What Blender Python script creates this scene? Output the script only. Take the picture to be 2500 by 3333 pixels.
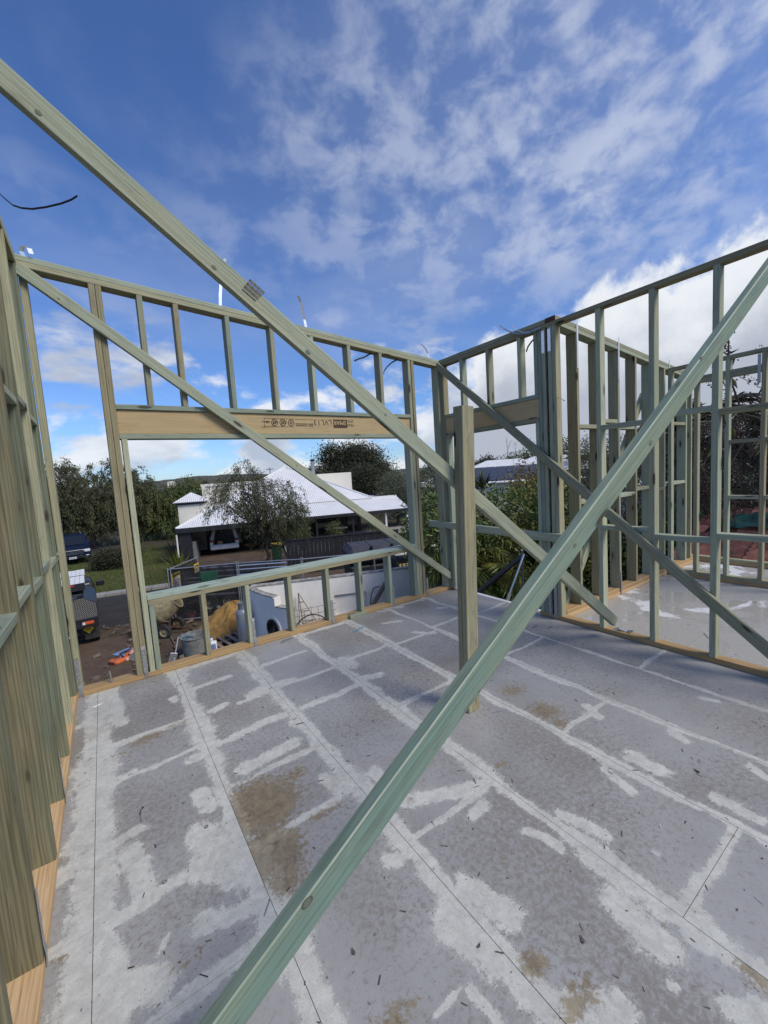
import bpy, math, random
import numpy as np
from mathutils import Vector, Matrix, Euler

for o in list(bpy.data.objects):
    bpy.data.objects.remove(o)
scene = bpy.context.scene
COL = scene.collection
R = math.radians
random.seed(7)
rng = np.random.default_rng(11)

# ------------------------------------------------------------------ camera
CAM = Vector((0.351, -4.223, 1.713))
FPX, CX, CY = 1327.6, 1250.0, 1666.5          # focal length in pixels of the 2500 px wide photograph
YAW, PITCH, ROLL = R(34.384), R(-5.378), R(-3.718)
_f = Vector((math.sin(YAW) * math.cos(PITCH), math.cos(YAW) * math.cos(PITCH), math.sin(PITCH)))
_r0 = Vector((math.cos(YAW), -math.sin(YAW), 0))
_u0 = _r0.cross(_f)
_r = math.cos(ROLL) * _r0 + math.sin(ROLL) * _u0
_u = -math.sin(ROLL) * _r0 + math.cos(ROLL) * _u0
cam_d = bpy.data.cameras.new('camera')
cam_d.sensor_fit = 'HORIZONTAL'
cam_d.sensor_width = 36.0
cam_d.lens = 36.0 * FPX / 2500.0
cam_d.clip_start = 0.02
cam_d.clip_end = 20000
cam = bpy.data.objects.new('camera', cam_d)
COL.objects.link(cam)
cam.matrix_world = Matrix(((_r.x, _u.x, -_f.x, CAM.x), (_r.y, _u.y, -_f.y, CAM.y), (_r.z, _u.z, -_f.z, CAM.z), (0, 0, 0, 1)))
scene.camera = cam

# ------------------------------------------------------------------ node helper
class NT:
    def __init__(s, tree):
        s.t = tree
        s.t.nodes.clear()
    def n(s, typ, ins=None, **props):
        nd = s.t.nodes.new(typ)
        for k, v in props.items():
            setattr(nd, k, v)
        if ins:
            for k, v in ins.items():
                s.put(nd.inputs[k], v)
        return nd
    def put(s, sock, v):
        if isinstance(v, bpy.types.NodeSocket):
            s.t.links.new(v, sock)
        else:
            if hasattr(sock, 'default_value'):
                if sock.type == 'RGBA' and len(v) == 3:
                    v = (*v, 1)
                sock.default_value = v
    def m(s, op, a, b=None, c=None, clamp=False):
        nd = s.t.nodes.new('ShaderNodeMath')
        nd.operation = op
        nd.use_clamp = clamp
        for i, v in enumerate((a, b, c)):
            if v is not None:
                s.put(nd.inputs[i], v)
        return nd.outputs[0]
    def vm(s, op, a, b=None, scale=None):
        nd = s.t.nodes.new('ShaderNodeVectorMath')
        nd.operation = op
        s.put(nd.inputs[0], a)
        if b is not None:
            s.put(nd.inputs[1], b)
        if scale is not None:
            s.put(nd.inputs['Scale'], scale)
        return nd.outputs['Value'] if op in ('DOT_PRODUCT', 'LENGTH', 'DISTANCE') else nd.outputs[0]
    def mix(s, f, a, b, blend='MIX'):
        nd = s.t.nodes.new('ShaderNodeMix')
        nd.data_type = 'RGBA'
        nd.blend_type = blend
        nd.clamp_factor = True
        s.put(nd.inputs[0], f)
        s.put(nd.inputs[6], a)
        s.put(nd.inputs[7], b)
        return nd.outputs[2]
    def ramp(s, v, lo, hi, smooth=True):
        nd = s.t.nodes.new('ShaderNodeMapRange')
        nd.interpolation_type = 'SMOOTHSTEP' if smooth else 'LINEAR'
        s.put(nd.inputs[0], v)
        s.put(nd.inputs[1], lo)
        s.put(nd.inputs[2], hi)
        return nd.outputs[0]
    def noise(s, vec, scale, detail=4, rough=0.55, dist=0.0, col=False):
        nd = s.t.nodes.new('ShaderNodeTexNoise')
        s.put(nd.inputs['Vector'], vec)
        s.put(nd.inputs['Scale'], scale)
        nd.inputs['Detail'].default_value = detail
        nd.inputs['Roughness'].default_value = rough
        nd.inputs['Distortion'].default_value = dist
        return nd.outputs[1 if col else 0]

# ------------------------------------------------------------------ light
SUN_AZ, SUN_EL = R(152), R(46)                 # azimuth clockwise from +Y
world = bpy.data.worlds.new('World')
scene.world = world
world.use_nodes = True
w = NT(world.node_tree)
sky = w.n('ShaderNodeTexSky', sky_type='NISHITA')
sky.sun_disc = False
sky.sun_elevation = SUN_EL
sky.sun_rotation = SUN_AZ
sky.altitude = 30
sky.air_density = 1.0
sky.dust_density = 0.35
sky.ozone_density = 3.2
tc = w.n('ShaderNodeTexCoord').outputs['Generated']
d = w.vm('NORMALIZE', tc)
sx = w.n('ShaderNodeSeparateXYZ', {0: d})
dx, dy, dz = sx.outputs[0], sx.outputs[1], sx.outputs[2]
zc = w.m('MAXIMUM', dz, 0.0)
# high broken cloud sheet, seen in plan
k = w.m('DIVIDE', 1.0, w.m('ADD', zc, 0.22))
plan = w.n('ShaderNodeCombineXYZ', {0: w.m('MULTIPLY', dx, k), 1: w.m('MULTIPLY', dy, k), 2: 0.0}).outputs[0]
up_r = (_r * ((2000 - CX) / FPX) - _u * ((330 - CY) / FPX) + _f).normalized()
rip = w.noise(w.vm('ADD', w.vm('MULTIPLY', d, (1.0, 1.0, 1.5)), (3.1, 7.7, 0.0)), 12.0, 5, 0.56, 0.2)
big = w.noise(w.vm('ADD', plan, (1.35, 2.2, 4.0)), 1.25, 4, 0.55, 0.3)
bias = w.ramp(w.vm('DOT_PRODUCT', d, tuple(up_r)), 0.74, 0.97)
sheet_m = w.m('ADD', w.m('MULTIPLY', bias, 0.62), w.m('MULTIPLY', w.m('SUBTRACT', big, 0.46), 1.9), clamp=True)
hi = w.m('MULTIPLY', sheet_m, w.m('ADD', 0.16, w.m('MULTIPLY', w.ramp(rip, 0.36, 0.66), 0.72)))
veil = w.ramp(w.noise(w.vm('ADD', plan, (5.0, 1.2, 2.0)), 0.9, 4, 0.55, 0.6), 0.40, 0.75)
hi = w.m('MAXIMUM', hi, w.m('MULTIPLY', veil, 0.34))
hi = w.m('MULTIPLY', hi, w.ramp(dz, 0.12, 0.45))
hi = w.m('MULTIPLY', hi, 0.80)
# cumulus belt towards the horizon
belt_v = w.n('ShaderNodeCombineXYZ', {0: dx, 1: dy, 2: w.m('MULTIPLY', dz, 2.1)}).outputs[0]
cu = w.noise(w.vm('ADD', belt_v, (0.37, 1.9, 5.2)), 4.1, 7, 0.56, 0.15)
cov = w.ramp(dz, 0.02, 0.33)
cu_a = w.ramp(w.m('SUBTRACT', cu, w.m('MULTIPLY', cov, 0.10)), 0.425, 0.535)
cu_a = w.m('MULTIPLY', cu_a, w.ramp(dz, 0.40, 0.24))
cu_a = w.m('MULTIPLY', cu_a, 0.92)
cu_sh = w.noise(w.vm('ADD', belt_v, (0.37, 1.9, 5.32)), 4.1, 6, 0.5, 0.15)
# one large bank of cloud standing to the right, its upper edge climbing away from the corner of the room
def _ray(x, y): return (_r * ((x - CX) / FPX) - _u * ((y - CY) / FPX) + _f).normalized()
bn1 = _ray(2500, 690).cross(_ray(1600, 1120)).normalized()
if bn1.dot(_ray(2200, 1250)) < 0: bn1 = -bn1
bn2 = Vector((math.cos(R(47)), -math.sin(R(47)), 0))
edge = w.noise(w.vm('ADD', d, (2.0, 0.3, 1.0)), 7.0, 7, 0.60, 0.15)
f1 = w.vm('DOT_PRODUCT', d, tuple(bn1)); f2 = w.vm('DOT_PRODUCT', d, tuple(bn2))
bank_f = w.m('ADD', w.m('MINIMUM', f1, f2), w.m('MULTIPLY', w.m('SUBTRACT', edge, 0.5), 0.24))
bank_a = w.m('MULTIPLY', w.ramp(bank_f, -0.005, 0.035), 0.97)
bank_core = w.ramp(w.m('ADD', f1, w.m('MULTIPLY', w.m('SUBTRACT', edge, 0.5), 0.30)), 0.03, 0.20)
# colours
cw = w.n('ShaderNodeRGB'); cw.outputs[0].default_value = (8.3, 8.6, 9.0, 1)
cg = w.n('ShaderNodeRGB'); cg.outputs[0].default_value = (4.5, 5.0, 6.1, 1)
ch_ = w.n('ShaderNodeRGB'); ch_.outputs[0].default_value = (6.3, 6.8, 8.0, 1)
skyc = w.mix(1.0, sky.outputs[0], (0.78, 1.02, 1.45, 1), 'MULTIPLY')
c1 = w.mix(hi, skyc, ch_.outputs[0])
cu_c = w.mix(w.ramp(cu_sh, 0.62, 0.42), cg.outputs[0], cw.outputs[0])
c2 = w.mix(cu_a, c1, cu_c)
bank_col = w.mix(w.m('MULTIPLY', bank_core, 0.92), cw.outputs[0], (4.0, 4.4, 5.3, 1))
c3 = w.mix(bank_a, c2, bank_col)
bg = w.n('ShaderNodeBackground', {0: c3, 1: 0.088})
wo = w.n('ShaderNodeOutputWorld', {0: bg.outputs[0]})

sun_d = bpy.data.lights.new('sun', 'SUN')
sun_d.energy = 2.6
sun_d.angle = R(22)
sun_d.color = (1.0, 0.93, 0.82)
sun = bpy.data.objects.new('sun', sun_d)
COL.objects.link(sun)
sd = Vector((math.sin(SUN_AZ) * math.cos(SUN_EL), math.cos(SUN_AZ) * math.cos(SUN_EL), math.sin(SUN_EL)))
sun.rotation_euler = sd.to_track_quat('Z', 'Y').to_euler()
sun.location = sd * 60

vs = scene.view_settings
vs.view_transform = 'Standard'
vs.look = 'None'
vs.exposure = 0.25
vs.gamma = 1.0
vs.use_curve_mapping = False
scene.cycles.max_bounces = 6
scene.cycles.diffuse_bounces = 3
scene.cycles.glossy_bounces = 3
scene.cycles.transmission_bounces = 3
scene.cycles.transparent_max_bounces = 8

# ------------------------------------------------------------------ pixel helpers (directions only; distance from what a thing touches)
def ray(x, y):
    return _r * ((x - CX) / FPX) - _u * ((y - CY) / FPX) + _f
def on_z(x, y, z):
    d_ = ray(x, y); return CAM + d_ * ((z - CAM.z) / d_.z)
def on_y(x, y, v):
    d_ = ray(x, y); return CAM + d_ * ((v - CAM.y) / d_.y)
def on_x(x, y, v):
    d_ = ray(x, y); return CAM + d_ * ((v - CAM.x) / d_.x)
GZ = -2.9                                        # garden level below the upper floor

# ------------------------------------------------------------------ object helpers
def tag(o, label=None, cat=None, group=None, kind=None):
    if label: o['label'] = label
    if cat: o['category'] = cat
    if group: o['group'] = group
    if kind: o['kind'] = kind
    return o
def link(o, parent=None):
    COL.objects.link(o)
    if parent is not None:
        o.parent = parent
        o.matrix_parent_inverse = WM[parent.name].inverted()
    return o
WM = {}
def empty(name, loc=(0, 0, 0), label=None, cat=None, group=None, kind=None):
    o = bpy.data.objects.new(name, None)
    o.empty_display_size = 0.1
    COL.objects.link(o)
    o.location = loc
    WM[o.name] = Matrix.Translation(Vector(loc))
    return tag(o, label, cat, group, kind)
def mobj(name, me, mat=None, parent=None, matrix=None):
    o = bpy.data.objects.new(name, me)
    if mat is not None and not me.materials:
        me.materials.append(mat)
    link(o, parent)
    if matrix is not None:
        if parent is None:
            o.matrix_world = matrix
        else:
            o.matrix_basis = matrix
    WM[o.name] = matrix.copy() if matrix is not None else Matrix.Identity(4)
    return o

class MB:
    """collects faces of one mesh"""
    def __init__(s):
        s.v = []; s.f = []
    def add(s, vs_, fs):
        b = len(s.v)
        s.v += [tuple(q) for q in vs_]
        s.f += [tuple(i + b for i in q) for q in fs]
        return s
    def box(s, x0, x1, y0, y1, z0, z1, M=None):
        vs_ = [Vector((x, y, z)) for z in (z0, z1) for y in (y0, y1) for x in (x0, x1)]
        if M is not None:
            vs_ = [M @ q for q in vs_]
        return s.add(vs_, [(0, 2, 3, 1), (4, 5, 7, 6), (0, 1, 5, 4), (2, 6, 7, 3), (0, 4, 6, 2), (1, 3, 7, 5)])
    def cbox(s, x0, x1, y0, y1, z0, z1, c=0.01, M=None):
        """box with chamfered long edges in every direction (26-sided)"""
        xs, ys, zs = (x0, x1), (y0, y1), (z0, z1)
        idx = {}; vs_ = []
        for i in (0, 1):
            for j in (0, 1):
                for k_ in (0, 1):
                    sxx, syy, szz = (1, -1)[i], (1, -1)[j], (1, -1)[k_]
                    for a in range(3):
                        q = [xs[i] + sxx * c, ys[j] + syy * c, zs[k_] + szz * c]
                        q[a] = (xs[i], ys[j], zs[k_])[a]
                        idx[(i, j, k_, a)] = len(vs_); vs_.append(Vector(q))
        fs = []
        for a in range(3):
            b, c2_ = (a + 1) % 3, (a + 2) % 3
            for e in (0, 1):
                def key(u_, v_):
                    t = [0, 0, 0]; t[a] = e; t[b] = u_; t[c2_] = v_
                    return idx[(*t, a)]
                q = [key(0, 0), key(1, 0), key(1, 1), key(0, 1)]
                fs.append(q if e else q[::-1])
        for a in range(3):
            b, c2_ = (a + 1) % 3, (a + 2) % 3
            for u_ in (0, 1):
                for v_ in (0, 1):
                    def k2(e, ax):
                        t = [0, 0, 0]; t[a] = e; t[b] = u_; t[c2_] = v_
                        return idx[(*t, ax)]
                    q = [k2(0, b), k2(1, b), k2(1, c2_), k2(0, c2_)]
                    fs.append(q if (u_ == v_) else q[::-1])
        for i in (0, 1):
            for j in (0, 1):
                for k_ in (0, 1):
                    q = [idx[(i, j, k_, a)] for a in range(3)]
                    fs.append(q if (i + j + k_) % 2 == 1 else q[::-1])
        if M is not None:
            vs_ = [M @ q for q in vs_]
        return s.add(vs_, fs)
    def tube(s, pts, radii, n=8, cap=True):
        pts = [Vector(q) for q in pts]
        if not hasattr(radii, '__len__'):
            radii = [radii] * len(pts)
        up = None; rings = []
        for i, q in enumerate(pts):
            t = (pts[min(i + 1, len(pts) - 1)] - pts[max(i - 1, 0)])
            t = t.normalized() if t.length > 1e-9 else Vector((0, 0, 1))
            if up is None:
                up = Vector((0, 0, 1)) if abs(t.z) < 0.9 else Vector((1, 0, 0))
            a = t.cross(up)
            a = a.normalized() if a.length > 1e-6 else t.orthogonal().normalized()
            b = a.cross(t); up = b
            rings.append([q + (a * math.cos(2 * math.pi * j / n) + b * math.sin(2 * math.pi * j / n)) * radii[i] for j in range(n)])
        vs_ = [q for r_ in rings for q in r_]
        fs = []
        for i in range(len(pts) - 1):
            for j in range(n):
                j2 = (j + 1) % n
                fs.append((i * n + j, i * n + j2, (i + 1) * n + j2, (i + 1) * n + j))
        if cap:
            fs.append(tuple(range(n))[::-1])
            fs.append(tuple((len(pts) - 1) * n + j for j in range(n)))
        return s.add(vs_, fs)
    def lathe(s, prof, n=20, M=None, close=False):
        """prof: list of (r, z)"""
        vs_ = []
        for (r_, z) in prof:
            for j in range(n):
                a = 2 * math.pi * j / n
                vs_.append(Vector((r_ * math.cos(a), r_ * math.sin(a), z)))
        if M is not None:
            vs_ = [M @ q for q in vs_]
        fs = []
        m_ = len(prof)
        for i in range(m_ - 1 + (1 if close else 0)):
            i2 = (i + 1) % m_
            for j in range(n):
                j2 = (j + 1) % n
                fs.append((i * n + j, i * n + j2, i2 * n + j2, i2 * n + j))
        if not close:
            if prof[0][0] > 1e-5: fs.append(tuple(range(n))[::-1])
            if prof[-1][0] > 1e-5: fs.append(tuple((m_ - 1) * n + j for j in range(n)))
        return s.add(vs_, fs)
    def prism(s, poly, d_, M=None):
        """poly in 3-D, extruded by vector d_"""
        poly = [Vector(q) for q in poly]; d_ = Vector(d_)
        n = len(poly)
        vs_ = poly + [q + d_ for q in poly]
        if M is not None:
            vs_ = [M @ q for q in vs_]
        fs = [tuple(range(n))[::-1], tuple(range(n, 2 * n))]
        for i in range(n):
            j = (i + 1) % n
            fs.append((i, j, n + j, n + i))
        return s.add(vs_, fs)
    def ribbon(s, pts, side, w_, t=0.0012):
        """thin flat strip along pts; side = direction of its width"""
        pts = [Vector(q) for q in pts]
        sd_ = Vector(side).normalized()
        vs_ = []
        for i, q in enumerate(pts):
            tg = (pts[min(i + 1, len(pts) - 1)] - pts[max(i - 1, 0)]).normalized()
            nrm = tg.cross(sd_)
            nrm = nrm.normalized() if nrm.length > 1e-6 else Vector((0, 1, 0))
            for a, b in ((-1, -1), (1, -1), (1, 1), (-1, 1)):
                vs_.append(q + sd_ * (a * w_ / 2) + nrm * (b * t / 2))
        fs = [(3, 2, 1, 0)]
        for i in range(len(pts) - 1):
            for j in range(4):
                j2 = (j + 1) % 4
                fs.append((i * 4 + j, i * 4 + j2, i * 4 + 4 + j2, i * 4 + 4 + j))
        e = (len(pts) - 1) * 4
        fs.append((e, e + 1, e + 2, e + 3))
        return s.add(vs_, fs)
    def mesh(s, name, smooth=None):
        me = bpy.data.meshes.new(name)
        me.from_pydata(s.v, [], s.f)
        if smooth is not None:
            me.shade_smooth()
            me.set_sharp_from_angle(angle=R(smooth))
        me.update()
        return me
    def build(s, name, mat, parent=None, smooth=None, matrix=None):
        return mobj(name, s.mesh(name, smooth), mat, parent, matrix)

def np_mesh(name, verts, faces, mat=None):
    verts = np.asarray(verts, dtype=np.float32); faces = np.asarray(faces, dtype=np.int32)
    me = bpy.data.meshes.new(name)
    nv, nf, kk = len(verts), len(faces), faces.shape[1]
    me.vertices.add(nv); me.vertices.foreach_set('co', verts.ravel())
    me.loops.add(nf * kk); me.loops.foreach_set('vertex_index', faces.ravel())
    me.polygons.add(nf)
    me.polygons.foreach_set('loop_start', np.arange(0, nf * kk, kk, dtype=np.int32))
    me.update(calc_edges=True); me.validate()
    me.shade_flat()
    if mat is not None: me.materials.append(mat)
    return me

def frame(p0, p1, side):
    """matrix with X along p0->p1 and Z nearest to side"""
    p0, p1 = Vector(p0), Vector(p1)
    x = (p1 - p0).normalized()
    z = Vector(side); z = (z - x * z.dot(x)).normalized()
    y = z.cross(x)
    M = Matrix((( x.x, y.x, z.x, p0.x), (x.y, y.y, z.y, p0.y), (x.z, y.z, z.z, p0.z), (0, 0, 0, 1)))
    return M, (p1 - p0).length
TCACHE = {}
def timber(name, p0, p1, wz, ty, side, mat, parent=None, c=0.003, cut0=0.0, cut1=0.0, arris=None):
    """a sawn board: centre line p0-p1, width wz towards side, thickness ty; cut0/1 = slanted ends"""
    M, L = frame(p0, p1, side)
    key = (round(L, 3), wz, ty, mat.name, cut0, cut1)
    me = TCACHE.get(key)
    if me is None:
        hw, ht = wz / 2, ty / 2
        sec = [(-ht + c, -hw), (ht - c, -hw), (ht, -hw + c), (ht, hw - c), (ht - c, hw), (-ht + c, hw), (-ht, hw - c), (-ht, -hw + c)]
        vs_ = [(0 + cut0 * z / hw, y, z) for y, z in sec] + [(L + cut1 * z / hw, y, z) for y, z in sec]
        fs = [tuple(range(8))[::-1], tuple(range(8, 16))] + [(i, (i + 1) % 8, 8 + (i + 1) % 8, 8 + i) for i in range(8)]
        mb = MB().add(vs_, fs)
        me = mb.mesh(name); me.materials.append(mat)
        if arris is not None:
            me.materials.append(arris)
            for i in (1, 3, 5, 7): me.polygons[2 + i].material_index = 1
        TCACHE[key] = me
    return mobj(name, me, mat, parent, M)

# ------------------------------------------------------------------ materials
MATS = {}
def newmat(name):
    m = bpy.data.materials.new(name)
    m.use_nodes = True
    MATS[name] = m
    return m, NT(m.node_tree)
def finish(t, col, rough=0.7, metal=0.0, bump=None, bstr=0.3, bdist=0.002, spec=0.5, extra=None):
    p = t.n('ShaderNodeBsdfPrincipled', {'Base Color': col, 'Roughness': rough, 'Metallic': metal, 'Specular IOR Level': spec})
    if extra:
        for k_, v in extra.items():
            t.put(p.inputs[k_], v)
    if bump is not None:
        b = t.n('ShaderNodeBump', {'Height': bump, 'Strength': bstr, 'Distance': bdist})
        t.put(p.inputs['Normal'], b.outputs[0])
    t.n('ShaderNodeOutputMaterial', {0: p.outputs[0]})
    return p
def objvec(t, amount=40.0):
    co = t.n('ShaderNodeTexCoord').outputs['Object']
    rnd = t.n('ShaderNodeObjectInfo').outputs['Random']
    off = t.n('ShaderNodeCombineXYZ', {0: t.m('MULTIPLY', rnd, amount), 1: t.m('MULTIPLY', rnd, amount * 0.37), 2: t.m('MULTIPLY', rnd, amount * 0.71)}).outputs[0]
    return co, t.vm('ADD', co, off), rnd
def posvec(t):
    return t.n('ShaderNodeNewGeometry').outputs['Position']
def scl(t, v, s):
    return t.vm('MULTIPLY', v, s)

def wood(name, cols, knots=0.5, grain=1.0, rough=0.72, dirt=0.42, stripe=0.26, kcol=(0.045, 0.032, 0.02)):
    """cols: (base, second tint, dark grain)"""
    m, t = newmat(name)
    co, v, rnd = objvec(t)
    big = t.noise(scl(t, v, (0.9, 5.0, 5.0)), 1.0, 4, 0.6, 0.4)
    tint = t.ramp(t.m('ADD', big, t.m('MULTIPLY', t.m('SUBTRACT', rnd, 0.5), 0.35)), 0.36, 0.64)
    fib = t.noise(scl(t, v, (2.2, 110, 110)), 1.0, 3, 0.6, 0.3)
    # growth rings: distance from a pith line outside the board, warped along the length
    warp = t.noise(scl(t, v, (0.8, 4.0, 4.0)), 1.0, 3, 0.5, 0.0, True)
    off = t.n('ShaderNodeCombineXYZ', {0: 0.0, 1: t.m('MULTIPLY', t.m('SUBTRACT', rnd, 0.5), 0.16), 2: 0.06}).outputs[0]
    rv = t.vm('ADD', t.vm('ADD', scl(t, co, (0.0, 1.0, 1.0)), off), scl(t, t.vm('SUBTRACT', warp, (0.5, 0.5, 0.5)), (0.0, 0.06, 0.06)))
    rl_ = t.vm('LENGTH', rv)
    ring = t.m('SINE', t.m('ADD', t.m('MULTIPLY', rl_, 430.0), t.m('MULTIPLY', t.m('SINE', t.m('MULTIPLY', rl_, 131.0)), 1.6)))
    ring = t.ramp(ring, -0.2, 1.0)
    vor = t.n('ShaderNodeTexVoronoi', {'Vector': scl(t, v, (2.1, 8.5, 8.5)), 'Scale': 1.0})
    vd = t.m('ADD', vor.outputs['Distance'], t.m('MULTIPLY', t.m('SUBTRACT', fib, 0.5), 0.10))
    kn = t.ramp(vd, 0.15, 0.09)
    halo = t.ramp(vd, 0.40, 0.12)
    c = t.mix(tint, cols[0], cols[1])
    c = t.mix(t.m('MULTIPLY', ring, stripe * grain), c, cols[2])
    c = t.mix(t.m('MULTIPLY', t.ramp(fib, 0.42, 0.75), 0.46 * grain), c, cols[2])
    c = t.mix(t.m('MULTIPLY', halo, 0.22 * knots), c, cols[2])
    c = t.mix(t.m('MULTIPLY', kn, knots), c, kcol)
    # long surface checks and site grime
    chk = t.noise(scl(t, v, (3.0, 160, 160)), 1.0, 1, 0.5, 1.2)
    c = t.mix(t.m('MULTIPLY', t.ramp(chk, 0.66, 0.74), 0.55), c, (0.05, 0.05, 0.04))
    gr = t.noise(scl(t, v, (4.0, 14.0, 14.0)), 1.0, 5, 0.68, 0.6)
    c = t.mix(t.m('MULTIPLY', t.ramp(gr, 0.50, 0.78), dirt), c, (0.11, 0.105, 0.085))
    br = t.m('ADD', 0.76, t.m('MULTIPLY', rnd, 0.46))
    c = t.mix(1.0, c, t.n('ShaderNodeCombineColor', {0: br, 1: br, 2: br}).outputs[0], 'MULTIPLY')
    h = t.m('ADD', t.m('MULTIPLY', fib, 0.6), t.m('SUBTRACT', t.m('MULTIPLY', ring, 0.5), t.m('MULTIPLY', t.ramp(chk, 0.66, 0.74), 1.2)))
    finish(t, c, rough, bump=h, bstr=0.35, bdist=0.0012, spec=0.3)
    return m
GREEN = wood('treated_pine_green', ((0.390, 0.377, 0.248), (0.328, 0.363, 0.262), (0.140, 0.152, 0.097)), 0.9)
TEAL = wood('treated_pine_teal', ((0.328, 0.377, 0.286), (0.390, 0.392, 0.262), (0.109, 0.162, 0.124)), 0.8)
TEALD = wood('treated_pine_dark_teal', ((0.185, 0.275, 0.220), (0.250, 0.300, 0.210), (0.075, 0.112, 0.090)), 0.9, 1.0, stripe=0.2)
MINT = wood('pale_mint_pine', ((0.430, 0.520, 0.440), (0.480, 0.540, 0.440), (0.22, 0.30, 0.24)), 0.5, 0.7)
OLIVE = wood('treated_pine_olive', ((0.385, 0.339, 0.202), (0.333, 0.328, 0.208), (0.140, 0.122, 0.070)), 1.0, 1.15)
BROWNSHADE = wood('treated_pine_brown_shaded', ((0.230, 0.200, 0.112), (0.165, 0.190, 0.125), (0.062, 0.056, 0.030)), 1.0, 1.4, dirt=0.5)  # brownish grimy pine, darkened to carry the shade of its sunless stud faces
PINE = wood('raw_pine', ((0.56, 0.375, 0.175), (0.50, 0.345, 0.185), (0.29, 0.155, 0.055)), 0.4, 1.2, dirt=0.32, stripe=0.3)
LVL = wood('laminated_veneer', ((0.60, 0.45, 0.24), (0.54, 0.395, 0.20), (0.38, 0.25, 0.12)), 0.9, 0.7, dirt=0.16, stripe=0.05, kcol=(0.14, 0.06, 0.025))
OLDWOOD = wood('weathered_timber', ((0.22, 0.185, 0.145), (0.17, 0.15, 0.125), (0.07, 0.055, 0.045)), 0.6, 1.4)
PALLETW = wood('pallet_timber', ((0.30, 0.225, 0.165), (0.24, 0.20, 0.16), (0.10, 0.075, 0.055)), 0.5, 1.2)

def plain(name, col, rough=0.6, metal=0.0, var=0.25, vscale=6.0, dirt=0.0, dcol=(0.08, 0.065, 0.05), bump=0.0, bscale=60.0, spec=0.5, obj=False):
    m, t = newmat(name)
    v = objvec(t)[1] if obj else posvec(t)
    n1 = t.noise(v, vscale, 6, 0.62, 0.3)
    lo = tuple(x * (1 - var) for x in col); hi_ = tuple(min(1, x * (1 + var)) for x in col)
    c = t.mix(t.ramp(n1, 0.3, 0.7), lo, hi_)
    rg = rough
    if dirt > 0:
        n2 = t.noise(v, vscale * 0.7, 8, 0.68, 0.8)
        f = t.m('MULTIPLY', t.ramp(n2, 0.46, 0.72), dirt)
        c = t.mix(f, c, dcol)
        rg = t.m('ADD', rough, t.m('MULTIPLY', f, max(0.0, 0.85 - rough)))
    h = t.noise(v, bscale, 5, 0.6) if bump > 0 else None
    finish(t, c, rg, metal, h, bump, 0.004, spec)
    return m
GALV = plain('galvanised_steel', (0.42, 0.43, 0.44), 0.42, 0.75, 0.3, 60, 0.35, (0.14, 0.13, 0.12))
BRIGHT = plain('bright_zinc', (0.80, 0.81, 0.82), 0.30, 0.85, 0.08, 40)
RUST = plain('rusty_steel', (0.085, 0.035, 0.020), 0.85, 0.1, 0.7, 22, 0.5, (0.02, 0.014, 0.011), 0.5, 80)
BLACK = plain('black_plastic', (0.014, 0.014, 0.015), 0.5, 0, 0.3, 8, 0.25)
RUBBER = plain('tyre_rubber', (0.022, 0.021, 0.02), 0.85, 0, 0.3, 14, 0.45, (0.12, 0.09, 0.06))
CHROME = plain('chrome_trim', (0.75, 0.76, 0.78), 0.16, 1.0, 0.05, 4)
WHITEP = plain('white_paint', (0.74, 0.73, 0.70), 0.5, 0, 0.06, 3, 0.2, (0.35, 0.32, 0.27))
RED = plain('red_paint', (0.42, 0.035, 0.025), 0.5, 0, 0.2, 6)
ORANGE = plain('orange_plastic', (0.55, 0.13, 0.035), 0.5, 0, 0.15, 9, 0.3, (0.22, 0.10, 0.05))
PINKM = plain('faded_red_plastic', (0.62, 0.30, 0.24), 0.6, 0, 0.2, 14, 0.3)
PINK = plain('pink_plastic', (0.60, 0.12, 0.20), 0.5, 0, 0.1, 7)
BLUE = plain('blue_plastic', (0.04, 0.15, 0.42), 0.5, 0, 0.15, 7)
LBLUE = plain('hose_blue', (0.07, 0.24, 0.36), 0.5, 0, 0.15, 9)
LIDY = plain('dull_yellow_lid', (0.40, 0.29, 0.03), 0.6)
YELLOW = plain('yellow_sign', (0.75, 0.52, 0.02), 0.5, 0, 0.05, 9)
WHITES = plain('white_sign', (0.72, 0.73, 0.75), 0.5, 0, 0.05, 9)
DGREEN = plain('dark_green_plastic', (0.012, 0.07, 0.035), 0.55, 0, 0.25, 5, 0.2)
INK = plain('black_ink', (0.045, 0.038, 0.032), 0.8, 0, 0.35, 120)
INKBR = plain('brown_ink', (0.07, 0.04, 0.022), 0.8, 0, 0.35, 90)

# rendered masonry
def render_mat(name, col, var=0.10, stain=0.35):
    m, t = newmat(name)
    v = posvec(t)
    n1 = t.noise(v, 1.4, 6, 0.6, 0.3)
    c = t.mix(t.ramp(n1, 0.3, 0.7), tuple(x * (1 - var) for x in col), col)
    n2 = t.noise(scl(t, v, (3.5, 3.5, 0.8)), 1.0, 8, 0.7, 0.4)
    c = t.mix(t.m('MULTIPLY', t.ramp(n2, 0.50, 0.80), stain), c, tuple(x * 0.45 for x in col))
    finish(t, c, 0.9, bump=t.noise(v, 45, 6, 0.65), bstr=0.35, bdist=0.006, spec=0.2)
    return m
WWALL = render_mat('rendered_white_wall', (0.84, 0.82, 0.76), 0.10, 0.32)
CREAM = render_mat('cream_wall', (0.74, 0.70, 0.60), 0.06, 0.10)
GREYW = render_mat('grey_wall', (0.20, 0.20, 0.20), 0.15, 0.3)
CAPM = plain('wall_cap_stain', (0.30, 0.285, 0.25), 0.95, 0, 0.55, 7, 0.7, (0.06, 0.055, 0.045), 0.6, 40)

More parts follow.
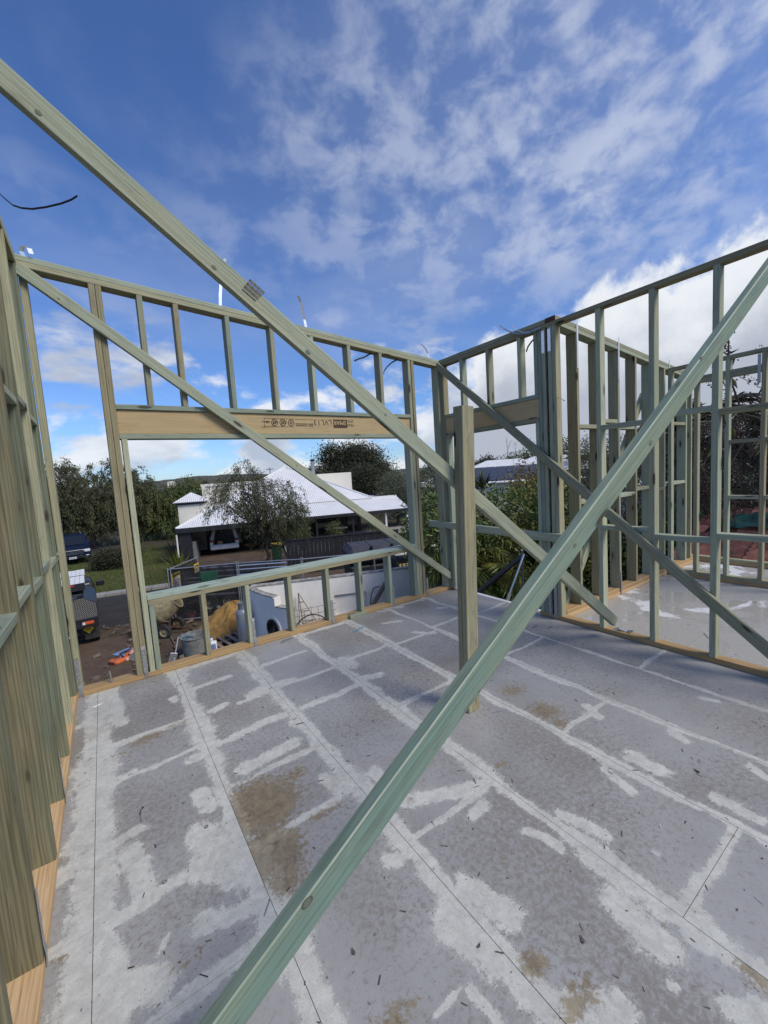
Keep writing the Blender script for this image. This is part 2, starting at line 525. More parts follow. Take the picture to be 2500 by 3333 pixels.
# dark, sheet and fabric materials
CHAR = plain('charcoal_metal', (0.014, 0.0145, 0.017), 0.55, 0.0, 0.2, 3, 0.25, (0.06, 0.055, 0.05))
CARNAVY = plain('navy_car_paint', (0.006, 0.011, 0.030), 0.22, 0.0, 0.05, 2, 0.15, (0.05, 0.05, 0.05))
CARWHITE = plain('white_car_paint', (0.60, 0.61, 0.62), 0.25, 0.0, 0.04, 2, 0.12, (0.2, 0.18, 0.15))
CARGREY = plain('dark_grey_car_paint', (0.030, 0.032, 0.040), 0.28, 0.0, 0.05, 2, 0.2, (0.08, 0.075, 0.07))
UTEB = plain('black_ute_paint', (0.016, 0.017, 0.020), 0.30, 0.0, 0.08, 2, 0.25, (0.07, 0.06, 0.05))
CANVAS = plain('dark_canvas', (0.040, 0.041, 0.055), 0.85, 0.0, 0.25, 3, 0.3, (0.09, 0.08, 0.07), 0.4, 60)
TARP = plain('green_tarp', (0.010, 0.055, 0.045), 0.38, 0.0, 0.4, 3.5, 0.2, (0.03, 0.05, 0.05))
FOIL = plain('silver_sarking', (0.70, 0.72, 0.76), 0.22, 0.9, 0.15, 12)
PAVER = plain('brown_pavers', (0.085, 0.056, 0.036), 0.9, 0.0, 0.3, 1.6, 0.35, (0.045, 0.032, 0.024), 0.4, 30)
SAND = plain('yellow_sand', (0.27, 0.155, 0.045), 0.95, 0, 0.28, 6, 0.4, (0.17, 0.082, 0.018), 0.8, 55)
MUDDY = plain('cement_splashed_drum', (0.24, 0.20, 0.11), 0.9, 0, 0.35, 7, 0.55, (0.33, 0.30, 0.22), 0.6, 40, obj=True)
TUBM = plain('cement_splashed_tub', (0.20, 0.20, 0.185), 0.85, 0, 0.35, 9, 0.6, (0.06, 0.06, 0.06), 0.4, 30, obj=True)
GASM = plain('lpg_grey_paint', (0.27, 0.30, 0.33), 0.32, 0.3, 0.08, 6, 0.2, (0.14, 0.14, 0.14))
CREAMS = plain('cream_sheet', (0.60, 0.48, 0.24), 0.55, 0, 0.06, 4, 0.2, (0.35, 0.26, 0.13))
GLASS, _t = newmat('dark_glass')
finish(_t, (0.012, 0.014, 0.016), 0.05, spec=0.8)
LAMP, _t = newmat('clear_lamp_lens')
finish(_t, (0.62, 0.64, 0.66), 0.12, spec=0.8)
TAILL, _t = newmat('orange_tail_lens')
finish(_t, (0.55, 0.10, 0.03), 0.2, spec=0.6)
REDL, _t = newmat('red_tail_lens')
finish(_t, (0.28, 0.012, 0.012), 0.2, spec=0.6)

# checker plate
CHECK, t = newmat('checker_plate')
co = t.n('ShaderNodeTexCoord').outputs['Object']
ck = t.n('ShaderNodeTexBrick', {'Vector': t.n('ShaderNodeCombineXYZ', {0: t.m('ADD', t.n('ShaderNodeSeparateXYZ', {0: co}).outputs[0], t.n('ShaderNodeSeparateXYZ', {0: co}).outputs[2]), 1: t.m('SUBTRACT', t.n('ShaderNodeSeparateXYZ', {0: co}).outputs[2], t.n('ShaderNodeSeparateXYZ', {0: co}).outputs[0]), 2: 0.0}).outputs[0], 'Scale': 9.0, 'Mortar Size': 0.12, 'Brick Width': 0.95, 'Row Height': 0.55, 'Color1': (1, 1, 1), 'Color2': (0.9, 0.9, 0.9), 'Mortar': (0, 0, 0)})
cc = t.mix(ck.outputs['Color'], (0.10, 0.092, 0.08), (0.48, 0.46, 0.41))
finish(t, cc, 0.42, 0.8, ck.outputs['Color'], 0.7, 0.004)

# zinc-white corrugated roofing: relief only, ribs run along local Y
def corrugated(name, col, pitch=0.13, rough=0.42, metal=0.25):
    m, t = newmat(name)
    co = t.n('ShaderNodeTexCoord').outputs['Object']
    x = t.n('ShaderNodeSeparateXYZ', {0: co}).outputs[0]
    wv = t.m('SINE', t.m('MULTIPLY', x, 2 * math.pi / pitch))
    n1 = t.noise(co, 0.8, 5, 0.6)
    c = t.mix(t.ramp(n1, 0.3, 0.7), tuple(q * 0.9 for q in col), col)
    finish(t, c, rough, metal, wv, 1.0, pitch * 0.07)
    return m
ROOFM = corrugated('pale_corrugated_roof', (0.74, 0.74, 0.73), 0.13, 0.5, 0.0)
SOLAR = plain('solar_panel_glass', (0.018, 0.020, 0.030), 0.25, 0.0, 0.2, 3)
TILEM = plain('terracotta_tile', (0.40, 0.165, 0.11), 0.85, 0, 0.35, 5, 0.4, (0.13, 0.06, 0.045), 0.4, 40, obj=True)
TILED = plain('old_terracotta_tile', (0.24, 0.095, 0.066), 0.9, 0, 0.4, 7, 0.55, (0.08, 0.055, 0.04), 0.4, 40, obj=True)
# shade cloth on fence: woven, lets light through
SHADEC, t = newmat('shade_cloth')
co = posvec(t)
tr = t.n('ShaderNodeBsdfTransparent')
pb = t.n('ShaderNodeBsdfPrincipled', {'Base Color': (0.018, 0.018, 0.018, 1), 'Roughness': 0.9})
fc = t.m('MULTIPLY', t.ramp(t.noise(co, 3.0, 4, 0.6), 0.35, 0.75), 0.35)
ms = t.n('ShaderNodeMixShader', {0: t.m('SUBTRACT', 0.86, fc), 1: tr.outputs[0], 2: pb.outputs[0]})
t.n('ShaderNodeOutputMaterial', {0: ms.outputs[0]})

def leafmat(name, c1, c2, c3, rough=0.5, trans=0.12):
    m, t = newmat(name)
    g = t.n('ShaderNodeNewGeometry')
    r_ = g.outputs['Random Per Island']
    n1 = t.noise(g.outputs['Position'], 0.55, 4, 0.6)
    c = t.mix(t.ramp(r_, 0.0, 1.0, False), c1, c2)
    c = t.mix(t.m('MULTIPLY', t.ramp(n1, 0.45, 0.7), 0.65), c, c3)
    p = t.n('ShaderNodeBsdfPrincipled', {'Base Color': c, 'Roughness': rough, 'Specular IOR Level': 0.35})
    tl = t.n('ShaderNodeBsdfTranslucent', {0: c})
    ms = t.n('ShaderNodeMixShader', {0: trans, 1: p.outputs[0], 2: tl.outputs[0]})
    t.n('ShaderNodeOutputMaterial', {0: ms.outputs[0]})
    return m
LF_PEPPER = leafmat('peppermint_leaf', (0.053, 0.062, 0.026), (0.097, 0.102, 0.044), (0.066, 0.059, 0.031))
LF_DARK = leafmat('dark_gum_leaf', (0.031, 0.040, 0.021), (0.066, 0.071, 0.034), (0.062, 0.047, 0.025))
LF_GREY = leafmat('grey_green_leaf', (0.085, 0.097, 0.059), (0.147, 0.152, 0.097), (0.093, 0.102, 0.049))
LF_MID = leafmat('mid_green_leaf', (0.058, 0.092, 0.026), (0.109, 0.136, 0.041), (0.146, 0.131, 0.036))
LF_HEDGE = leafmat('broad_hedge_leaf', (0.081, 0.125, 0.039), (0.158, 0.203, 0.057), (0.330, 0.280, 0.051), 0.35)
LF_RUST = leafmat('rust_tipped_leaf', (0.202, 0.116, 0.034), (0.248, 0.186, 0.054), (0.139, 0.132, 0.039))
LF_PALM = leafmat('palm_leaf', (0.063, 0.100, 0.022), (0.155, 0.173, 0.036), (0.238, 0.192, 0.046), 0.35)
LF_GRASS = leafmat('lawn_blade', (0.078, 0.109, 0.025), (0.132, 0.147, 0.040), (0.163, 0.155, 0.054), 0.8)
LF_DRY = leafmat('seed_head', (0.085, 0.049, 0.040), (0.132, 0.085, 0.066), (0.078, 0.062, 0.047))
BARK = plain('grey_brown_bark', (0.065, 0.052, 0.042), 0.95, 0, 0.4, 5, 0.3, (0.03, 0.024, 0.02), 0.7, 25)
BARKP = plain('pale_twig_bark', (0.15, 0.125, 0.105), 0.9, 0, 0.4, 6, 0.3, (0.06, 0.045, 0.04))

# ground
def groundmat(name, c1, c2, c3, scale=1.0, rough=0.95, bump=0.7, wet=None):
    m, t = newmat(name)
    v = posvec(t)
    n1 = t.noise(v, 0.9 * scale, 7, 0.62, 0.5)
    n2 = t.noise(v, 7.0 * scale, 8, 0.68, 0.3)
    c = t.mix(t.ramp(n1, 0.35, 0.65), c1, c2)
    c = t.mix(t.m('MULTIPLY', t.ramp(n2, 0.45, 0.75), 0.7), c, c3)
    rg = rough
    if wet:
        f = t.ramp(n1, 0.56, 0.66)
        c = t.mix(f, c, wet)
        rg = t.m('SUBTRACT', rough, t.m('MULTIPLY', f, rough - 0.25))
    finish(t, c, rg, bump=t.noise(v, 22 * scale, 7, 0.7), bstr=bump, bdist=0.02, spec=0.25)
    return m
DIRT = groundmat('brown_dirt', (0.066, 0.046, 0.032), (0.095, 0.068, 0.044), (0.042, 0.030, 0.022), 1.0, wet=(0.085, 0.083, 0.082))
BITUMEN = groundmat('dark_bitumen', (0.030, 0.029, 0.030), (0.042, 0.039, 0.037), (0.022, 0.021, 0.022), 1.5, 0.9, 0.5)
TURF = groundmat('lawn_soil', (0.052, 0.062, 0.018), (0.078, 0.084, 0.026), (0.085, 0.076, 0.034), 0.6)
CONC = groundmat('pale_concrete', (0.25, 0.24, 0.22), (0.31, 0.30, 0.275), (0.19, 0.18, 0.16), 1.2, 0.9, 0.3)
GARDEN = groundmat('garden_soil', (0.05, 0.045, 0.03), (0.07, 0.06, 0.035), (0.035, 0.03, 0.022), 0.7)
SCRUB = groundmat('scrub_hill', (0.070, 0.068, 0.046), (0.105, 0.100, 0.070), (0.040, 0.040, 0.028), 0.05, 0.95, 0.0)

# ------------------------------------------------------------------ the ground
def sheet(name, poly, z, mat, kind='structure'):
    mb = MB(); mb.add([(x, y, z) for x, y in poly], [tuple(range(len(poly)))])
    return tag(mb.build(name, mat), kind=kind)
# ground: one sheet to the horizon, gently uneven, rising to low hills far away
def ground_z(x, y):
    r_ = math.hypot(x, y)
    return GZ - 0.02
gv, gf = [], []
rad = [0, 6, 14, 24, 36, 55, 90, 160, 300, 600, 1200, 2400, 5000, 9000]
NA = 48
for i, r_ in enumerate(rad):
    for j in range(NA):
        a = 2 * math.pi * j / NA
        gv.append((r_ * math.sin(a), r_ * math.cos(a), GZ - (0.0 if r_ < 60 else min(9, (r_ - 60) * 0.01))))
for i in range(len(rad) - 1):
    for j in range(NA):
        j2 = (j + 1) % NA
        gf.append((i * NA + j, (i + 1) * NA + j, (i + 1) * NA + j2, i * NA + j2))
g_o = MB().add(gv, gf).build('ground', GARDEN)
tag(g_o, kind='structure')
sheet('dirt_yard', [(-6, -2), (3.0, -2), (13, 2), (12.5, 5.0), (8.7, 6.0), (4.5, 10.9), (3.2, 12.9), (-0.3, 13.0), (-6, 13.6)], GZ + 0.004, DIRT)
sheet('bitumen_drive', [(-9, 12.2), (3.2, 12.4), (3.4, 16.6), (-9, 18.6)], GZ + 0.008, BITUMEN)
sheet('paved_drive', [(3.0, 12.6), (9.2, 9.5), (20, 11.5), (19, 22), (5.2, 30), (3.6, 24)], GZ + 0.012, PAVER)
lawn_poly = [(-9, 19.2), (-0.3, 18.2), (0.85, 17.7), (2.9, 17.2), (3.2, 23.0), (4.2, 33), (-9, 36)]
sheet('lawn', lawn_poly, GZ + 0.016, TURF)
# concrete kerb strip between drive and lawn, cast in bays
kr = empty('kerb', (0, 17.5, GZ), kind='structure')
ka, kb = Vector((-5.2, 18.55, 0)), Vector((2.9, 16.75, 0))
for i in range(14):
    a = ka.lerp(kb, i / 14 + 0.0015); b = ka.lerp(kb, (i + 1) / 14 - 0.0015)
    n_ = Vector((0.216, 0.976, 0)) * 0.55
    MB().prism([(a.x, a.y, GZ - 0.02), (b.x, b.y, GZ - 0.02), (b.x + n_.x, b.y + n_.y, GZ - 0.02), (a.x + n_.x, a.y + n_.y, GZ - 0.02)], (0, 0, 0.13)).build('kerb_bay', CONC, kr)
# a road seen through the trees
sheet('road', [(-30, 33), (-3.0, 30), (0.2, 29.0), (0.6, 38), (-4, 70), (-30, 60)], GZ + 0.020, BITUMEN)
# distant hills
def hill(name, az0, az1, dist, depth, z0, prof, seed):
    rs = np.random.default_rng(seed)
    na, nd = 120, 14
    ph = rs.uniform(0, 6.28, 6)
    vs_, fs = [], []
    for i in range(nd):
        t_ = i / (nd - 1)
        for j in range(na):
            s_ = j / (na - 1)
            a = R(az0 + (az1 - az0) * s_)
            r_ = dist + depth * t_
            hgt = prof(s_) * math.sin(min(1.0, t_ * 1.25) * math.pi / 2)
            hgt += sum(math.sin(s_ * (25 + 23 * q) + ph[q] + 3 * t_) * 0.8 / (1 + 0.5 * q) for q in range(6)) * (t_ ** 0.5) * dist / 900
            hgt += rs.uniform(-1, 1) * dist * 0.0016 * t_
            vs_.append((r_ * math.sin(a), r_ * math.cos(a), z0 + hgt))
    for i in range(nd - 1):
        for j in range(na - 1):
            fs.append((i * na + j, (i + 1) * na + j, (i + 1) * na + j + 1, i * na + j + 1))
    return tag(MB().add(vs_, fs).build(name, SCRUB), kind='structure')
hill('hill', -30, 34, 900, 500, -14, lambda s: 22 + 21 * math.exp(-((s - 0.66) / 0.17) ** 2) + 6 * math.exp(-((s - 0.2) / 0.2) ** 2), 3)
hill('hill', 25, 110, 700, 400, -12, lambda s: 20 + 7 * math.exp(-((s - 0.5) / 0.3) ** 2), 5)

# ------------------------------------------------------------------ upper floor: 600 mm panels, jointing compound, stains
def vnoise(x, y, s, seed):
    """smooth value noise 0..1"""
    x = np.asarray(x) * s; y = np.asarray(y) * s
    xi = np.floor(x).astype(np.int64); yi = np.floor(y).astype(np.int64)
    fx = x - xi; fy = y - yi
    fx = fx * fx * (3 - 2 * fx); fy = fy * fy * (3 - 2 * fy)
    def h(a, b):
        n = (a * 374761393 + b * 668265263 + seed * 982451653) & 0x7fffffff
        n = ((n ^ (n >> 13)) * 1274126177) & 0x7fffffff
        return (n ^ (n >> 16)) % 10007 / 10007.0
    return (h(xi, yi) * (1 - fx) + h(xi + 1, yi) * fx) * (1 - fy) + (h(xi, yi + 1) * (1 - fx) + h(xi + 1, yi + 1) * fx) * fy
JX = [0.0, 0.14, 0.742, 1.345, 1.955, 2.575, 3.17, 3.79, 4.40]
JY = [[-0.52, -2.32], [-0.97, -2.785], [-0.05, -1.88, -3.68], [-0.98, -2.785], [-0.06, -1.87, -3.67], [-0.98, -2.785], [-0.05, -1.85, -3.65], [-0.92, -2.72]]
segs = []                                        # compound: (x0,y0,x1,y1,half width)
for x, hw in zip(JX[1:8], (0.080, 0.058, 0.062, 0.052, 0.038, 0.026, 0.020)):
    segs.append((x, 0.05, x, -5.2, hw))
for i, ys in enumerate(JY):
    for y in ys:
        segs.append((JX[i] + 0.02, y, JX[i + 1] - 0.02, y, 0.027 if i < 5 else 0.016))
for (x0, x1, y, hw) in ((0.2, 0.72, -1.40, 0.03), (0.78, 1.1, -0.51, 0.045), (0.82, 1.25, -1.42, 0.05), (1.38, 1.9, -1.42, 0.045), (2.0, 2.5, -0.95, 0.03), (0.16, 0.5, -2.32, 0.05), (1.05, 1.34, -1.02, 0.04), (3.2, 3.6, -0.90, 0.03), (1.4, 1.85, -0.5, 0.035), (0.8, 1.3, -2.36, 0.03)):
    segs.append((x0, y, x1, y + 0.02, hw * 0.7))
def fz(ox, oy, s, *pts):
    return [tuple(on_z(ox + a / s, oy + b / s, 0)[:2]) for a, b in pts]
L_ = lambda *p: fz(0, 2200, 1.3272, *p)
R_ = lambda *p: fz(1250, 2200, 1.3272, *p)
# trowel patches and wipes read from the photograph (start, end, half width)
for (q, hw) in ((L_((870, 500), (905, 560)), 0.045), (L_((880, 680), (1020, 800)), 0.075), (L_((870, 830), (1060, 880)), 0.06), (L_((560, 760), (620, 930)), 0.05),
                (L_((500, 720), (610, 660)), 0.04), (L_((460, 480), (570, 420)), 0.035), (L_((480, 60), (520, 200)), 0.05), (L_((740, 95), (752, 110)), 0.03),
                (L_((900, 1060), (1060, 1010)), 0.05), (L_((690, 1200), (730, 1120)), 0.016), (L_((540, 1360), (690, 1330)), 0.05), (L_((430, 1150), (470, 1400)), 0.06),
                (L_((330, 740), (370, 620)), 0.05), (L_((250, 880), (350, 800)), 0.04), (L_((1050, 400), (1260, 290)), 0.05), (L_((1110, 80), (1160, 50)), 0.05),
                (L_((1400, 440), (1490, 500)), 0.035), (L_((1620, 420), (1640, 440)), 0.05), (L_((920, 150), (960, 130)), 0.05), (L_((860, 350), (810, 370)), 0.04),
                (R_((100, 530), (420, 480)), 0.045), (R_((20, 790), (60, 800)), 0.045), (R_((280, 1080), (480, 1220)), 0.075), (R_((360, 880), (540, 1020)), 0.05),
                (R_((990, 950), (1200, 1180)), 0.055), (R_((1080, 350), (1200, 410)), 0.055), (R_((960, 410), (1080, 500)), 0.03), (R_((780, 600), (950, 690)), 0.035),
                (R_((1250, 240), (1300, 275)), 0.035), (R_((1430, 530), (1600, 610)), 0.045), (R_((620, 680), (760, 740)), 0.028), (R_((1230, 1000), (1400, 1060)), 0.04),
                (R_((1300, 1120), (1390, 1180)), 0.03), (R_((210, 1480), (320, 1400)), 0.012), (R_((380, 1380), (520, 1504)), 0.02), (R_((870, 130), (930, 170)), 0.03),
                (R_((1380, 95), (1440, 105)), 0.02), (R_((1590, 400), (1650, 440)), 0.03), (R_((1180, 770), (1190, 775)), 0.012), (R_((1240, 1340), (1260, 1350)), 0.014),
                (R_((700, 1420), (1000, 1460)), 0.06), (R_((380, 600), (430, 560)), 0.03), (R_((1520, 1470), (1640, 1480)), 0.05)):
    segs.append((*q[0], *q[1], hw))
for (ox, oy, s, a, b, hw) in ((1300, 1800, 5.53, (250, 1430), (620, 1440), 0.035), (1300, 1800, 5.53, (690, 990), (850, 985), 0.025), (1300, 1800, 5.53, (350, 855), (400, 850), 0.022),
                              (1050, 1750, 4.74, (930, 1320), (1200, 1290), 0.03), (1050, 1750, 4.74, (1060, 1080), (1220, 1070), 0.03), (1050, 1750, 4.74, (860, 1140), (960, 1135), 0.025),
                              (450, 1800, 4.1475, (660, 1570), (800, 1520), 0.035), (700, 1750, 2.37, (280, 1210), (380, 1160), 0.05), (700, 1750, 2.37, (490, 1120), (600, 1090), 0.04),
                              (700, 1750, 2.37, (1120, 1080), (1270, 1060), 0.045), (700, 1750, 2.37, (980, 940), (1080, 990), 0.06)):
    q = fz(ox, oy, s, a, b); segs.append((*q[0], *q[1], hw))
blobs = []                                       # brown tannin stains: (x, y, rx, ry, strength)
for q, rx, ry, st in ((L_((1120, 560))[0], 0.26, 0.28, 1.25), (L_((1180, 760))[0], 0.17, 0.24, 1.2), (L_((1230, 900))[0], 0.10, 0.10, 0.9), (L_((1400, 590))[0], 0.16, 0.05, 0.8),
                      (L_((1260, 420))[0], 0.14, 0.08, 0.75), (L_((640, 270))[0], 0.20, 0.10, 0.75), (L_((520, 340))[0], 0.13, 0.10, 0.5), (L_((760, 205))[0], 0.20, 0.04, 0.6),
                      (L_((1010, 400))[0], 0.06, 0.04, 0.5), (R_((560, 60))[0], 0.18, 0.12, 0.7), (R_((690, 150))[0], 0.16, 0.18, 0.85), (R_((760, 210))[0], 0.07, 0.06, 0.9),
                      (R_((500, 375))[0], 0.07, 0.05, 0.7), (R_((110, 530))[0], 0.03, 0.03, 0.9), (R_((640, 1230))[0], 0.07, 0.06, 0.9), (R_((830, 1400))[0], 0.13, 0.06, 0.8),
                      (R_((1620, 1290))[0], 0.10, 0.07, 0.9), (R_((950, 55))[0], 0.20, 0.07, 0.4), (R_((40, 1480))[0], 0.12, 0.05, 0.7), (R_((1500, 690))[0], 0.02, 0.03, 0.8),
                      (R_((640, 800))[0], 0.25, 0.25, 0.25), (R_((1050, 1200))[0], 0.3, 0.15, 0.2), (L_((250, 1230))[0], 0.05, 0.04, 0.7), (L_((820, 1230))[0], 0.18, 0.05, 0.5),
                      ((2.35, -1.0), 0.25, 0.2, 0.35), ((3.45, -2.3), 0.2, 0.3, 0.35)):
    blobs.append((q[0], q[1], rx, ry, st))
def floor_fields(X, Y, xlim=(-9, 9)):
    wv = 0.55 + 0.9 * vnoise(X, Y, 2.6, 1) + 0.35 * (vnoise(X, Y, 9, 2) - 0.5)
    warpx = X + 0.035 * (vnoise(X, Y, 7, 3) - 0.5); warpy = Y + 0.035 * (vnoise(X, Y, 7, 4) - 0.5)
    c = np.zeros_like(X)
    for n_, (x0, y0, x1, y1, hw) in enumerate(segs):
        dx_, dy_ = x1 - x0, y1 - y0
        l2 = max(dx_ * dx_ + dy_ * dy_, 1e-9)
        t_ = np.clip(((warpx - x0) * dx_ + (warpy - y0) * dy_) / l2, 0, 1)
        dd = np.hypot(warpx - x0 - t_ * dx_, warpy - y0 - t_ * dy_)
        ww = hw * (wv if n_ < 24 else (0.75 + 0.5 * vnoise(X, Y, 6, 9)))
        c = np.maximum(c, np.clip(1 - dd / (2 * ww + 1e-6), 0, 1))
    s_ = np.zeros_like(X)
    for (x, y, rx, ry, st) in blobs:
        if st >= 0.85 and not (xlim[0] <= x <= xlim[1]): continue
        s_ = np.maximum(s_, st * np.clip(1.25 - np.hypot((warpx - x) / rx, (warpy - y) / ry), 0, 1))
    # faint general grime
    g_ = vnoise(X, Y, 1.3, 21) * 0.6 + vnoise(X, Y, 3.7, 22) * 0.4
    return c, s_, g_
PANEL, t = newmat('floor_panel')
v = posvec(t)
fa = t.n('ShaderNodeAttribute', attribute_name='field')
fs_ = t.n('ShaderNodeSeparateColor', {0: fa.outputs['Color']})
n_f = t.noise(v, 130, 4, 0.75, 0.2)
n_m = t.noise(v, 24, 5, 0.68, 0.6)
n_s = t.noise(scl(t, v, (26, 5, 26)), 1.0, 4, 0.7, 0.8)
n_s2 = t.noise(scl(t, v, (4, 30, 26)), 1.0, 4, 0.7, 0.8)
rag = t.m('ADD', t.m('MULTIPLY', t.m('SUBTRACT', n_m, 0.5), 0.55), t.m('ADD', t.m('MULTIPLY', t.m('SUBTRACT', n_f, 0.5), 0.85), t.m('ADD', t.m('MULTIPLY', t.m('SUBTRACT', n_s, 0.5), 0.55), t.m('MULTIPLY', t.m('SUBTRACT', n_s2, 0.5), 0.45))))
cm = t.ramp(t.m('ADD', fs_.outputs[0], rag), 0.46, 0.54)
cm = t.m('MULTIPLY', cm, t.m('ADD', 0.62, t.m('MULTIPLY', t.ramp(t.noise(v, 9, 5, 0.65, 0.5), 0.35, 0.60), 0.38)))
thin = t.ramp(t.m('ADD', fs_.outputs[0], t.m('MULTIPLY', rag, 1.3)), 0.16, 0.70)
n_l = t.noise(v, 1.7, 5, 0.6, 0.4)
base = t.mix(t.ramp(n_l, 0.3, 0.7), (0.272, 0.267, 0.256), (0.342, 0.335, 0.322))
base = t.mix(t.m('MULTIPLY', t.ramp(n_f, 0.5, 0.8), 0.35), base, (0.185, 0.185, 0.192))
base = t.mix(t.m('MULTIPLY', t.ramp(t.noise(v, 150, 3, 0.6), 0.62, 0.72), 0.5), base, (0.46, 0.46, 0.46))
gr_ = t.noise(v, 42, 5, 0.75, 0.5)
base = t.mix(t.m('MULTIPLY', t.ramp(t.m('ADD', gr_, t.m('MULTIPLY', fs_.outputs[2], 0.35)), 0.60, 0.84), 0.62), base, (0.165, 0.142, 0.112))
comp = t.mix(t.ramp(n_m, 0.25, 0.75), (0.46, 0.452, 0.40), (0.60, 0.59, 0.53))
comp = t.mix(t.m('MULTIPLY', t.ramp(n_f, 0.50, 0.74), 0.5), comp, (0.30, 0.285, 0.25))
c = t.mix(t.m('MULTIPLY', thin, 0.30), base, comp)
c = t.mix(cm, c, comp)
# rubbed bare spots in the compound
c = t.mix(t.m('MULTIPLY', t.ramp(t.noise(v, 60, 4, 0.7, 0.4), 0.60, 0.66), 0.45), c, base)
st = t.ramp(t.m('ADD', fs_.outputs[1], t.m('ADD', t.m('MULTIPLY', t.m('SUBTRACT', n_m, 0.5), 1.3), t.m('MULTIPLY', t.m('SUBTRACT', gr_, 0.5), 1.9))), 0.34, 0.80)
c = t.mix(t.m('MULTIPLY', st, 0.74), c, t.mix(t.ramp(n_m, 0.3, 0.7), (0.125, 0.085, 0.030), (0.26, 0.195, 0.095)))
dk = t.m('MAXIMUM', t.ramp(t.noise(v, 33, 2, 0.5, 0.2), 0.735, 0.76), t.ramp(t.noise(scl(t, v, (60, 85, 60)), 1.0, 2, 0.5, 0.4), 0.70, 0.73))
c = t.mix(t.m('MULTIPLY', dk, 0.7), c, (0.09, 0.075, 0.06))
# broad faint tan wash where water has stood
c = t.mix(t.m('MULTIPLY', t.ramp(t.m('ADD', t.noise(v, 1.1, 4, 0.6, 0.5), t.m('MULTIPLY', t.m('SUBTRACT', gr_, 0.5), 0.5)), 0.52, 0.80), 0.40), c, (0.25, 0.215, 0.16))
h = t.m('ADD', t.m('MULTIPLY', cm, 0.8), t.m('MULTIPLY', n_f, 0.35))
finish(t, c, t.m('SUBTRACT', 0.66, t.m('MULTIPLY', t.ramp(n_l, 0.4, 0.8), 0.20)), bump=h, bstr=0.45, bdist=0.002, spec=0.45)
JOINT = plain('joint_underlayer', (0.16, 0.145, 0.12), 0.95, 0, 0.5, 30)  # dark under-layer that shows in the panel gaps

floor = empty('floor', (2.15, -2.4, 0), kind='structure')
def panel(x0, x1, y0, y1, mat, step, parent, name='floor_panel', zoff=0.0, fields=True):
    g = 0.0012
    x0 += g; x1 -= g; y0 += g; y1 -= g
    nx = max(2, int(round((x1 - x0) / step)) + 1); ny = max(2, int(round((y1 - y0) / step)) + 1)
    xs = np.linspace(x0, x1, nx); ys = np.linspace(y0, y1, ny)
    # pull the border ring in and down: eased panel edge
    X, Y = np.meshgrid(xs, ys)
    Z = np.full_like(X, zoff)
    V = np.stack([X.ravel(), Y.ravel(), Z.ravel()], 1)
    ii = (np.arange(ny - 1)[:, None] * nx + np.arange(nx - 1)[None, :]).ravel()
    F = np.stack([ii, ii + 1, ii + nx + 1, ii + nx], 1)
    # skirt
    ring = np.concatenate([np.arange(nx), np.arange(1, ny) * nx + nx - 1, (ny - 1) * nx + np.arange(nx - 2, -1, -1), np.arange(ny - 2, 0, -1) * nx])
    b0 = len(V)
    V = np.concatenate([V, V[ring] * (1, 1, 0) + (0, 0, zoff - 0.05)])
    m_ = len(ring); jj = np.arange(m_); j2 = (jj + 1) % m_
    F = np.concatenate([F, np.stack([ring[j2], ring[jj], b0 + jj, b0 + j2], 1)])
    me = np_mesh(name, V, F, mat)
    if fields:
        c_, s_, g_ = floor_fields(V[:, 0], V[:, 1], (x0, x1))
        at = me.color_attributes.new('field', 'FLOAT_COLOR', 'POINT')
        at.data.foreach_set('color', np.stack([c_, s_, g_, np.ones_like(c_)], 1).astype(np.float32).ravel())
    return mobj(name, me, mat, parent)
for i in range(8):
    ys = [0.13] + [y for y in JY[i] if y < 0.05] + [-5.3]
    for a, b in zip(ys[:-1], ys[1:]):
        panel(JX[i] - (0.13 if i == 0 else 0), JX[i + 1], b, a, PANEL, 0.02, floor, zoff=random.uniform(-0.0007, 0.0007))
MB().box(-0.13, 4.40, -5.3, 0.13, -0.19, -0.012).build('slab', JOINT, floor)

# second room beyond the right-hand wall: pale screeded panels, partly wet
SCREED, t = newmat('wet_screed')
v = posvec(t)
n1 = t.noise(v, 1.15, 5, 0.6, 0.6); n2 = t.noise(v, 30, 6, 0.7)
wet = t.ramp(t.m('ADD', n1, t.m('MULTIPLY', t.m('SUBTRACT', n2, 0.5), 0.08)), 0.40, 0.44)
dry = t.mix(t.ramp(n2, 0.3, 0.7), (0.55, 0.55, 0.545), (0.64, 0.64, 0.63))
wetc = t.mix(t.ramp(n2, 0.3, 0.7), (0.33, 0.315, 0.285), (0.40, 0.385, 0.35))
c = t.mix(wet, dry, wetc)
pud = t.ramp(t.noise(v, 1.6, 4, 0.55, 0.3), 0.50, 0.58)
finish(t, c, t.m('SUBTRACT', 0.82, t.m('MULTIPLY', t.m('MULTIPLY', wet, t.m('ADD', 0.55, t.m('MULTIPLY', pud, 0.45))), 0.74)), bump=n2, bstr=0.12, bdist=0.002, spec=0.5)
for (xa, xb) in ((4.40, 5.60), (5.60, 7.40), (7.40, 8.20)):
    for (ya, yb) in ((-5.0, -4.01), (-4.01, -3.41), (-3.41, -2.81), (-2.81, -2.21), (-2.21, -1.60)):
        panel(xa, xb, ya, yb, SCREED, 0.6, floor, fields=False)
MB().box(4.40, 8.20, -5.0, -1.60, -0.19, -0.012).build('slab', JOINT, floor)
# pale fibre-cement edging along the open doorway and rim board under the floor
MB().box(4.402, 4.46, -1.595, 0.13, -0.19, -0.002).build('edge_strip', WHITEP, floor)

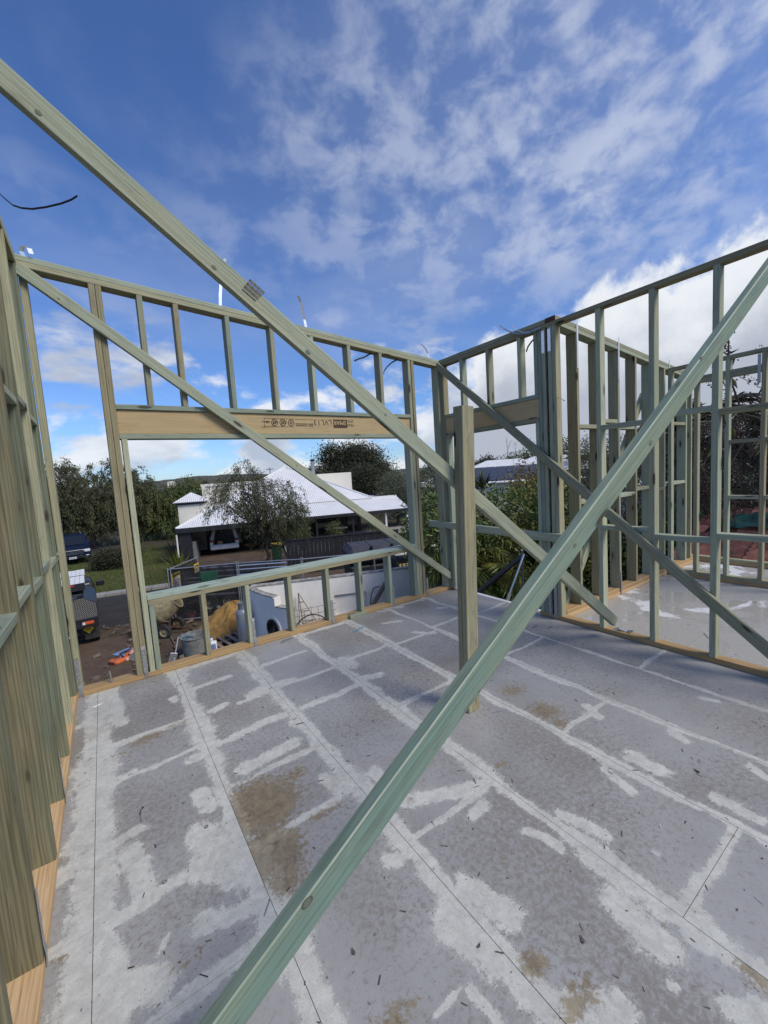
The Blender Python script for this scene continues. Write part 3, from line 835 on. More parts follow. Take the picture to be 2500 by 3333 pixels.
# storey below: plain masonry carrying the timber floor
ls = empty('lower_storey', (2.1, -2.6, GZ), 'rendered lower storey carrying the timber floor', 'building')
MB().box(-0.12, 4.40, 0.0, 0.11, GZ, -0.192).build('wall', CREAM, ls)
MB().box(-0.12, -0.01, -5.3, 0.0, GZ, -0.192).build('wall', CREAM, ls)
MB().box(4.29, 4.40, -1.62, 0.0, GZ, -0.192).build('wall', CREAM, ls)
MB().box(4.40, 8.18, -1.72, -1.62, GZ, -0.192).build('wall', CREAM, ls)
MB().box(8.08, 8.18, -5.0, -1.72, GZ, -0.192).build('wall', CREAM, ls)

# ------------------------------------------------------------------ timber wall frames
T = 0.045; D = 0.09; DX = 0.12; W = 4.306          # inner walls 90 mm, outer walls 120 mm deep
def zt(x): return 3.5586 - 0.0840 * x            # top of the raking double plate
def pick(): return random.choice((GREEN, GREEN, OLIVE, TEAL))
def strap(parent, pts, side, w_=0.03, mat=None, t=0.0016):
    return MB().ribbon(pts, side, w_, t).build('metal_strap', mat or GALV, parent)
YV, XV, ZV = (0, 1, 0), (1, 0, 0), (0, 0, 1)

# ---- back wall (window opening)
bw = empty('wall_frame', (2.15, 0.045, 0), 'green pine stud wall with a wide window opening and a low double sill', 'wall frame')
def bstud(x, z0, z1, mat=None, name='stud'):
    return timber(name, (x + T / 2, 0.06, z0), (x + T / 2, 0.06, z1), DX, T - 0.001, YV, mat or pick(), bw)
timber('bottom_plate', (0.0, 0.06, T / 2), (4.40, 0.06, T / 2), DX, T, YV, PINE, bw)
timber('top_plate', (-0.12, 0.06, zt(-0.12) - 1.5 * T), (W - 0.002, 0.06, zt(W) - 1.5 * T), DX, T - 0.001, YV, OLIVE, bw)
timber('top_plate', (-0.12, 0.06, zt(-0.12) - 0.5 * T), (W - 0.002, 0.06, zt(W) - 0.5 * T), DX - 0.004, T - 0.001, YV, GREEN, bw)
top = lambda x: zt(x + T / 2) - 2 * T - 0.001
for x, m_ in ((0.002, OLIVE), (0.436, OLIVE), (0.482, OLIVE), (3.758, GREEN), (3.814, OLIVE), (4.26, OLIVE)):
    bstud(x, T, top(x), m_)
bstud(0.538, T, 2.157, TEAL, 'jamb_stud'); bstud(3.712, T, 2.157, TEAL, 'jamb_stud')
bstud(0.590, T, 0.662, TEAL, 'jack_stud'); bstud(3.664, T, 0.662, TEAL, 'jack_stud')
for x, m_ in ((1.03, OLIVE), (1.45, TEAL), (1.907, GREEN), (2.366, GREEN), (2.812, TEAL), (3.255, TEAL)):
    bstud(x, T, 0.662, m_, 'jack_stud')
for x, m_ in ((0.777, GREEN), (1.06, OLIVE), (1.51, TEAL), (1.954, GREEN), (2.40, GREEN), (2.869, GREEN), (3.314, GREEN)):
    bstud(x, 2.456, top(x), m_, 'cripple_stud')
timber('sill_plate', (0.588, 0.06, 0.6845), (3.712, 0.06, 0.6845), DX, T - 0.001, YV, OLIVE, bw)
timber('sill_plate', (0.586, 0.06, 0.7295), (3.712, 0.06, 0.7295), DX + 0.004, T - 0.001, YV, MINT, bw)
timber('lintel_plate', (0.528, 0.06, 2.1795), (3.757, 0.06, 2.1795), DX, T - 0.001, YV, TEAL, bw)
timber('lintel_plate', (0.528, 0.06, 2.4335), (3.757, 0.06, 2.4335), DX, T - 0.001, YV, TEAL, bw)
lv = timber('lintel_beam', (0.528, 0.040, 2.3065), (3.757, 0.040, 2.3065), 0.207, 0.045, ZV, LVL, bw)
# printed grading marks on the beam, upside down
def text(body, loc, size, mat, parent, right, up, name='printed_mark', extr=0.0):
    cu_ = bpy.data.curves.new(name, 'FONT'); cu_.body = body; cu_.size = size; cu_.resolution_u = 2; cu_.extrude = extr
    tmp = bpy.data.objects.new('tmp_text', cu_); COL.objects.link(tmp)
    dg = bpy.context.evaluated_depsgraph_get()
    me = bpy.data.meshes.new_from_object(tmp.evaluated_get(dg))
    bpy.data.objects.remove(tmp); bpy.data.curves.remove(cu_)
    me.materials.clear(); me.materials.append(mat)
    r_, u_ = Vector(right).normalized(), Vector(up).normalized(); n_ = r_.cross(u_)
    M = Matrix(((r_.x, u_.x, n_.x, loc[0]), (r_.y, u_.y, n_.y, loc[1]), (r_.z, u_.z, n_.z, loc[2]), (0, 0, 0, 1)))
    return mobj(name, me, mat, parent, M)
LF = 0.040 - 0.0225 - 0.0012                      # front face of the beam
def bx_at(px): return on_y(px, 1380, LF).x
zmid = 2.318
text('LVL13', (bx_at(1081), LF, zmid + 0.045), 0.090, INKBR, lv, (-1, 0, 0), (0, 0, -1))
xs0, xs1 = bx_at(1085), bx_at(1130)
MB().box(xs0, xs1, LF - 0.0002, LF + 0.001, zmid - 0.045, zmid + 0.052).build('printed_mark', INKBR, lv)
text('SMART', (xs1 - 0.014, LF - 0.0008, zmid + 0.036), 0.066, LVL, lv, (-1, 0, 0), (0, 0, -1))
text('SMART', (bx_at(1151), LF, zmid + 0.050), 0.045, INKBR, lv, (-1, 0, 0), (0, 0, -1))
text('FRAME', (bx_at(1151), LF, zmid + 0.004), 0.045, INKBR, lv, (-1, 0, 0), (0, 0, -1))
for px_a, px_b in ((962, 1000), (1003, 1020)):
    for dz_, w2 in ((0.040, 0.004), (-0.010, 0.010), (-0.03, 0.010)):
        MB().box(bx_at(px_a), bx_at(px_b), LF - 0.0002, LF + 0.001, zmid + dz_, zmid + dz_ + w2).build('printed_mark', INKBR, lv)
for px_c in (894, 921, 948):                       # three boxed round stamps
    xc = bx_at(px_c); r_ = 0.036
    MB().lathe([(r_, -0.0006), (r_, 0.0006), (r_ - 0.008, 0.0006), (r_ - 0.008, -0.0006)], 20, Matrix.Translation((xc, LF, zmid + 0.005)) @ Matrix.Rotation(R(90), 4, 'X'), close=True).build('printed_mark', INKBR, lv)
    MB().lathe([(0.016, -0.0006), (0.016, 0.0006), (0.008, 0.0006), (0.008, -0.0006)], 12, Matrix.Translation((xc, LF, zmid + 0.005)) @ Matrix.Rotation(R(90), 4, 'X'), close=True).build('printed_mark', INKBR, lv)
    for (x_, z_, w_, h_) in ((xc - 0.11, zmid - 0.04, 0.15, 0.004), (xc - 0.11, zmid + 0.045, 0.15, 0.004), (xc - 0.11, zmid - 0.04, 0.004, 0.088), (xc - 0.095, zmid, 0.045, 0.006), (xc - 0.095, zmid + 0.014, 0.045, 0.006)):
        MB().box(x_, x_ + w_, LF - 0.0002, LF + 0.001, z_, z_ + h_).build('printed_mark', INKBR, lv)
MB().box(bx_at(852), bx_at(875), LF - 0.0002, LF + 0.001, zmid + 0.01, zmid + 0.016).build('printed_mark', INKBR, lv)
# tie-down straps over the bottom plate
for x, z1, white in ((0.010, 0.34, 0), (0.492, 0.30, 1), (1.487, 0.30, 1), (2.402, 0.28, 0), (3.292, 0.26, 0), (3.868, 0.25, 0)):
    s_ = strap(bw, [(x + 0.018, -0.0025, 0.004), (x + 0.018, -0.006, 0.05), (x + 0.016, -0.0025, 0.10), (x + 0.012, -0.003, z1)], XV, 0.030)
    if white:
        MB().ribbon([(x + 0.012, -0.0055, z1 - 0.028), (x + 0.012, -0.0075, z1 + 0.004)], XV, 0.032, 0.003).build('strap_end', BRIGHT, s_)
# loose roof tie straps standing above the plate
def topstrap(pts_px, yv, w_=0.028, mat=BRIGHT, side=XV, parent=bw):
    return strap(parent, [on_y(a, b, yv + k_) for a, b, k_ in pts_px], side, w_, mat)
topstrap([(717, 995, 0), (717, 960, 0), (719, 925, 0), (722, 890, -0.01), (727, 860, -0.02), (733, 842, -0.03)], 0.04)
topstrap([(996, 1065, 0), (991, 1040, 0), (985, 1012, -0.02), (979, 985, -0.04), (970, 962, -0.07)], 0.04)
topstrap([(1397, 1166, 0), (1392, 1150, 0), (1386, 1136, -0.02), (1372, 1120, -0.05), (1350, 1115, -0.09)], 0.04, 0.02)
topstrap([(77, 833, 0), (70, 818, 0), (72, 804, -0.01), (82, 800, -0.02), (95, 808, -0.04), (102, 826, -0.05)], 0.03, 0.03)
topstrap([(1215, 1146, 0), (1200, 1154, 0), (1185, 1163, -0.03), (1168, 1168, -0.05), (1153, 1175, -0.08)], 0.07, 0.02, CHAR, ZV)
topstrap([(1297, 1168, 0), (1275, 1180, 0), (1262, 1192, -0.03), (1252, 1205, -0.05), (1248, 1216, -0.08)], 0.07, 0.02, CHAR, ZV)

# ---- left wall
lw = empty('wall_frame', (-0.06, -2.4, 0), 'long green pine stud wall beside the floor edge, its close studs seen edge on', 'wall frame')
def lstud(y, mat=None):
    return timber('stud', (-0.06, y + T / 2, T), (-0.06, y + T / 2, 3.5586 - 2 * T), DX, T - 0.001, XV, mat or pick(), lw)
timber('bottom_plate', (-0.06, -0.002, T / 2), (-0.06, -5.2, T / 2), DX, T, XV, PINE, lw)
timber('top_plate', (-0.06, -0.002, 3.5686 - 1.5 * T), (-0.06, -5.2, 3.5686 - 1.5 * T), DX, T - 0.001, XV, OLIVE, lw)
timber('top_plate', (-0.06, -0.002, 3.5686 - 0.5 * T), (-0.06, -5.2, 3.5686 - 0.5 * T), DX - 0.004, T - 0.001, XV, GREEN, lw)
LY = (-0.048, -0.53, -0.985, -1.44, -1.89, -2.39, -2.84, -3.29, -3.74, -4.19)
for i, y in enumerate(LY):
    lstud(y, BROWNSHADE if i != 1 else OLIVE)
for i in range(len(LY) - 1):
    z_ = 1.20 + (0.035 if i % 2 else 0.0); z2 = 2.28 + (0.04 if i % 2 else 0)
    for zz in (z_, z2):
        timber('nogging', (-0.062, LY[i], zz), (-0.062, LY[i + 1] + T, zz), DX - 0.006, T - 0.001, XV, TEAL, lw)
for y in (-1.405, -2.355):
    strap(lw, [(0.0025, y, 0.004), (0.006, y, 0.05), (0.0025, y, 0.10), (0.003, y, 0.30)], YV, 0.03)
strap(lw, [CAM + ray(a, b) * k_ for a, b, k_ in ((-60, 600, 3.0), (-20, 612, 2.98), (14, 645, 2.96), (42, 668, 2.94), (70, 677, 2.92), (105, 680, 2.9), (150, 674, 2.88), (200, 662, 2.86), (232, 650, 2.84), (252, 637, 2.83))], (-0.2, -0.75, 0.6), 0.013, CHAR)

# ---- right wall (door opening, then open studs)
rw = empty('wall_frame', (W + 0.045, -2.4, 0), 'green pine stud wall with a door opening and a steel post beside it', 'wall frame')
HT = 3.1968
def rstud(y, z0=T, z1=HT - 2 * T, mat=None, name='stud'):
    return timber(name, (W + 0.045, y + T / 2, z0), (W + 0.045, y + T / 2, z1), D, T - 0.001, XV, mat or pick(), rw)
timber('bottom_plate', (W + 0.045, -1.46, T / 2), (W + 0.045, -5.0, T / 2), D, T, XV, PINE, rw)
timber('top_plate', (W + 0.045, 0.09, HT - 1.5 * T), (W + 0.045, -5.0, HT - 1.5 * T), D, T - 0.001, XV, OLIVE, rw)
timber('top_plate', (W + 0.045, 0.09, HT - 0.5 * T), (W + 0.045, -1.612, HT - 0.5 * T), D - 0.004, T - 0.001, XV, GREEN, rw)
for y, m_ in ((-0.012, GREEN), (-0.060, OLIVE)):
    rstud(y, T, HT - 2 * T, m_)
rstud(-0.108, T, 2.157, TEAL, 'jamb_stud'); rstud(-1.515, T, 2.157, GREEN, 'jamb_stud')
for y, m_ in ((-0.418, TEAL), (-0.854, GREEN), (-1.306, TEAL), (-1.515, TEAL)):
    rstud(y, 2.456, HT - 2 * T, m_, 'cripple_stud')
for y, m_ in ((-1.563, TEAL), (-1.6095, GREEN), (-1.682, GREEN), (-1.729, OLIVE), (-2.180, TEAL), (-2.635, GREEN), (-3.077, GREEN), (-3.53, TEAL), (-3.98, GREEN), (-4.43, OLIVE)):
    rstud(y, T, HT - 2 * T, m_)
timber('lintel_plate', (W + 0.045, -0.108, 2.1795), (W + 0.045, -1.515, 2.1795), D, T - 0.001, XV, GREEN, rw)
timber('lintel_plate', (W + 0.045, -0.062, 2.4335), (W + 0.045, -1.515, 2.4335), D, T - 0.001, XV, TEAL, rw)
timber('lintel_beam', (W + 0.035, -0.062, 2.3065), (W + 0.035, -1.515, 2.3065), 0.207, 0.045, ZV, LVL, rw)
MB().box(W + 0.022, W + 0.085, -1.6365, -1.6105, T, HT - 2 * T - 0.01).build('steel_post', RUST, rw)
for y in (-1.588, -1.660):
    MB().ribbon([(W - 0.0025, y, 2.86), (W - 0.003, y, 3.085)], YV, 0.034, 0.003).build('nail_plate', BRIGHT, rw)
    MB().ribbon([(W - 0.0025, y, 0.004), (W - 0.004, y, 0.05), (W - 0.003, y, 0.52)], YV, 0.034, 0.003).build('nail_plate', GALV, rw)
for i, (a, b, z_, m_) in enumerate(((-2.180, -2.590, 1.055, TEAL), (-2.635, -3.032, 1.005, TEAL), (-3.077, -3.485, 1.05, GREEN), (-3.53, -3.935, 1.0, GREEN))):
    timber('nogging', (W + 0.045, a, z_), (W + 0.045, b, z_), D - 0.004, T - 0.001, XV, m_, rw)
for (a, b, z_, m_) in ((-2.180, -2.590, 2.015, GREEN), (-2.635, -3.032, 2.055, GREEN), (-3.077, -3.485, 2.02, OLIVE)):
    timber('nogging', (W + 0.045, a, z_), (W + 0.045, b, z_), D - 0.004, T - 0.001, XV, m_, rw)
# coil of loose strap hooked over the plate
for q in ([(1626, 1059, 0), (1640, 1070, .0), (1660, 1080, 0), (1685, 1086, 0), (1720, 1084, 0), (1755, 1068, 0)], [(1669, 1060, 0), (1682, 1074, 0), (1702, 1082, 0), (1730, 1080, 0), (1758, 1066, 0)]):
    strap(rw, [on_x(a, b, W - 0.02 - 0.004 * i) for i, (a, b, _) in enumerate(q)], (0.5, 0.3, 0.8), 0.026, GALV)
strap(rw, [on_x(1746, 1096, W + 0.1), on_x(1730, 1112, W + 0.13), on_x(1719, 1128, W + 0.15), on_x(1713, 1145, W + 0.16)], (0.2, 0.6, 0.6), 0.024, CHAR)

# ---- cross wall of the next room
cw_ = empty('wall_frame', (6.2, -1.692, 0), 'green pine stud wall closing the wet floored room, white straps on its top plate', 'wall frame')
CYF = -1.737; CYM = CYF + 0.06
def cstud(x, mat=None, z0=2 * T):
    return timber('stud', (x + T / 2, CYM, z0), (x + T / 2, CYM, zt(x + T / 2) - 2 * T - 0.002), DX, T - 0.001, YV, mat or pick(), cw_)
timber('bottom_plate', (W + 0.092, CYM, T / 2), (8.14, CYM, T / 2), DX, T - 0.001, YV, PINE, cw_)
timber('bottom_plate', (W + 0.092, CYM + 0.004, 1.5 * T), (8.14, CYM + 0.004, 1.5 * T), DX, T - 0.001, YV, PINE, cw_)
timber('top_plate', (W + 0.092, CYM, zt(W + 0.09) - 1.5 * T), (8.14, CYM, zt(8.14) - 1.5 * T), DX, T - 0.001, YV, GREEN, cw_)
timber('top_plate', (W - 0.002, CYM, zt(W) - 0.5 * T + 0.001), (8.14, CYM, zt(8.14) - 0.5 * T + 0.001), DX - 0.004, T - 0.001, YV, GREEN, cw_)
MB().box(W - 0.0045, W - 0.0025, CYM - 0.058, CYM + 0.058, HT - T + 0.001, HT).build('end_grain', RUST, cw_)
CXS = (4.675, 5.12, 5.565, 6.0, 6.44, 6.84, 7.59, 7.785)
for i, x in enumerate(CXS):
    cstud(x, (OLIVE, OLIVE, GREEN, OLIVE, GREEN, OLIVE, GREEN, OLIVE)[i])
for i in range(len(CXS) - 2):
    for z_ in (1.27 + (0.03 if i % 2 else -0.02), 2.11 + (0.05 if i % 2 else -0.02)):
        timber('nogging', (CXS[i] + T, CYM + 0.003, z_), (CXS[i + 1], CYM + 0.003, z_), DX - 0.008, T - 0.001, YV, GREEN, cw_)
for x in (4.697, 5.587, 7.0):
    s_ = strap(cw_, [(x, CYF - 0.0035, zt(x) - 0.46), (x, CYF - 0.0035, zt(x) - 0.03), (x, CYF - 0.004, zt(x) + 0.05)], XV, 0.030, BRIGHT, 0.002)
strap(cw_, [(5.587, CYF - 0.003, 0.30), (5.587, CYF - 0.008, 0.16), (5.587, CYF - 0.012, 0.10), (5.587, CYF - 0.004, 0.0)], XV, 0.03)
timber('wind_brace', (4.60, CYM + 0.084, 0.05), (6.55, CYM + 0.084, 2.55), 0.09, 0.045, ZV, GREEN, cw_)

# ---- two partition walls parallel to the right wall
w2f = empty('wall_frame', (6.995, -2.8, 0), 'low partition of green studs with a double head plate, beyond the wet floor', 'wall frame')
def part_wall(root, X, z1, ys, yend, dbl):
    timber('bottom_plate', (X + 0.045, CYF - 0.002, T / 2), (X + 0.045, yend, T / 2), D, T - 0.001, XV, PINE, root)
    timber('bottom_plate', (X + 0.045, CYF - 0.002, 1.5 * T), (X + 0.045, yend, 1.5 * T), D - 0.004, T - 0.001, XV, OLIVE, root)
    timber('top_plate', (X + 0.045, CYF - 0.002, z1 - T / 2), (X + 0.045, yend, z1 - T / 2), D, T, XV, GREEN, root)
    for y in ys:
        timber('stud', (X + 0.045, y + T / 2, 2 * T), (X + 0.045, y + T / 2, z1 - T), D, T - 0.001, XV, pick(), root)
part_wall(w2f, 6.95, 2.905, (-1.785, -2.09, -2.42, -2.765, -3.2, -3.65), -4.4, True)
for a, b, z_ in ((-2.09, -2.375, 2.70), (-2.09, -2.375, 2.655), (-2.42, -2.72, 2.70), (-2.42, -2.72, 2.655), (-2.42, -2.72, 1.83), (-2.42, -2.72, 1.125), (-2.765, -3.155, 1.83), (-2.765, -3.155, 1.125)):
    timber('nogging', (6.995, a, z_), (6.995, b, z_), D - 0.006, T - 0.001, XV, GREEN, w2f)
strap(w2f, [(6.947, -2.70, 2.50), (6.9465, -2.70, 2.84)], YV, 0.032, GALV)
w3f = empty('wall_frame', (8.09, -2.8, 0), 'low timber plates edging the far side of the floor, before the red tiled roof', 'wall frame')
for k_, (z_, dd, m_) in enumerate(((T / 2, D, PINE), (1.5 * T, D - 0.004, OLIVE))):
    timber('bottom_plate', (8.095, CYF - 0.002, z_), (8.095, -4.4, z_), dd, T - 0.001, XV, m_, w3f)

# ------------------------------------------------------------------ braces, prop and loose pieces
def brace(label, p0, p1, side, mat, w_=0.09, t_=0.045, arris=None):
    b = timber('timber_brace', p0, p1, w_, t_, side, mat, None, 0.0045, 0.0, 0.0, arris)
    return tag(b, label, 'timber brace', 'temporary braces')
# across the room: left wall head to right wall foot
E1 = on_x(2000, 2022, W - 0.028); F1 = Vector((0.03, -1.96, 3.50))
Q1 = CAM + ray(0, 246) * 1.6
dir1 = (Q1 - E1).normalized()
F1 = E1 + dir1 * ((E1.x - 0.02) / -dir1.x)
b1 = brace('long brace with a grey printed stamp, running down to the door wall plate', E1, F1, ZV, GREEN, 0.094)
# across the room: left wall foot to right wall head
T4 = CAM + ray(2500, 880) * 2.62; B4 = CAM + ray(722, 3333) * 1.06
d4 = (T4 - B4).normalized()
b4_lo = B4 - d4 * ((B4.z - 0.055) / d4.z); b4_hi = T4 + d4 * ((W - 0.03 - T4.x) / d4.x)
b4 = brace('thick rough teal brace passing in front of the free standing post', b4_lo, b4_hi, ZV, TEALD, 0.096, 0.048, wood('pale_sawn_arris', ((0.42, 0.45, 0.33), (0.36, 0.42, 0.32), (0.22, 0.27, 0.20)), 0.2, 0.8))
# on the walls
def mid(a, b): return (a + b) / 2
e = -0.024
b2 = brace('brace nailed across the window wall, under its raking plate', mid(on_y(50, 844, e), on_y(57, 896, e)) + Vector((0.0, 0, 0)), mid(on_y(1500, 1886, e), on_y(1500, 1912, e)), ZV, GREEN, 0.09, 0.045)
e = W - 0.024
b3 = brace('brace nailed across the door wall, crossing its open studs', mid(on_x(1424, 1177, e), on_x(1421, 1202, e)), on_x(2500, 2117, e) + (on_x(2500, 2117, e) - on_x(1422, 1190, e)) * 0.05, ZV, GREEN, 0.085, 0.045)
# printed stamps on the brace faces
def stamp(o, px, plane_y, ang_len, rows, body, mat=INK):
    c0 = on_y(px[0], px[1], plane_y)
    return c0
ax = (E1 - F1).normalized(); upv = (Vector(ZV) - ax * ax.z).normalized()
nrm1 = ax.cross(upv)
fpt = F1 + nrm1 * 0.0229
def on_brace1(px, py):
    d_ = ray(px, py); k_ = (fpt - CAM).dot(nrm1) / d_.dot(nrm1)
    return CAM + d_ * k_
c0 = on_brace1(823, 950)
GREYINK = plain('grey_stamp_ink', (0.085, 0.08, 0.07), 0.85, 0, 0.5, 70)
for i in range(4):
    h_ = 0.016 if i < 3 else 0.008
    o_ = c0 + upv * (0.036 - i * 0.0215)
    Mx = Matrix(((ax.x, upv.x, nrm1.x, o_.x), (ax.y, upv.y, nrm1.y, o_.y), (ax.z, upv.z, nrm1.z, o_.z), (0, 0, 0, 1)))
    MB().box(-0.045, 0.045 - i * 0.003, -h_ / 2, h_ / 2, 0, 0.0006, Mx).build('printed_mark', GREYINK, b1)
    if i < 3:
        q = o_ - ax * 0.036 - upv * 0.0055 + nrm1 * 0.0008
        text('542 75 1825', q, 0.0155, GREEN, b1, ax, upv)
c0 = on_brace1(1575, 1670)
for i in range(3):
    q = c0 + upv * (0.018 - i * 0.018) - ax * 0.03
    text('MGP 10', q, 0.018, GREYINK, b1, ax, upv)

# free-standing prop post nailed to the back of the long brace
px0 = on_z(1526, 2324, 0); 
post = empty('prop_post', (2.35, -2.225, 0), 'square weathered green post standing free on the floor', 'post')
timber('post_leaf', (2.352, -2.2475, 0.002), (2.424, -2.2475, 2.128), 0.112, 0.045, XV, OLIVE, post, 0.004)
timber('post_leaf', (2.354, -2.2020, 0.002), (2.426, -2.2020, 2.130), 0.112, 0.0455, XV, OLIVE, post, 0.004)
# guard rail across the doorway
rail = tag(timber('guard_rail', (W - 0.025, 0.335, 0.94), (W - 0.025, -1.86, 0.91), 0.09, 0.045, ZV, TEAL, None), 'horizontal guard rail nailed inside the doorway, one end poking past the corner', 'rail')
# offcut block lying against the plate
a_ = on_z(1140, 2020, 0); b_ = on_z(1188, 2004, 0)
bl = timber('offcut_block', (a_.x + 0.01, a_.y + 0.055, 0.0225), (b_.x + 0.03, b_.y + 0.065, 0.0225), 0.09, 0.045, YV, TEAL, None)
tag(bl, 'short green timber offcut lying on the floor against the window wall plate', 'offcut')
ch = MB().prism([(2.45, -0.42, 0.001), (2.62, -0.35, 0.001), (2.63, -0.33, 0.001), (2.47, -0.39, 0.001)], (0, 0, 0.004)).build('wood_shim', LBLUE)
tag(ch, 'thin blue packer strip on the grey floor near the offcut', 'packer')
o_ = on_z(930, 2087, 0)
ch = MB().prism([(o_.x - 0.07, o_.y - 0.03, 0.001), (o_.x + 0.09, o_.y + 0.02, 0.001), (o_.x + 0.10, o_.y + 0.05, 0.001), (o_.x - 0.03, o_.y + 0.03, 0.001)], (0, 0, 0.005)).build('wood_shim', GREYW)
tag(ch, 'grey fibre cement chip lying on the floor below the sill', 'packer')
# bundle of strap left on the right wall plate
co_ = empty('strap_coil', (W + 0.04, -2.36, T), 'twisted scrap of galvanised strap lying on the door wall plate', 'strap')
for i in range(3):
    MB().ribbon([(W + 0.01 + 0.02 * i, -2.26, T + 0.002), (W + 0.03, -2.31, T + 0.014 + 0.006 * i), (W + 0.05, -2.37, T + 0.010), (W + 0.03 + 0.012 * i, -2.43, T + 0.026)], (0.8, 0, 0.5), 0.022, 0.0015).build('strap_piece', GALV, co_)
# bolt in the bottom plate
bo = empty('anchor_bolt', (0.24, 0.03, T), 'steel bolt sticking up out of the window wall plate', 'bolt')
MB().tube([(0.245, 0.03, T), (0.24, 0.03, T + 0.10)], 0.007, 10).build('shank', GALV, bo)
MB().tube([(0.245, 0.03, T), (0.245, 0.03, T + 0.012)], 0.014, 6).build('nut', GALV, bo)
# nail driven half way into the corner stud
na = tag(MB().tube([on_x(1817, 1293, W + 0.02), on_x(1836, 1304, W - 0.09)], 0.0025, 6).tube([on_x(1836, 1304, W - 0.089), on_x(1836.5, 1304.3, W - 0.092)], 0.006, 8).build('nail', GALV), 'long nail half driven into the stud beside the steel post', 'nail')

# nails, screws, washers scattered on the floor
def nail(px, py, ln, ang, bent=0.0):
    q = on_z(px, py, 0.0035)
    d_ = Vector((math.cos(ang), math.sin(ang), 0)); e_ = Vector((-d_.y, d_.x, 0))
    p0, p1, p2 = q - d_ * ln * 0.5, q + e_ * bent * ln, q + d_ * ln * 0.5
    return MB().tube([p0, p1, p2], 0.0021, 6).tube([p2, p2 + d_ * 0.002], 0.0050, 8)
NAILS = ((320, 2295, 0.09, 0.3, 0, 'loose steel nail on the white compound near the corner of the window wall'), (540, 2730, 0.09, 0.15, -0.25, 'bent wire on the grey panel beside the white patch'),
         (618, 2462, 0.07, 1.0, 0.1, 'nail lying beside the ragged compound patch on the second panel'), (459, 2660, 0.06, 1.5, 0, 'rusty nail lying along the panel away from other bits'),
         (1610, 2317, 0.07, -0.5, 0, 'straight nail on the floor at the foot of the prop post'), (870, 2955, 0.06, 0.9, 0, 'nail lying by the joint beside the brown stain'),
         (405, 2568, 0.05, 0.2, 0.2, 'curl of thin wire on the grey panel'), (460, 2640, 0.045, 1.2, 0.1, 'short dark nail beside the rusty one'),
         (1740, 2040, 0.08, 0.0, 0, 'nail lying on the floor near the steel post'), (1790, 2042, 0.05, 0.1, 0, 'short nail on the floor near the door wall plate'),
         (2300, 2070, 0.12, 0.6, 0, 'long wire offcut on the wet screed'), (975, 2355, 0.05, -0.3, 0.0, 'dark screw lying on the joint below the sill'))
for (a, b, ln, an, be, lab) in NAILS:
    q = nail(a, b, ln, an, be).build('nail', CHAR if random.random() < 0.4 else GALV)
    tag(q, lab, 'nail')
for (a, b, lab) in ((536, 2870, 'steel washer on the big grey panel under the patch'), (672, 2690, 'steel washer on the grey panel by the joint'), (598, 2612, 'small steel washer beside the ragged round patch')):
    q = on_z(a, b, 0.003)
    r_ = 0.010 if 'small' not in lab else 0.007
    tag(MB().lathe([(r_, -0.0015), (r_, 0.0015), (r_ * 0.5, 0.0015), (r_ * 0.5, -0.0015)], 14, Matrix.Translation(q), close=True).build('washer', GALV), lab, 'washer')
# splinters, leaves and chips: uncountable litter
chips = MB()
rc = random.Random(5)
for i in range(950):
    x, y = rc.uniform(0.02, 4.2), rc.uniform(-4.0, -0.05)
    if rc.random() < 0.25:
        x, y = rc.uniform(4.45, 6.8), rc.uniform(-3.6, -1.8)
    a = rc.uniform(0, 6.28); ln = rc.choice((0.006, 0.010, 0.014, 0.022, 0.03)) * rc.uniform(0.6, 1.2); wd = min(ln * 0.5, rc.uniform(0.0015, 0.006))
    c_, s_ = math.cos(a), math.sin(a)
    P_ = lambda u_, v_, z_: (x + u_ * c_ - v_ * s_, y + u_ * s_ + v_ * c_, z_)
    h_ = rc.uniform(0.001, 0.004)
    chips.add([P_(-ln / 2, -wd / 2, 0.0012), P_(ln / 2, -wd / 3, 0.0012 + h_ * 0.3), P_(ln / 2, wd / 3, 0.0012 + h_), P_(-ln / 2, wd / 2, 0.0012 + h_ * 0.4)], [(0, 1, 2, 3)])
LITTER = plain('litter', (0.075, 0.058, 0.042), 0.9, 0, 0.7, 14)
tag(chips.build('floor_litter', LITTER), 'splinters and leaf scraps scattered over the floor', 'litter', kind='stuff')
for (a, b, sz, an, lab) in ((2268, 2510, 0.05, 1.2, 'brown timber chip lying on a panel near a narrow floor joint'), (1895, 3058, 0.045, 0.9, 'curled brown leaf on the wide grey panel'), (1560, 3078, 0.03, 0.3, 'small brown leaf on the white wiped patch'),
                            (1150, 3098, 0.04, 1.4, 'torn brown leaf beside the thick brace'), (2150, 2690, 0.02, 0.5, 'white paper scrap on the grey panel'), (1600, 2215, 0.03, 0.4, 'red brown leaf on the stained panel near the post')):
    q = on_z(a, b, 0.002); sz *= 0.7; c_, s_ = math.cos(an), math.sin(an)
    pts = [(-.5, -.06), (-.15, -.24), (.5, .02), (.1, .12), (-.25, .2)]
    mb = MB().prism([(q.x + sz * (u_ * c_ - v_ * s_), q.y + sz * (u_ * s_ + v_ * c_), 0.002 + 0.006 * abs(u_)) for u_, v_ in pts], (0, 0, 0.0015))
    tag(mb.build('leaf_scrap', WHITEP if 'white' in lab.split()[0] else LITTER), lab, 'scrap')

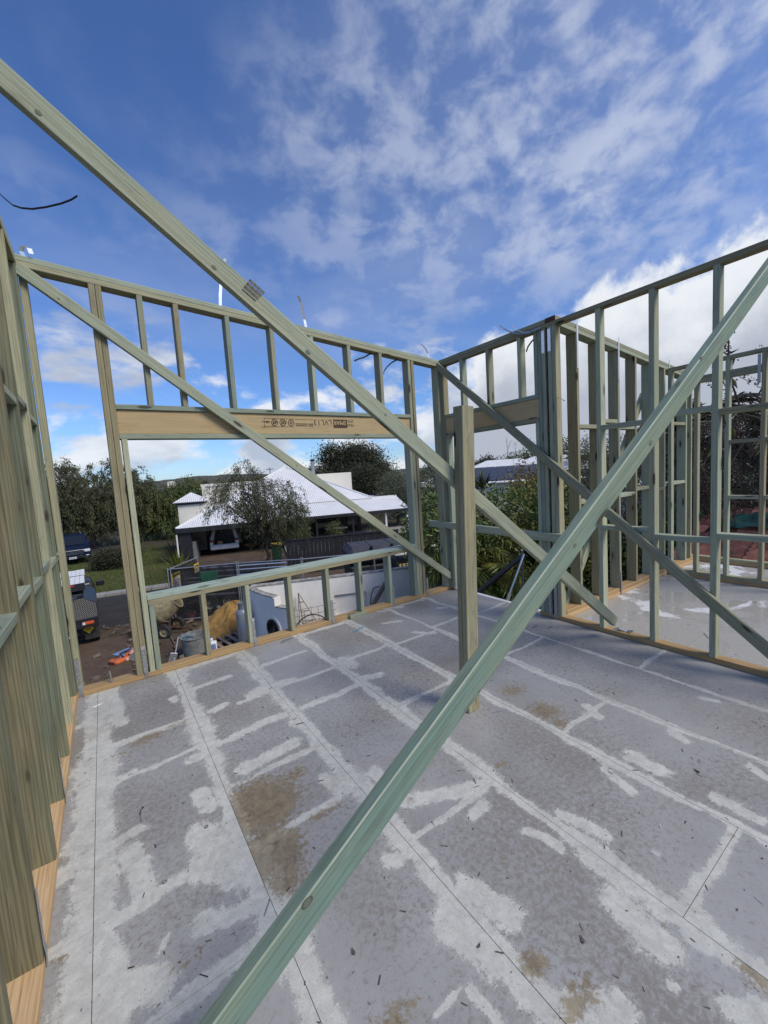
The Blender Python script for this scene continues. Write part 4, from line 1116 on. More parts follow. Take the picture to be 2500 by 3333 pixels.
# dark knots standing out on the brace faces
KNOT, t = newmat('knot_wood')
co = t.n('ShaderNodeTexCoord').outputs['Object']
rr_ = t.vm('LENGTH', scl(t, co, (1.0, 1.25, 0.0)))
rr_ = t.m('ADD', rr_, t.m('MULTIPLY', t.m('SUBTRACT', t.noise(co, 90, 3, 0.6), 0.5), 0.010))
kc = t.mix(t.ramp(t.m('SINE', t.m('MULTIPLY', rr_, 900.0)), -0.3, 0.9), (0.115, 0.130, 0.092), (0.165, 0.190, 0.138))
kc = t.mix(t.ramp(rr_, 0.011, 0.017), kc, (0.085, 0.088, 0.062))
finish(t, kc, 0.75)
def knot(brace_o, p0, p1, off_n, px, py, r_=0.017, face='front', el=1.5):
    r_ *= 0.68
    ax_ = (p1 - p0).normalized(); up_ = (Vector(ZV) - ax_ * ax_.z).normalized(); n_ = ax_.cross(up_)
    if (CAM - p0).dot(n_) < 0: n_ = -n_
    if face == 'top':
        n_ = up_ if (CAM - p0).dot(up_) > 0 else -up_
    pt = p0 + n_ * off_n; d_ = ray(px, py); q = CAM + d_ * ((pt - CAM).dot(n_) / d_.dot(n_))
    y_ = n_.cross(ax_)
    M = Matrix(((ax_.x, y_.x, n_.x, q.x), (ax_.y, y_.y, n_.y, q.y), (ax_.z, y_.z, n_.z, q.z), (0, 0, 0, 1)))
    vs_ = [(0, 0, 0.0012)] + [(r_ * el * math.cos(a), r_ * math.sin(a), 0.0005) for a in np.linspace(0, 2 * math.pi, 18, endpoint=False)]
    MB().add(vs_, [(0, 1 + i, 1 + (i + 1) % 18) for i in range(18)]).build('knot', KNOT, brace_o, None, M)
for px, py, r_ in ((1000, 2938, 0.019), (1872, 1775, 0.012), (2118, 1442, 0.016), (2284, 1166, 0.015), (1560, 2250, 0.006)):
    knot(b4, b4_lo, b4_hi, 0.0245, px, py, r_)
for px, py, r_ in ((125, 366, 0.013), (697, 870, 0.013), (1003, 1146, 0.015), (1255, 1350, 0.008), (1385, 1500, 0.006)):
    knot(b1, E1, F1, 0.0235, px, py, r_)
for px, py, r_ in ((191, 972, 0.010), (474, 1185, 0.012), (648, 1310, 0.011), (822, 1432, 0.012), (967, 1515, 0.010)):
    knot(b2, on_y(53, 870, -0.0465), on_y(1500, 1899, -0.0465), 0.0004, px, py, r_)
for px, py, r_ in ((1498, 1249, 0.009), (1851, 1558, 0.012)):
    knot(b3, on_x(1422, 1190, W - 0.0465), on_x(2500, 2117, W - 0.0465), 0.0004, px, py, r_)

# ------------------------------------------------------------------ building site below the window
def yawM(loc, a, s=1.0):
    return Matrix.Translation(Vector(loc)) @ Matrix.Rotation(a, 4, 'Z') @ Matrix.Scale(s, 4)
def wheel(parent, M, r_, wd, rim=GALV, rim_r=0.62, spokes=0):
    """axis along local Y of M"""
    A = M @ Matrix.Rotation(R(90), 4, 'X')
    ty = MB().lathe([(r_ * rim_r, -wd / 2), (r_ * 0.93, -wd / 2), (r_, -wd * 0.36), (r_, wd * 0.36), (r_ * 0.93, wd / 2), (r_ * rim_r, wd / 2)], 24, A, close=True).build('tyre', RUBBER, parent, 40)
    rm = MB().lathe([(0.0, -wd * 0.10), (r_ * 0.2, -wd * 0.14), (r_ * 0.24, -wd * 0.02), (r_ * 0.5, wd * 0.02), (r_ * rim_r, -wd * 0.32), (r_ * rim_r, wd * 0.42), (r_ * 0.5, wd * 0.20), (r_ * 0.24, wd * 0.20), (r_ * 0.2, wd * 0.36), (0.0, wd * 0.38)], 24, A).build('rim', rim, ty, 40)
    for j in range(spokes):                           # dark slots round the rim
        a = 2 * math.pi * j / spokes
        for sgn in (1, -1):
            MB().cbox(-0.016, 0.016, -0.045, 0.045, 0, 0.012, 0.004, A @ Matrix.Rotation(a, 4, 'Z') @ Matrix.Translation((r_ * 0.43, 0, sgn * wd * 0.13 + (0.015 if sgn > 0 else -0.028)))).build('slot', BLACK, rm)
    return ty

# ---- concrete mixer
mx = empty('concrete_mixer', (1.35, 10.25, GZ), 'tilted cement splashed concrete mixer on small rubber wheels', 'concrete mixer')
mc = Vector((1.38, 10.2, GZ))
wheel(mx, yawM(mc + Vector((0.10, -0.42, 0.20)), R(-38)), 0.21, 0.12, MUDDY)
wheel(mx, yawM(mc + Vector((0.55, 0.16, 0.20)), R(-38)), 0.21, 0.12, MUDDY)
fr_ = MB()
fr_.tube([mc + Vector((0.10, -0.42, 0.20)), mc + Vector((0.55, 0.16, 0.20))], 0.025, 8)
fr_.tube([mc + Vector((0.32, -0.14, 0.20)), mc + Vector((0.05, 0.05, 0.62))], 0.035, 8)
fr_.tube([mc + Vector((0.32, -0.14, 0.22)), mc + Vector((0.75, -0.42, 0.16)), mc + Vector((0.98, -0.62, 0.02))], 0.022, 8)
fr_.tube([mc + Vector((-0.38, 0.45, 0.0)), mc + Vector((-0.15, 0.22, 0.62)), mc + Vector((0.1, 0.0, 0.7))], 0.028, 8)
fr_.tube([mc + Vector((-0.62, 0.10, 0.0)), mc + Vector((-0.20, 0.10, 0.62))], 0.028, 8)
fr_.build('frame', RUST, mx, 40)
MB().cbox(-0.26, 0.26, -0.18, 0.18, -0.22, 0.20, 0.03, yawM(mc + Vector((-0.02, 0.0, 0.58)), R(-30))).build('gearbox', PINKM, mx)
Mdrum = Matrix.Translation(mc + Vector((0.10, -0.10, 0.86))) @ Vector((0.80, -0.36, 0.48)).to_track_quat('Z', 'Y').to_matrix().to_4x4()
dr = MB().lathe([(0.0, -0.52), (0.26, -0.50), (0.42, -0.34), (0.45, -0.10), (0.45, 0.04), (0.40, 0.20), (0.29, 0.52), (0.305, 0.53), (0.305, 0.56), (0.275, 0.56), (0.27, 0.50), (0.37, 0.20), (0.42, 0.0), (0.40, -0.30), (0.0, -0.44)], 28, Mdrum).build('drum', MUDDY, mx, 40)
MB().lathe([(0.452, -0.08), (0.475, -0.08), (0.475, 0.0), (0.452, 0.0)], 28, Mdrum, close=True).build('ring_gear', MUDDY, dr)
MB().cbox(-0.012, 0.012, 0.05, 0.34, -0.2, 0.40, 0.004, Mdrum @ Matrix.Rotation(0.5, 4, 'Z')).build('paddle', MUDDY, dr)
# plank leaning in the mud beside it
a_ = on_z(553, 2070, GZ + 0.02); b_ = on_z(576, 2110, GZ + 0.03)
tag(timber('loose_batten', a_, b_, 0.05, 0.03, ZV, OLDWOOD), 'short pale batten lying in the mud between mixer and tub', 'batten')

# ---- mixing tub with hose and lid
tc_ = on_y(594, 2100, 7.75); tc_ = Vector((2.02, 7.75, GZ))
tub = empty('mixing_tub', tc_, 'grey cement splashed tub of water, hose and lid inside', 'tub')
r_ = 0.36; TH = 0.57
tb = MB().lathe([(0.0, 0.005), (r_ * 0.88, 0.0), (r_ * 0.90, 0.03), (r_ * 0.99, TH - 0.03), (r_ * 1.05, TH - 0.02), (r_ * 1.05, TH), (r_ * 0.97, TH), (r_ * 0.93, TH - 0.15), (r_ * 0.86, 0.05), (0.0, 0.04)], 36, Matrix.Translation(tc_)).build('tub_body', TUBM, tub, 40)
hh = []
for i in range(22):
    a = i / 21 * 3.6 + 1.4
    hh.append(tc_ + Vector((math.cos(a) * r_ * 0.74, math.sin(a) * r_ * 0.74, TH - 0.10 + 0.10 * math.sin(i / 21 * math.pi))))
tag(MB().tube(hh, 0.013, 8).build('hose', LBLUE, None, 60), 'blue hose coiled inside the grey tub', 'hose')
tag(MB().lathe([(0, 0), (0.15, 0.0), (0.16, 0.015), (0.155, 0.03), (0, 0.038)], 24, Matrix.Translation(tc_ + Vector((0.06, -0.06, TH - 0.22))) @ Matrix.Rotation(R(8), 4, 'X')).build('floating_disc', plain('cream_lid', (0.62, 0.57, 0.42), 0.6), None, 40), 'round cream lid floating in the grey tub', 'lid')
sh = empty('shovel', tc_ + Vector((-0.45, -0.15, 0)), 'grey metal shovel propped against the tub', 'shovel')
MB().tube([tc_ + Vector((-0.62, -0.30, 0.02)), tc_ + Vector((-0.40, 0.0, 0.62))], 0.016, 8).build('handle', GALV, sh)
MB().cbox(-0.09, 0.09, -0.012, 0.012, -0.28, 0.0, 0.01, Matrix.Translation(tc_ + Vector((-0.56, -0.22, 0.30))) @ Matrix.Rotation(R(20), 4, 'Y')).build('blade', GALV, sh)

# ---- sand pile
sp_ = Vector((3.22, 9.15, GZ))
nr, na_ = 26, 44
vs_, fs = [], []
for i in range(nr + 1):
    q = i / nr
    for j in range(na_):
        a = 2 * math.pi * j / na_
        rr = q * (1.02 + 0.16 * math.sin(2 * a + 1) + 0.09 * math.sin(5 * a))
        prof = max(0.0, (1 - q) ** 0.9)
        z_ = 1.0 * prof * (1 - 0.12 * math.exp(-(q / 0.12) ** 2)) + 0.07 * math.sin(5 * a + 9 * q) * math.cos(3 * a) * q * (1 - q) * 2 + rng.uniform(-0.035, 0.035) * (1 - q * 0.6)
        if abs(((a - 3.9 + math.pi) % (2 * math.pi)) - math.pi) < 0.35 and 0.25 < q < 0.7: z_ -= 0.10
        vs_.append((sp_.x + rr * math.cos(a) + 0.35 * (1 - q) * 0.6, sp_.y + rr * math.sin(a), GZ + z_ - 0.02))
for i in range(nr):
    for j in range(na_):
        fs.append((i * na_ + j, (i + 1) * na_ + j, (i + 1) * na_ + (j + 1) % na_, i * na_ + (j + 1) % na_))
tag(MB().add(vs_, fs).build('sand_pile', SAND, None, 60), 'heap of yellow brickies sand beside the gas bottle', 'sand')
ps = empty('marker_stake', (2.62, 9.6, GZ), 'bright orange stake standing in front of the sand heap', 'stake')
q0 = on_z(691, 2045, GZ)
q0 = Vector((2.56, 9.02, GZ))
MB().tube([q0, q0 + Vector((-0.03, 0.0, 1.02))], 0.020, 8).build('stake_lower', ORANGE, ps)
MB().tube([q0 + Vector((-0.03, 0.0, 1.02)), q0 + Vector((-0.034, 0.0, 1.14))], 0.021, 8).build('stake_band', BLACK, ps)
MB().tube([q0 + Vector((-0.034, 0.0, 1.14)), q0 + Vector((-0.05, 0.0, 1.62))], 0.026, 8).build('stake_upper', ORANGE, ps)

# ---- LPG cylinder
gb = Vector((3.22, 7.25, GZ))
gs = empty('gas_cylinder', gb, 'tall grey gas cylinder with an open collar beside the curved white wall', 'gas cylinder')
MB().lathe([(0.0, 0.05), (0.12, 0.05), (0.165, 0.09), (0.187, 0.16), (0.187, 1.00), (0.170, 1.07), (0.12, 1.13), (0.05, 1.15), (0.0, 1.15)], 32, Matrix.Translation(gb)).build('body', GASM, gs, 40)
MB().lathe([(0.15, 0.0), (0.155, 0.10), (0.148, 0.10), (0.143, 0.0)], 28, Matrix.Translation(gb), close=True).build('foot_ring', GASM, gs, 40)
MB().lathe([(0.118, 1.10), (0.118, 1.30), (0.124, 1.31), (0.112, 1.31), (0.108, 1.10)], 28, Matrix.Translation(gb), close=True).build('collar', GASM, gs, 40)
MB().tube([gb + Vector((0, 0, 1.13)), gb + Vector((0, 0, 1.24))], 0.028, 10).tube([gb + Vector((0, -0.07, 1.19)), gb + Vector((0, 0.03, 1.19))], 0.02, 8).build('valve', plain('brass', (0.55, 0.36, 0.12), 0.35, 0.9), gs)
for z_, w_ in ((0.74, 0.9), (0.67, 0.7), (0.60, 1.0)):      # faded blue printed label
    pts = [gb + Vector((0.1885 * math.sin(a), -0.1885 * math.cos(a), z_)) for a in np.linspace(-0.75 * w_, 0.35 * w_, 9)]
    MB().ribbon(pts, ZV, 0.035, 0.001).build('label', plain('faded_blue_print', (0.16, 0.24, 0.42), 0.5, 0, 0.4, 30) if 'faded_blue_print' not in MATS else MATS['faded_blue_print'], gs)

# ---- pallet and drink bottle crate
pc = Vector((3.02, 7.98, GZ)); pm = yawM(pc, R(10))
pal = empty('timber_pallet', pc, 'broken grey timber pallet lying by the sand heap', 'pallet')
for i, x in enumerate((-0.52, -0.29, -0.05, 0.18, 0.42)):
    MB().cbox(x, x + 0.10, -0.55, 0.52 - 0.08 * (i % 2), 0.115, 0.135, 0.004, pm).build('deck_board', PALLETW, pal)
for y in (-0.5, -0.02, 0.42):
    MB().cbox(-0.54, 0.54, y, y + 0.05, 0.02, 0.114, 0.004, pm).build('bearer', PALLETW, pal)
for x in (-0.5, 0.0, 0.4):
    MB().cbox(x, x + 0.10, -0.55, 0.5, 0.0, 0.019, 0.003, pm).build('base_board', PALLETW, pal)
q0 = Vector((2.42, 7.62, GZ)); cm_ = yawM(q0, R(-15))
jc = empty('chemical_jug', q0, 'white plastic jug with a blue label standing beside the pallet', 'jug')
MB().cbox(-0.11, 0.11, -0.08, 0.08, 0.0, 0.30, 0.03, cm_).cbox(-0.08, 0.02, -0.05, 0.05, 0.29, 0.40, 0.02, cm_).build('body', WHITES, jc)
MB().cbox(-0.085, 0.085, -0.083, -0.079, 0.06, 0.24, 0.001, cm_).build('label', MATS['faded_blue_print'], jc)
MB().lathe([(0.03, 0.40), (0.03, 0.44), (0, 0.44)], 14, cm_ @ Matrix.Translation((-0.03, 0, 0))).build('cap', BLUE, jc)

# ---- tool case and battery box on the sheet just outside the wall
for k_, (px, py, mat, lab, sx_, sy_, sz_, an) in enumerate(((401, 2135, ORANGE, 'orange drill case lying open on the brown ply sheet', 0.30, 0.17, 0.11, 0.55), (432, 2128, PINKM, 'faded red saw lying beside the orange drill case', 0.20, 0.16, 0.10, 0.2))):
    q0 = on_z(px, py + 14, GZ + 0.02)
    root = empty('tool_case' if k_ == 0 else 'circular_saw', q0, lab, 'tool')
    Mt = yawM(q0, an)
    if k_ == 0:
        MB().cbox(-sx_, sx_, -sy_, sy_, 0, sz_, 0.03, Mt).cbox(sx_ * 0.2, sx_ * 1.3, -sy_ * 0.5, sy_ * 0.9, 0.02, sz_ * 1.8, 0.04, Mt).build('case', ORANGE, root)
        MB().cbox(-sx_ * 0.6, sx_ * 0.9, -sy_ * 0.3, sy_ * 0.8, sz_ * 1.9, sz_ * 2.1, 0.008, Mt).cbox(-sx_ * 0.3, sx_ * 0.3, -sy_ * 0.2, sy_ * 0.2, sz_ * 1.0, sz_ * 1.9, 0.01, Mt).build('tray', MATS['faded_blue_print'], root)
        MB().tube([Mt @ Vector((-sx_, -sy_ * 0.5, sz_ * 0.6)), Mt @ Vector((-sx_ * 1.15, 0, sz_ * 0.8)), Mt @ Vector((-sx_, sy_ * 0.5, sz_ * 0.6))], 0.014, 6).build('handle', BLACK, root)
    else:
        MB().cbox(-sx_, sx_, -sy_, sy_, 0, sz_, 0.03, Mt).cbox(-sx_ * 0.4, sx_ * 0.8, -sy_ * 0.7, sy_ * 0.7, sz_, sz_ * 2.2, 0.05, Mt).build('motor_housing', PINKM, root)
        MB().lathe([(0, -0.004), (0.13, -0.004), (0.13, 0.004), (0, 0.004)], 24, Mt @ Matrix.Translation((0.02, -sy_ - 0.02, 0.09)) @ Matrix.Rotation(R(90), 4, 'X')).build('blade', GALV, root)
        MB().tube([Mt @ Vector((-sx_, 0, 0.1)), Mt @ Vector((-sx_ * 1.4, 0, 0.24)), Mt @ Vector((0, 0, 0.28))], 0.02, 8).build('handle', BLACK, root)
pts = [on_z(440, 2160, GZ + 0.02), on_z(425, 2172, GZ + 0.02), on_z(428, 2180, GZ + 0.02), on_z(450, 2178, GZ + 0.02), on_z(462, 2184, GZ + 0.02)]
tag(MB().tube(pts, 0.01, 6).build('power_lead', plain('dull_lead', (0.25, 0.23, 0.17), 0.6)), 'pale power lead snaking from the faded red saw', 'cable')
# formply sheet laid on the mud
fpn = [on_z(415, 2068, GZ), Vector((0.47, 5.2, GZ)), Vector((-3.2, 5.3, GZ)), Vector((-3.2, 11.3, GZ))]
FORM = groundmat('muddy_formply', (0.085, 0.056, 0.038), (0.115, 0.08, 0.052), (0.050, 0.034, 0.025), 2.0, 0.85, 0.4)
tag(MB().prism([(q.x, q.y, GZ + 0.006) for q in fpn], (0, 0, 0.03)).build('ply_sheet', FORM), 'large muddy brown ply sheet laid over the yard', 'ply sheet')

# ---- temporary fencing
def fence_panel(a, b, h_, label, cloth=False, below=0.0, group='temporary fence panels'):
    a, b = Vector((*a, GZ)), Vector((*b, GZ))
    root = empty('mesh_fence', (a + b) / 2, label, 'fence', group)
    u_ = (b - a).normalized(); L = (b - a).length; up_ = Vector(ZV)
    for q in (a, b):
        MB().tube([q + up_ * 0.03, q + up_ * (h_ + 0.06)], 0.021, 8).build('post', GALV, root)
    for z_ in (0.14, h_):
        MB().tube([a + up_ * z_, b + up_ * z_], 0.019, 8).build('rail', GALV, root)
    mb = MB()
    nx, nz = int(L / 0.10), int((h_ - 0.14) / 0.20)
    for i in range(1, nx):
        q = a.lerp(b, i / nx); mb.tube([q + up_ * 0.14, q + up_ * h_], 0.0015, 4, False)
    for k_ in range(1, nz):
        z_ = 0.14 + (h_ - 0.14) * k_ / nz; mb.tube([a + up_ * z_, b + up_ * z_], 0.0015, 4, False)
    mb.build('wire_mesh', CHAR, root)
    for q in (a, b):
        MB().cbox(-0.30, 0.30, -0.11, 0.11, 0, 0.11, 0.02, yawM(q, math.atan2(u_.y, u_.x) + R(90))).build('foot', RUBBER, root)
    if cloth:
        n_ = Vector((-u_.y, u_.x, 0)); nn = 24; vs_, fs = [], []
        for i in range(nn + 1):
            for k_ in range(9):
                q = a.lerp(b, i / nn) + up_ * (0.12 + (h_ - 0.14) * k_ / 8) + n_ * (0.03 + 0.016 * math.sin(i * 1.1 + k_))
                if k_ == 8: q -= up_ * (0.02 + 0.015 * math.sin(i * 1.7))
                vs_.append(q)
        for i in range(nn):
            for k_ in range(8):
                fs.append((i * 9 + k_, (i + 1) * 9 + k_, (i + 1) * 9 + k_ + 1, i * 9 + k_ + 1))
        MB().add(vs_, fs).build('shade_cloth', SHADEC, root, 60)
    return root
FH = 1.9
f1 = fence_panel((1.86, 10.9), (3.05, 12.5), FH, 'mesh fence panel with dark cloth and two yellow safety signs', True)
fence_panel((1.95, 10.95), (3.85, 10.0), FH, 'mesh fence panel standing behind the mixer and sand', True)
fence_panel((3.90, 9.97), (5.66, 8.72), FH, 'mesh fence panel between trailer and white wall')
fence_panel((5.70, 8.70), (7.9, 7.6), FH, 'mesh fence panel running along behind the white wall')
# yellow safety signs cable-tied to the first panel
ua = (Vector((3.05, 12.5, 0)) - Vector((1.86, 10.9, 0))).normalized(); na = Vector((ua.y, -ua.x, 0))
def sign(s0, s1, z0, z1, label, head, big):
    base = Vector((1.86, 10.9, GZ)) + na * 0.05
    M = Matrix(((ua.x, 0, na.x, base.x), (ua.y, 0, na.y, base.y), (0, 1, 0, base.z), (0, 0, 0, 1)))
    root = empty('safety_sign', base + ua * s0 + Vector((0, 0, z0)), label, 'sign', 'signs on the fence')
    MB().box(s0, s1, z0, z1, 0, 0.006, M).build('board', YELLOW, root)
    if big:
        MB().box(s0 + 0.05, s1 - 0.03, z0 + 0.02, z1 - 0.16, 0.007, 0.010, M).build('white_field', WHITES, root)
        MB().box(s0 + 0.05, s1 - 0.03, z1 - 0.12, z1 - 0.05, 0.007, 0.010, M).build('heading_bar', INK, root)
        for i in range(5):
            z_ = z1 - 0.24 - i * 0.10
            if z_ > z0 + 0.05:
                MB().box(s0 + 0.09, s1 - 0.07 - 0.05 * (i % 2), z_ - 0.028, z_, 0.0105, 0.012, M).build('print_line', MATS['faded_blue_print'], root)
    else:
        MB().box(s0 + 0.03, s1 - 0.03, z1 - 0.13, z1 - 0.04, 0.007, 0.010, M).build('heading_bar', INK, root)
        MB().box(s0 + 0.06, s1, z0, z1 - 0.19, 0.007, 0.010, M).build('white_field', WHITES, root)
sign(0.10, 0.62, 0.98, 1.72, 'yellow bordered site notice with lines of print on the fence cloth', True, True)
sign(1.62, 1.97, 1.38, 1.70, 'small yellow and white sign at the top of the fence panel', False, False)
tag(MB().cbox(-0.28, 0.28, -0.02, 0.02, 0.0, 0.62, 0.015, Matrix.Translation((3.02, 10.36, GZ + 1.10)) @ Matrix.Rotation(R(-26), 4, 'Z')).build('green_jacket', DGREEN), 'dark green cloth hung over the fence top', 'cloth')

# ---- tandem trailer and small things behind the fence
tr0 = on_z(735, 1990, GZ)
trl = empty('tandem_trailer', (4.2, 11.8, GZ), 'dark tandem trailer with white wheels and silver rails behind the fence', 'trailer')
tM = yawM((4.15, 11.9, GZ), R(-33))
MB().cbox(-1.5, 1.9, -0.8, 0.8, 0.62, 0.70, 0.02, tM).cbox(-1.5, 1.9, -0.82, -0.76, 0.70, 1.05, 0.01, tM).cbox(-1.5, 1.9, 0.76, 0.82, 0.70, 1.05, 0.01, tM).cbox(-1.52, -1.46, -0.8, 0.8, 0.70, 1.05, 0.01, tM).build('tray', CHAR, trl)
for y in (-0.84, 0.84):
    MB().tube([tM @ Vector((-1.5, y, 1.12)), tM @ Vector((1.9, y, 1.12))], 0.03, 8).tube([tM @ Vector((-1.5, y, 1.28)), tM @ Vector((1.9, y, 1.28))], 0.03, 8).build('side_rail', BRIGHT, trl)
for x in (-0.62, 0.10):
    for y in (-0.86, 0.86):
        wheel(trl, tM @ Matrix.Translation((x, y, 0.33)) @ Matrix.Rotation(0 if y > 0 else math.pi, 4, 'Z'), 0.33, 0.2, WHITEP, 0.66, 8)
MB().cbox(-1.0, 0.5, -0.96, -0.74, 0.60, 0.66, 0.02, tM).cbox(-1.0, 0.5, 0.74, 0.96, 0.60, 0.66, 0.02, tM).build('mudguard', GALV, trl)
MB().tube([tM @ Vector((1.9, 0.5, 0.64)), tM @ Vector((3.0, 0.0, 0.55))], 0.04, 6).tube([tM @ Vector((1.9, -0.5, 0.64)), tM @ Vector((3.0, 0.0, 0.55))], 0.04, 6).build('drawbar', CHAR, trl)
q0 = on_z(610, 2010, GZ); 
bk = empty('camp_chair', (2.7, 11.75, GZ), 'folded dark blue camp chair behind the fence', 'chair')
for (a, b) in (((-0.25, -0.2, 0), (0.25, 0.2, 0.45)), ((0.25, -0.2, 0), (-0.25, 0.2, 0.45)), ((-0.25, 0.2, 0), (-0.25, 0.25, 0.95)), ((0.25, 0.2, 0), (0.25, 0.25, 0.95))):
    MB().tube([Vector(a) + Vector((2.7, 11.75, GZ)), Vector(b) + Vector((2.7, 11.75, GZ))], 0.012, 6).build('leg', CHAR, bk)
MB().cbox(-0.27, 0.27, -0.22, 0.22, 0.42, 0.46, 0.01, yawM((2.7, 11.75, GZ), 0)).build('seat', CANVAS, bk)
MB().cbox(-0.27, 0.27, 0.2, 0.24, 0.50, 0.95, 0.01, yawM((2.7, 11.75, GZ), 0)).build('backrest', CARNAVY, bk)
q0 = on_z(620, 2020, GZ)
tag(MB().lathe([(0, 0), (0.11, 0), (0.14, 0.24), (0.147, 0.245), (0.135, 0.245), (0.105, 0.015), (0, 0.012)], 20, Matrix.Translation(q0)).build('bucket', PINK, None, 40), 'small pink bucket on the dirt by the fence foot', 'bucket')
q0 = on_z(744, 1985, GZ)
mb = MB()
for i in range(9):
    c_ = q0 + Vector((random.uniform(-.35, .35), random.uniform(-.1, .25), 0.08 + random.uniform(0, .12)))
    mb.cbox(-0.12, 0.12, -0.09, 0.09, -0.06, 0.06, 0.04, Matrix.Translation(c_) @ Euler((random.uniform(-1, 1), random.uniform(-1, 1), random.uniform(0, 3))).to_matrix().to_4x4())
tag(mb.build('plastic_wrap', plain('crumpled_wrap', (0.42, 0.47, 0.56), 0.35, 0, 0.5, 12)), 'crumpled pale plastic wrap heaped below the trailer wheel', 'wrap')

# ---- rendered white wall with a curved wing and porthole
ww = empty('garden_wall', (6.2, 6.65, GZ), 'long rendered white garden wall with a shallow niche', 'wall')
wA, wB = Vector((3.62, 7.60, 0)), Vector((11.4, 4.62, 0))
uw = (wB - wA).normalized(); nw = Vector((uw.y, -uw.x, 0))       # nw points to the camera side
WT = 1.60
def wallbox(s0, s1, z0, z1, d0, d1):
    vs_ = []
    for z in (z0, z1):
        for s_, d_ in ((s0, d0), (s1, d0), (s1, d1), (s0, d1)):
            q = wA + uw * s_ + nw * d_; vs_.append((q.x, q.y, GZ + z))
    return MB().add(vs_, [(3, 2, 1, 0), (4, 5, 6, 7), (0, 1, 5, 4), (1, 2, 6, 5), (2, 3, 7, 6), (3, 0, 4, 7)])
n0 = 2.35; n1 = 3.35; nz0, nz1 = 0.42, 1.05
wb = wallbox(0, n0, 0, WT, -0.11, 0.11); 
for args in ((n0, n1, 0, nz0, -0.11, 0.11), (n0, n1, nz1, WT, -0.11, 0.11), (n0, n1, nz0, nz1, -0.11, 0.035), (n1, 8.3, 0, WT, -0.11, 0.11)):
    o_ = wallbox(*args); wb.add(o_.v, o_.f)
wb.build('wall_body', WWALL, ww)
wallbox(-0.02, 8.3, WT + 0.001, WT + 0.030, -0.125, 0.125).build('coping', CAPM, ww)
cvw = empty('curved_wing_wall', (3.8, 6.5, GZ), 'curved white wing wall with a round window and a stepped top', 'wall')
# plan curve from the long wall towards the house
cpts = [Vector((3.60, 7.66, 0)), Vector((3.585, 7.25, 0)), Vector((3.62, 6.85, 0)), Vector((3.69, 6.45, 0)), Vector((3.80, 6.05, 0)), Vector((3.90, 5.80, 0)), Vector((4.02, 5.58, 0))]
def cv(s_):                                       # smooth interpolation
    n_ = len(cpts) - 1; s_ = max(0, min(0.9999, s_)) * n_; i = int(s_); f_ = s_ - i
    p0, p1, p2, p3 = (cpts[max(i - 1, 0)], cpts[i], cpts[i + 1], cpts[min(i + 2, n_)])
    return 0.5 * ((2 * p1) + (p2 - p0) * f_ + (2 * p0 - 5 * p1 + 4 * p2 - p3) * f_ ** 2 + (3 * p1 - p0 - 3 * p2 + p3) * f_ ** 3)
def cvn(s_):
    t_ = (cv(s_ + 0.01) - cv(s_ - 0.01)).normalized(); return Vector((t_.y, -t_.x, 0))
NS, NZ_ = 72, 26
S_STEP = 0.66
PC, PZ, PR = 0.61, 0.74, 0.29                    # porthole centre (param, height) and radius
clen = sum((cv((i + 1) / 100) - cv(i / 100)).length for i in range(100))
vs_, fs = [], []
def hole(i, k_):
    s_ = (i + 0.5) / NS; z_ = (k_ + 0.5) / NZ_ * (WT - 0.02)
    return math.hypot((s_ - PC) * clen, z_ - PZ) < PR
step_i = int(S_STEP * NS)
# the two height zones are meshed separately so that the step stays sharp
for i in range(NS):
    for k_ in range(NZ_):
        if hole(i, k_): continue
        for side in (-1, 1):
            q = []
            for (di, dk) in ((0, 0), (1, 0), (1, 1), (0, 1)):
                s_ = (i + di) / NS; zt_ = (WT - 0.02) if i < step_i else (WT - 0.26)
                p_ = cv(s_) + cvn(s_) * (0.09 * side)
                q.append((p_.x, p_.y, GZ + zt_ * (k_ + dk) / NZ_))
            b_ = len(vs_); vs_ += q
            fs.append((b_, b_ + 1, b_ + 2, b_ + 3) if side > 0 else (b_ + 3, b_ + 2, b_ + 1, b_))
MB().add(vs_, fs).build('wall_body', WWALL, cvw)
mb = MB()                                         # rounded top edge, stepped
for (i0, i1, z_) in ((0, step_i, WT - 0.02), (step_i, NS, WT - 0.26)):
    for i in range(i0, i1):
        q = []
        for s_ in (i / NS, (i + 1) / NS):
            c_, n_ = cv(s_), cvn(s_)
            q += [c_ - n_ * 0.095, c_ + n_ * 0.095]
        pl_ = [(q[0].x, q[0].y, GZ + z_), (q[1].x, q[1].y, GZ + z_), (q[3].x, q[3].y, GZ + z_), (q[2].x, q[2].y, GZ + z_)]
        mb.prism(pl_[::-1], (0, 0, 0.03))
mb.build('coping', CAPM, cvw)
c_, n_ = cv(S_STEP), cvn(S_STEP); t_ = Vector((-n_.y, n_.x, 0))
MB().prism([(c_ - n_ * 0.1 - t_ * 0.05).to_tuple(), (c_ + n_ * 0.1 - t_ * 0.05).to_tuple(), (c_ + n_ * 0.1 + t_ * 0.05).to_tuple(), (c_ - n_ * 0.1 + t_ * 0.05).to_tuple()], (0, 0, 0.25)).build('step_block', WWALL, cvw, None, Matrix.Translation((0, 0, GZ + WT - 0.27)))
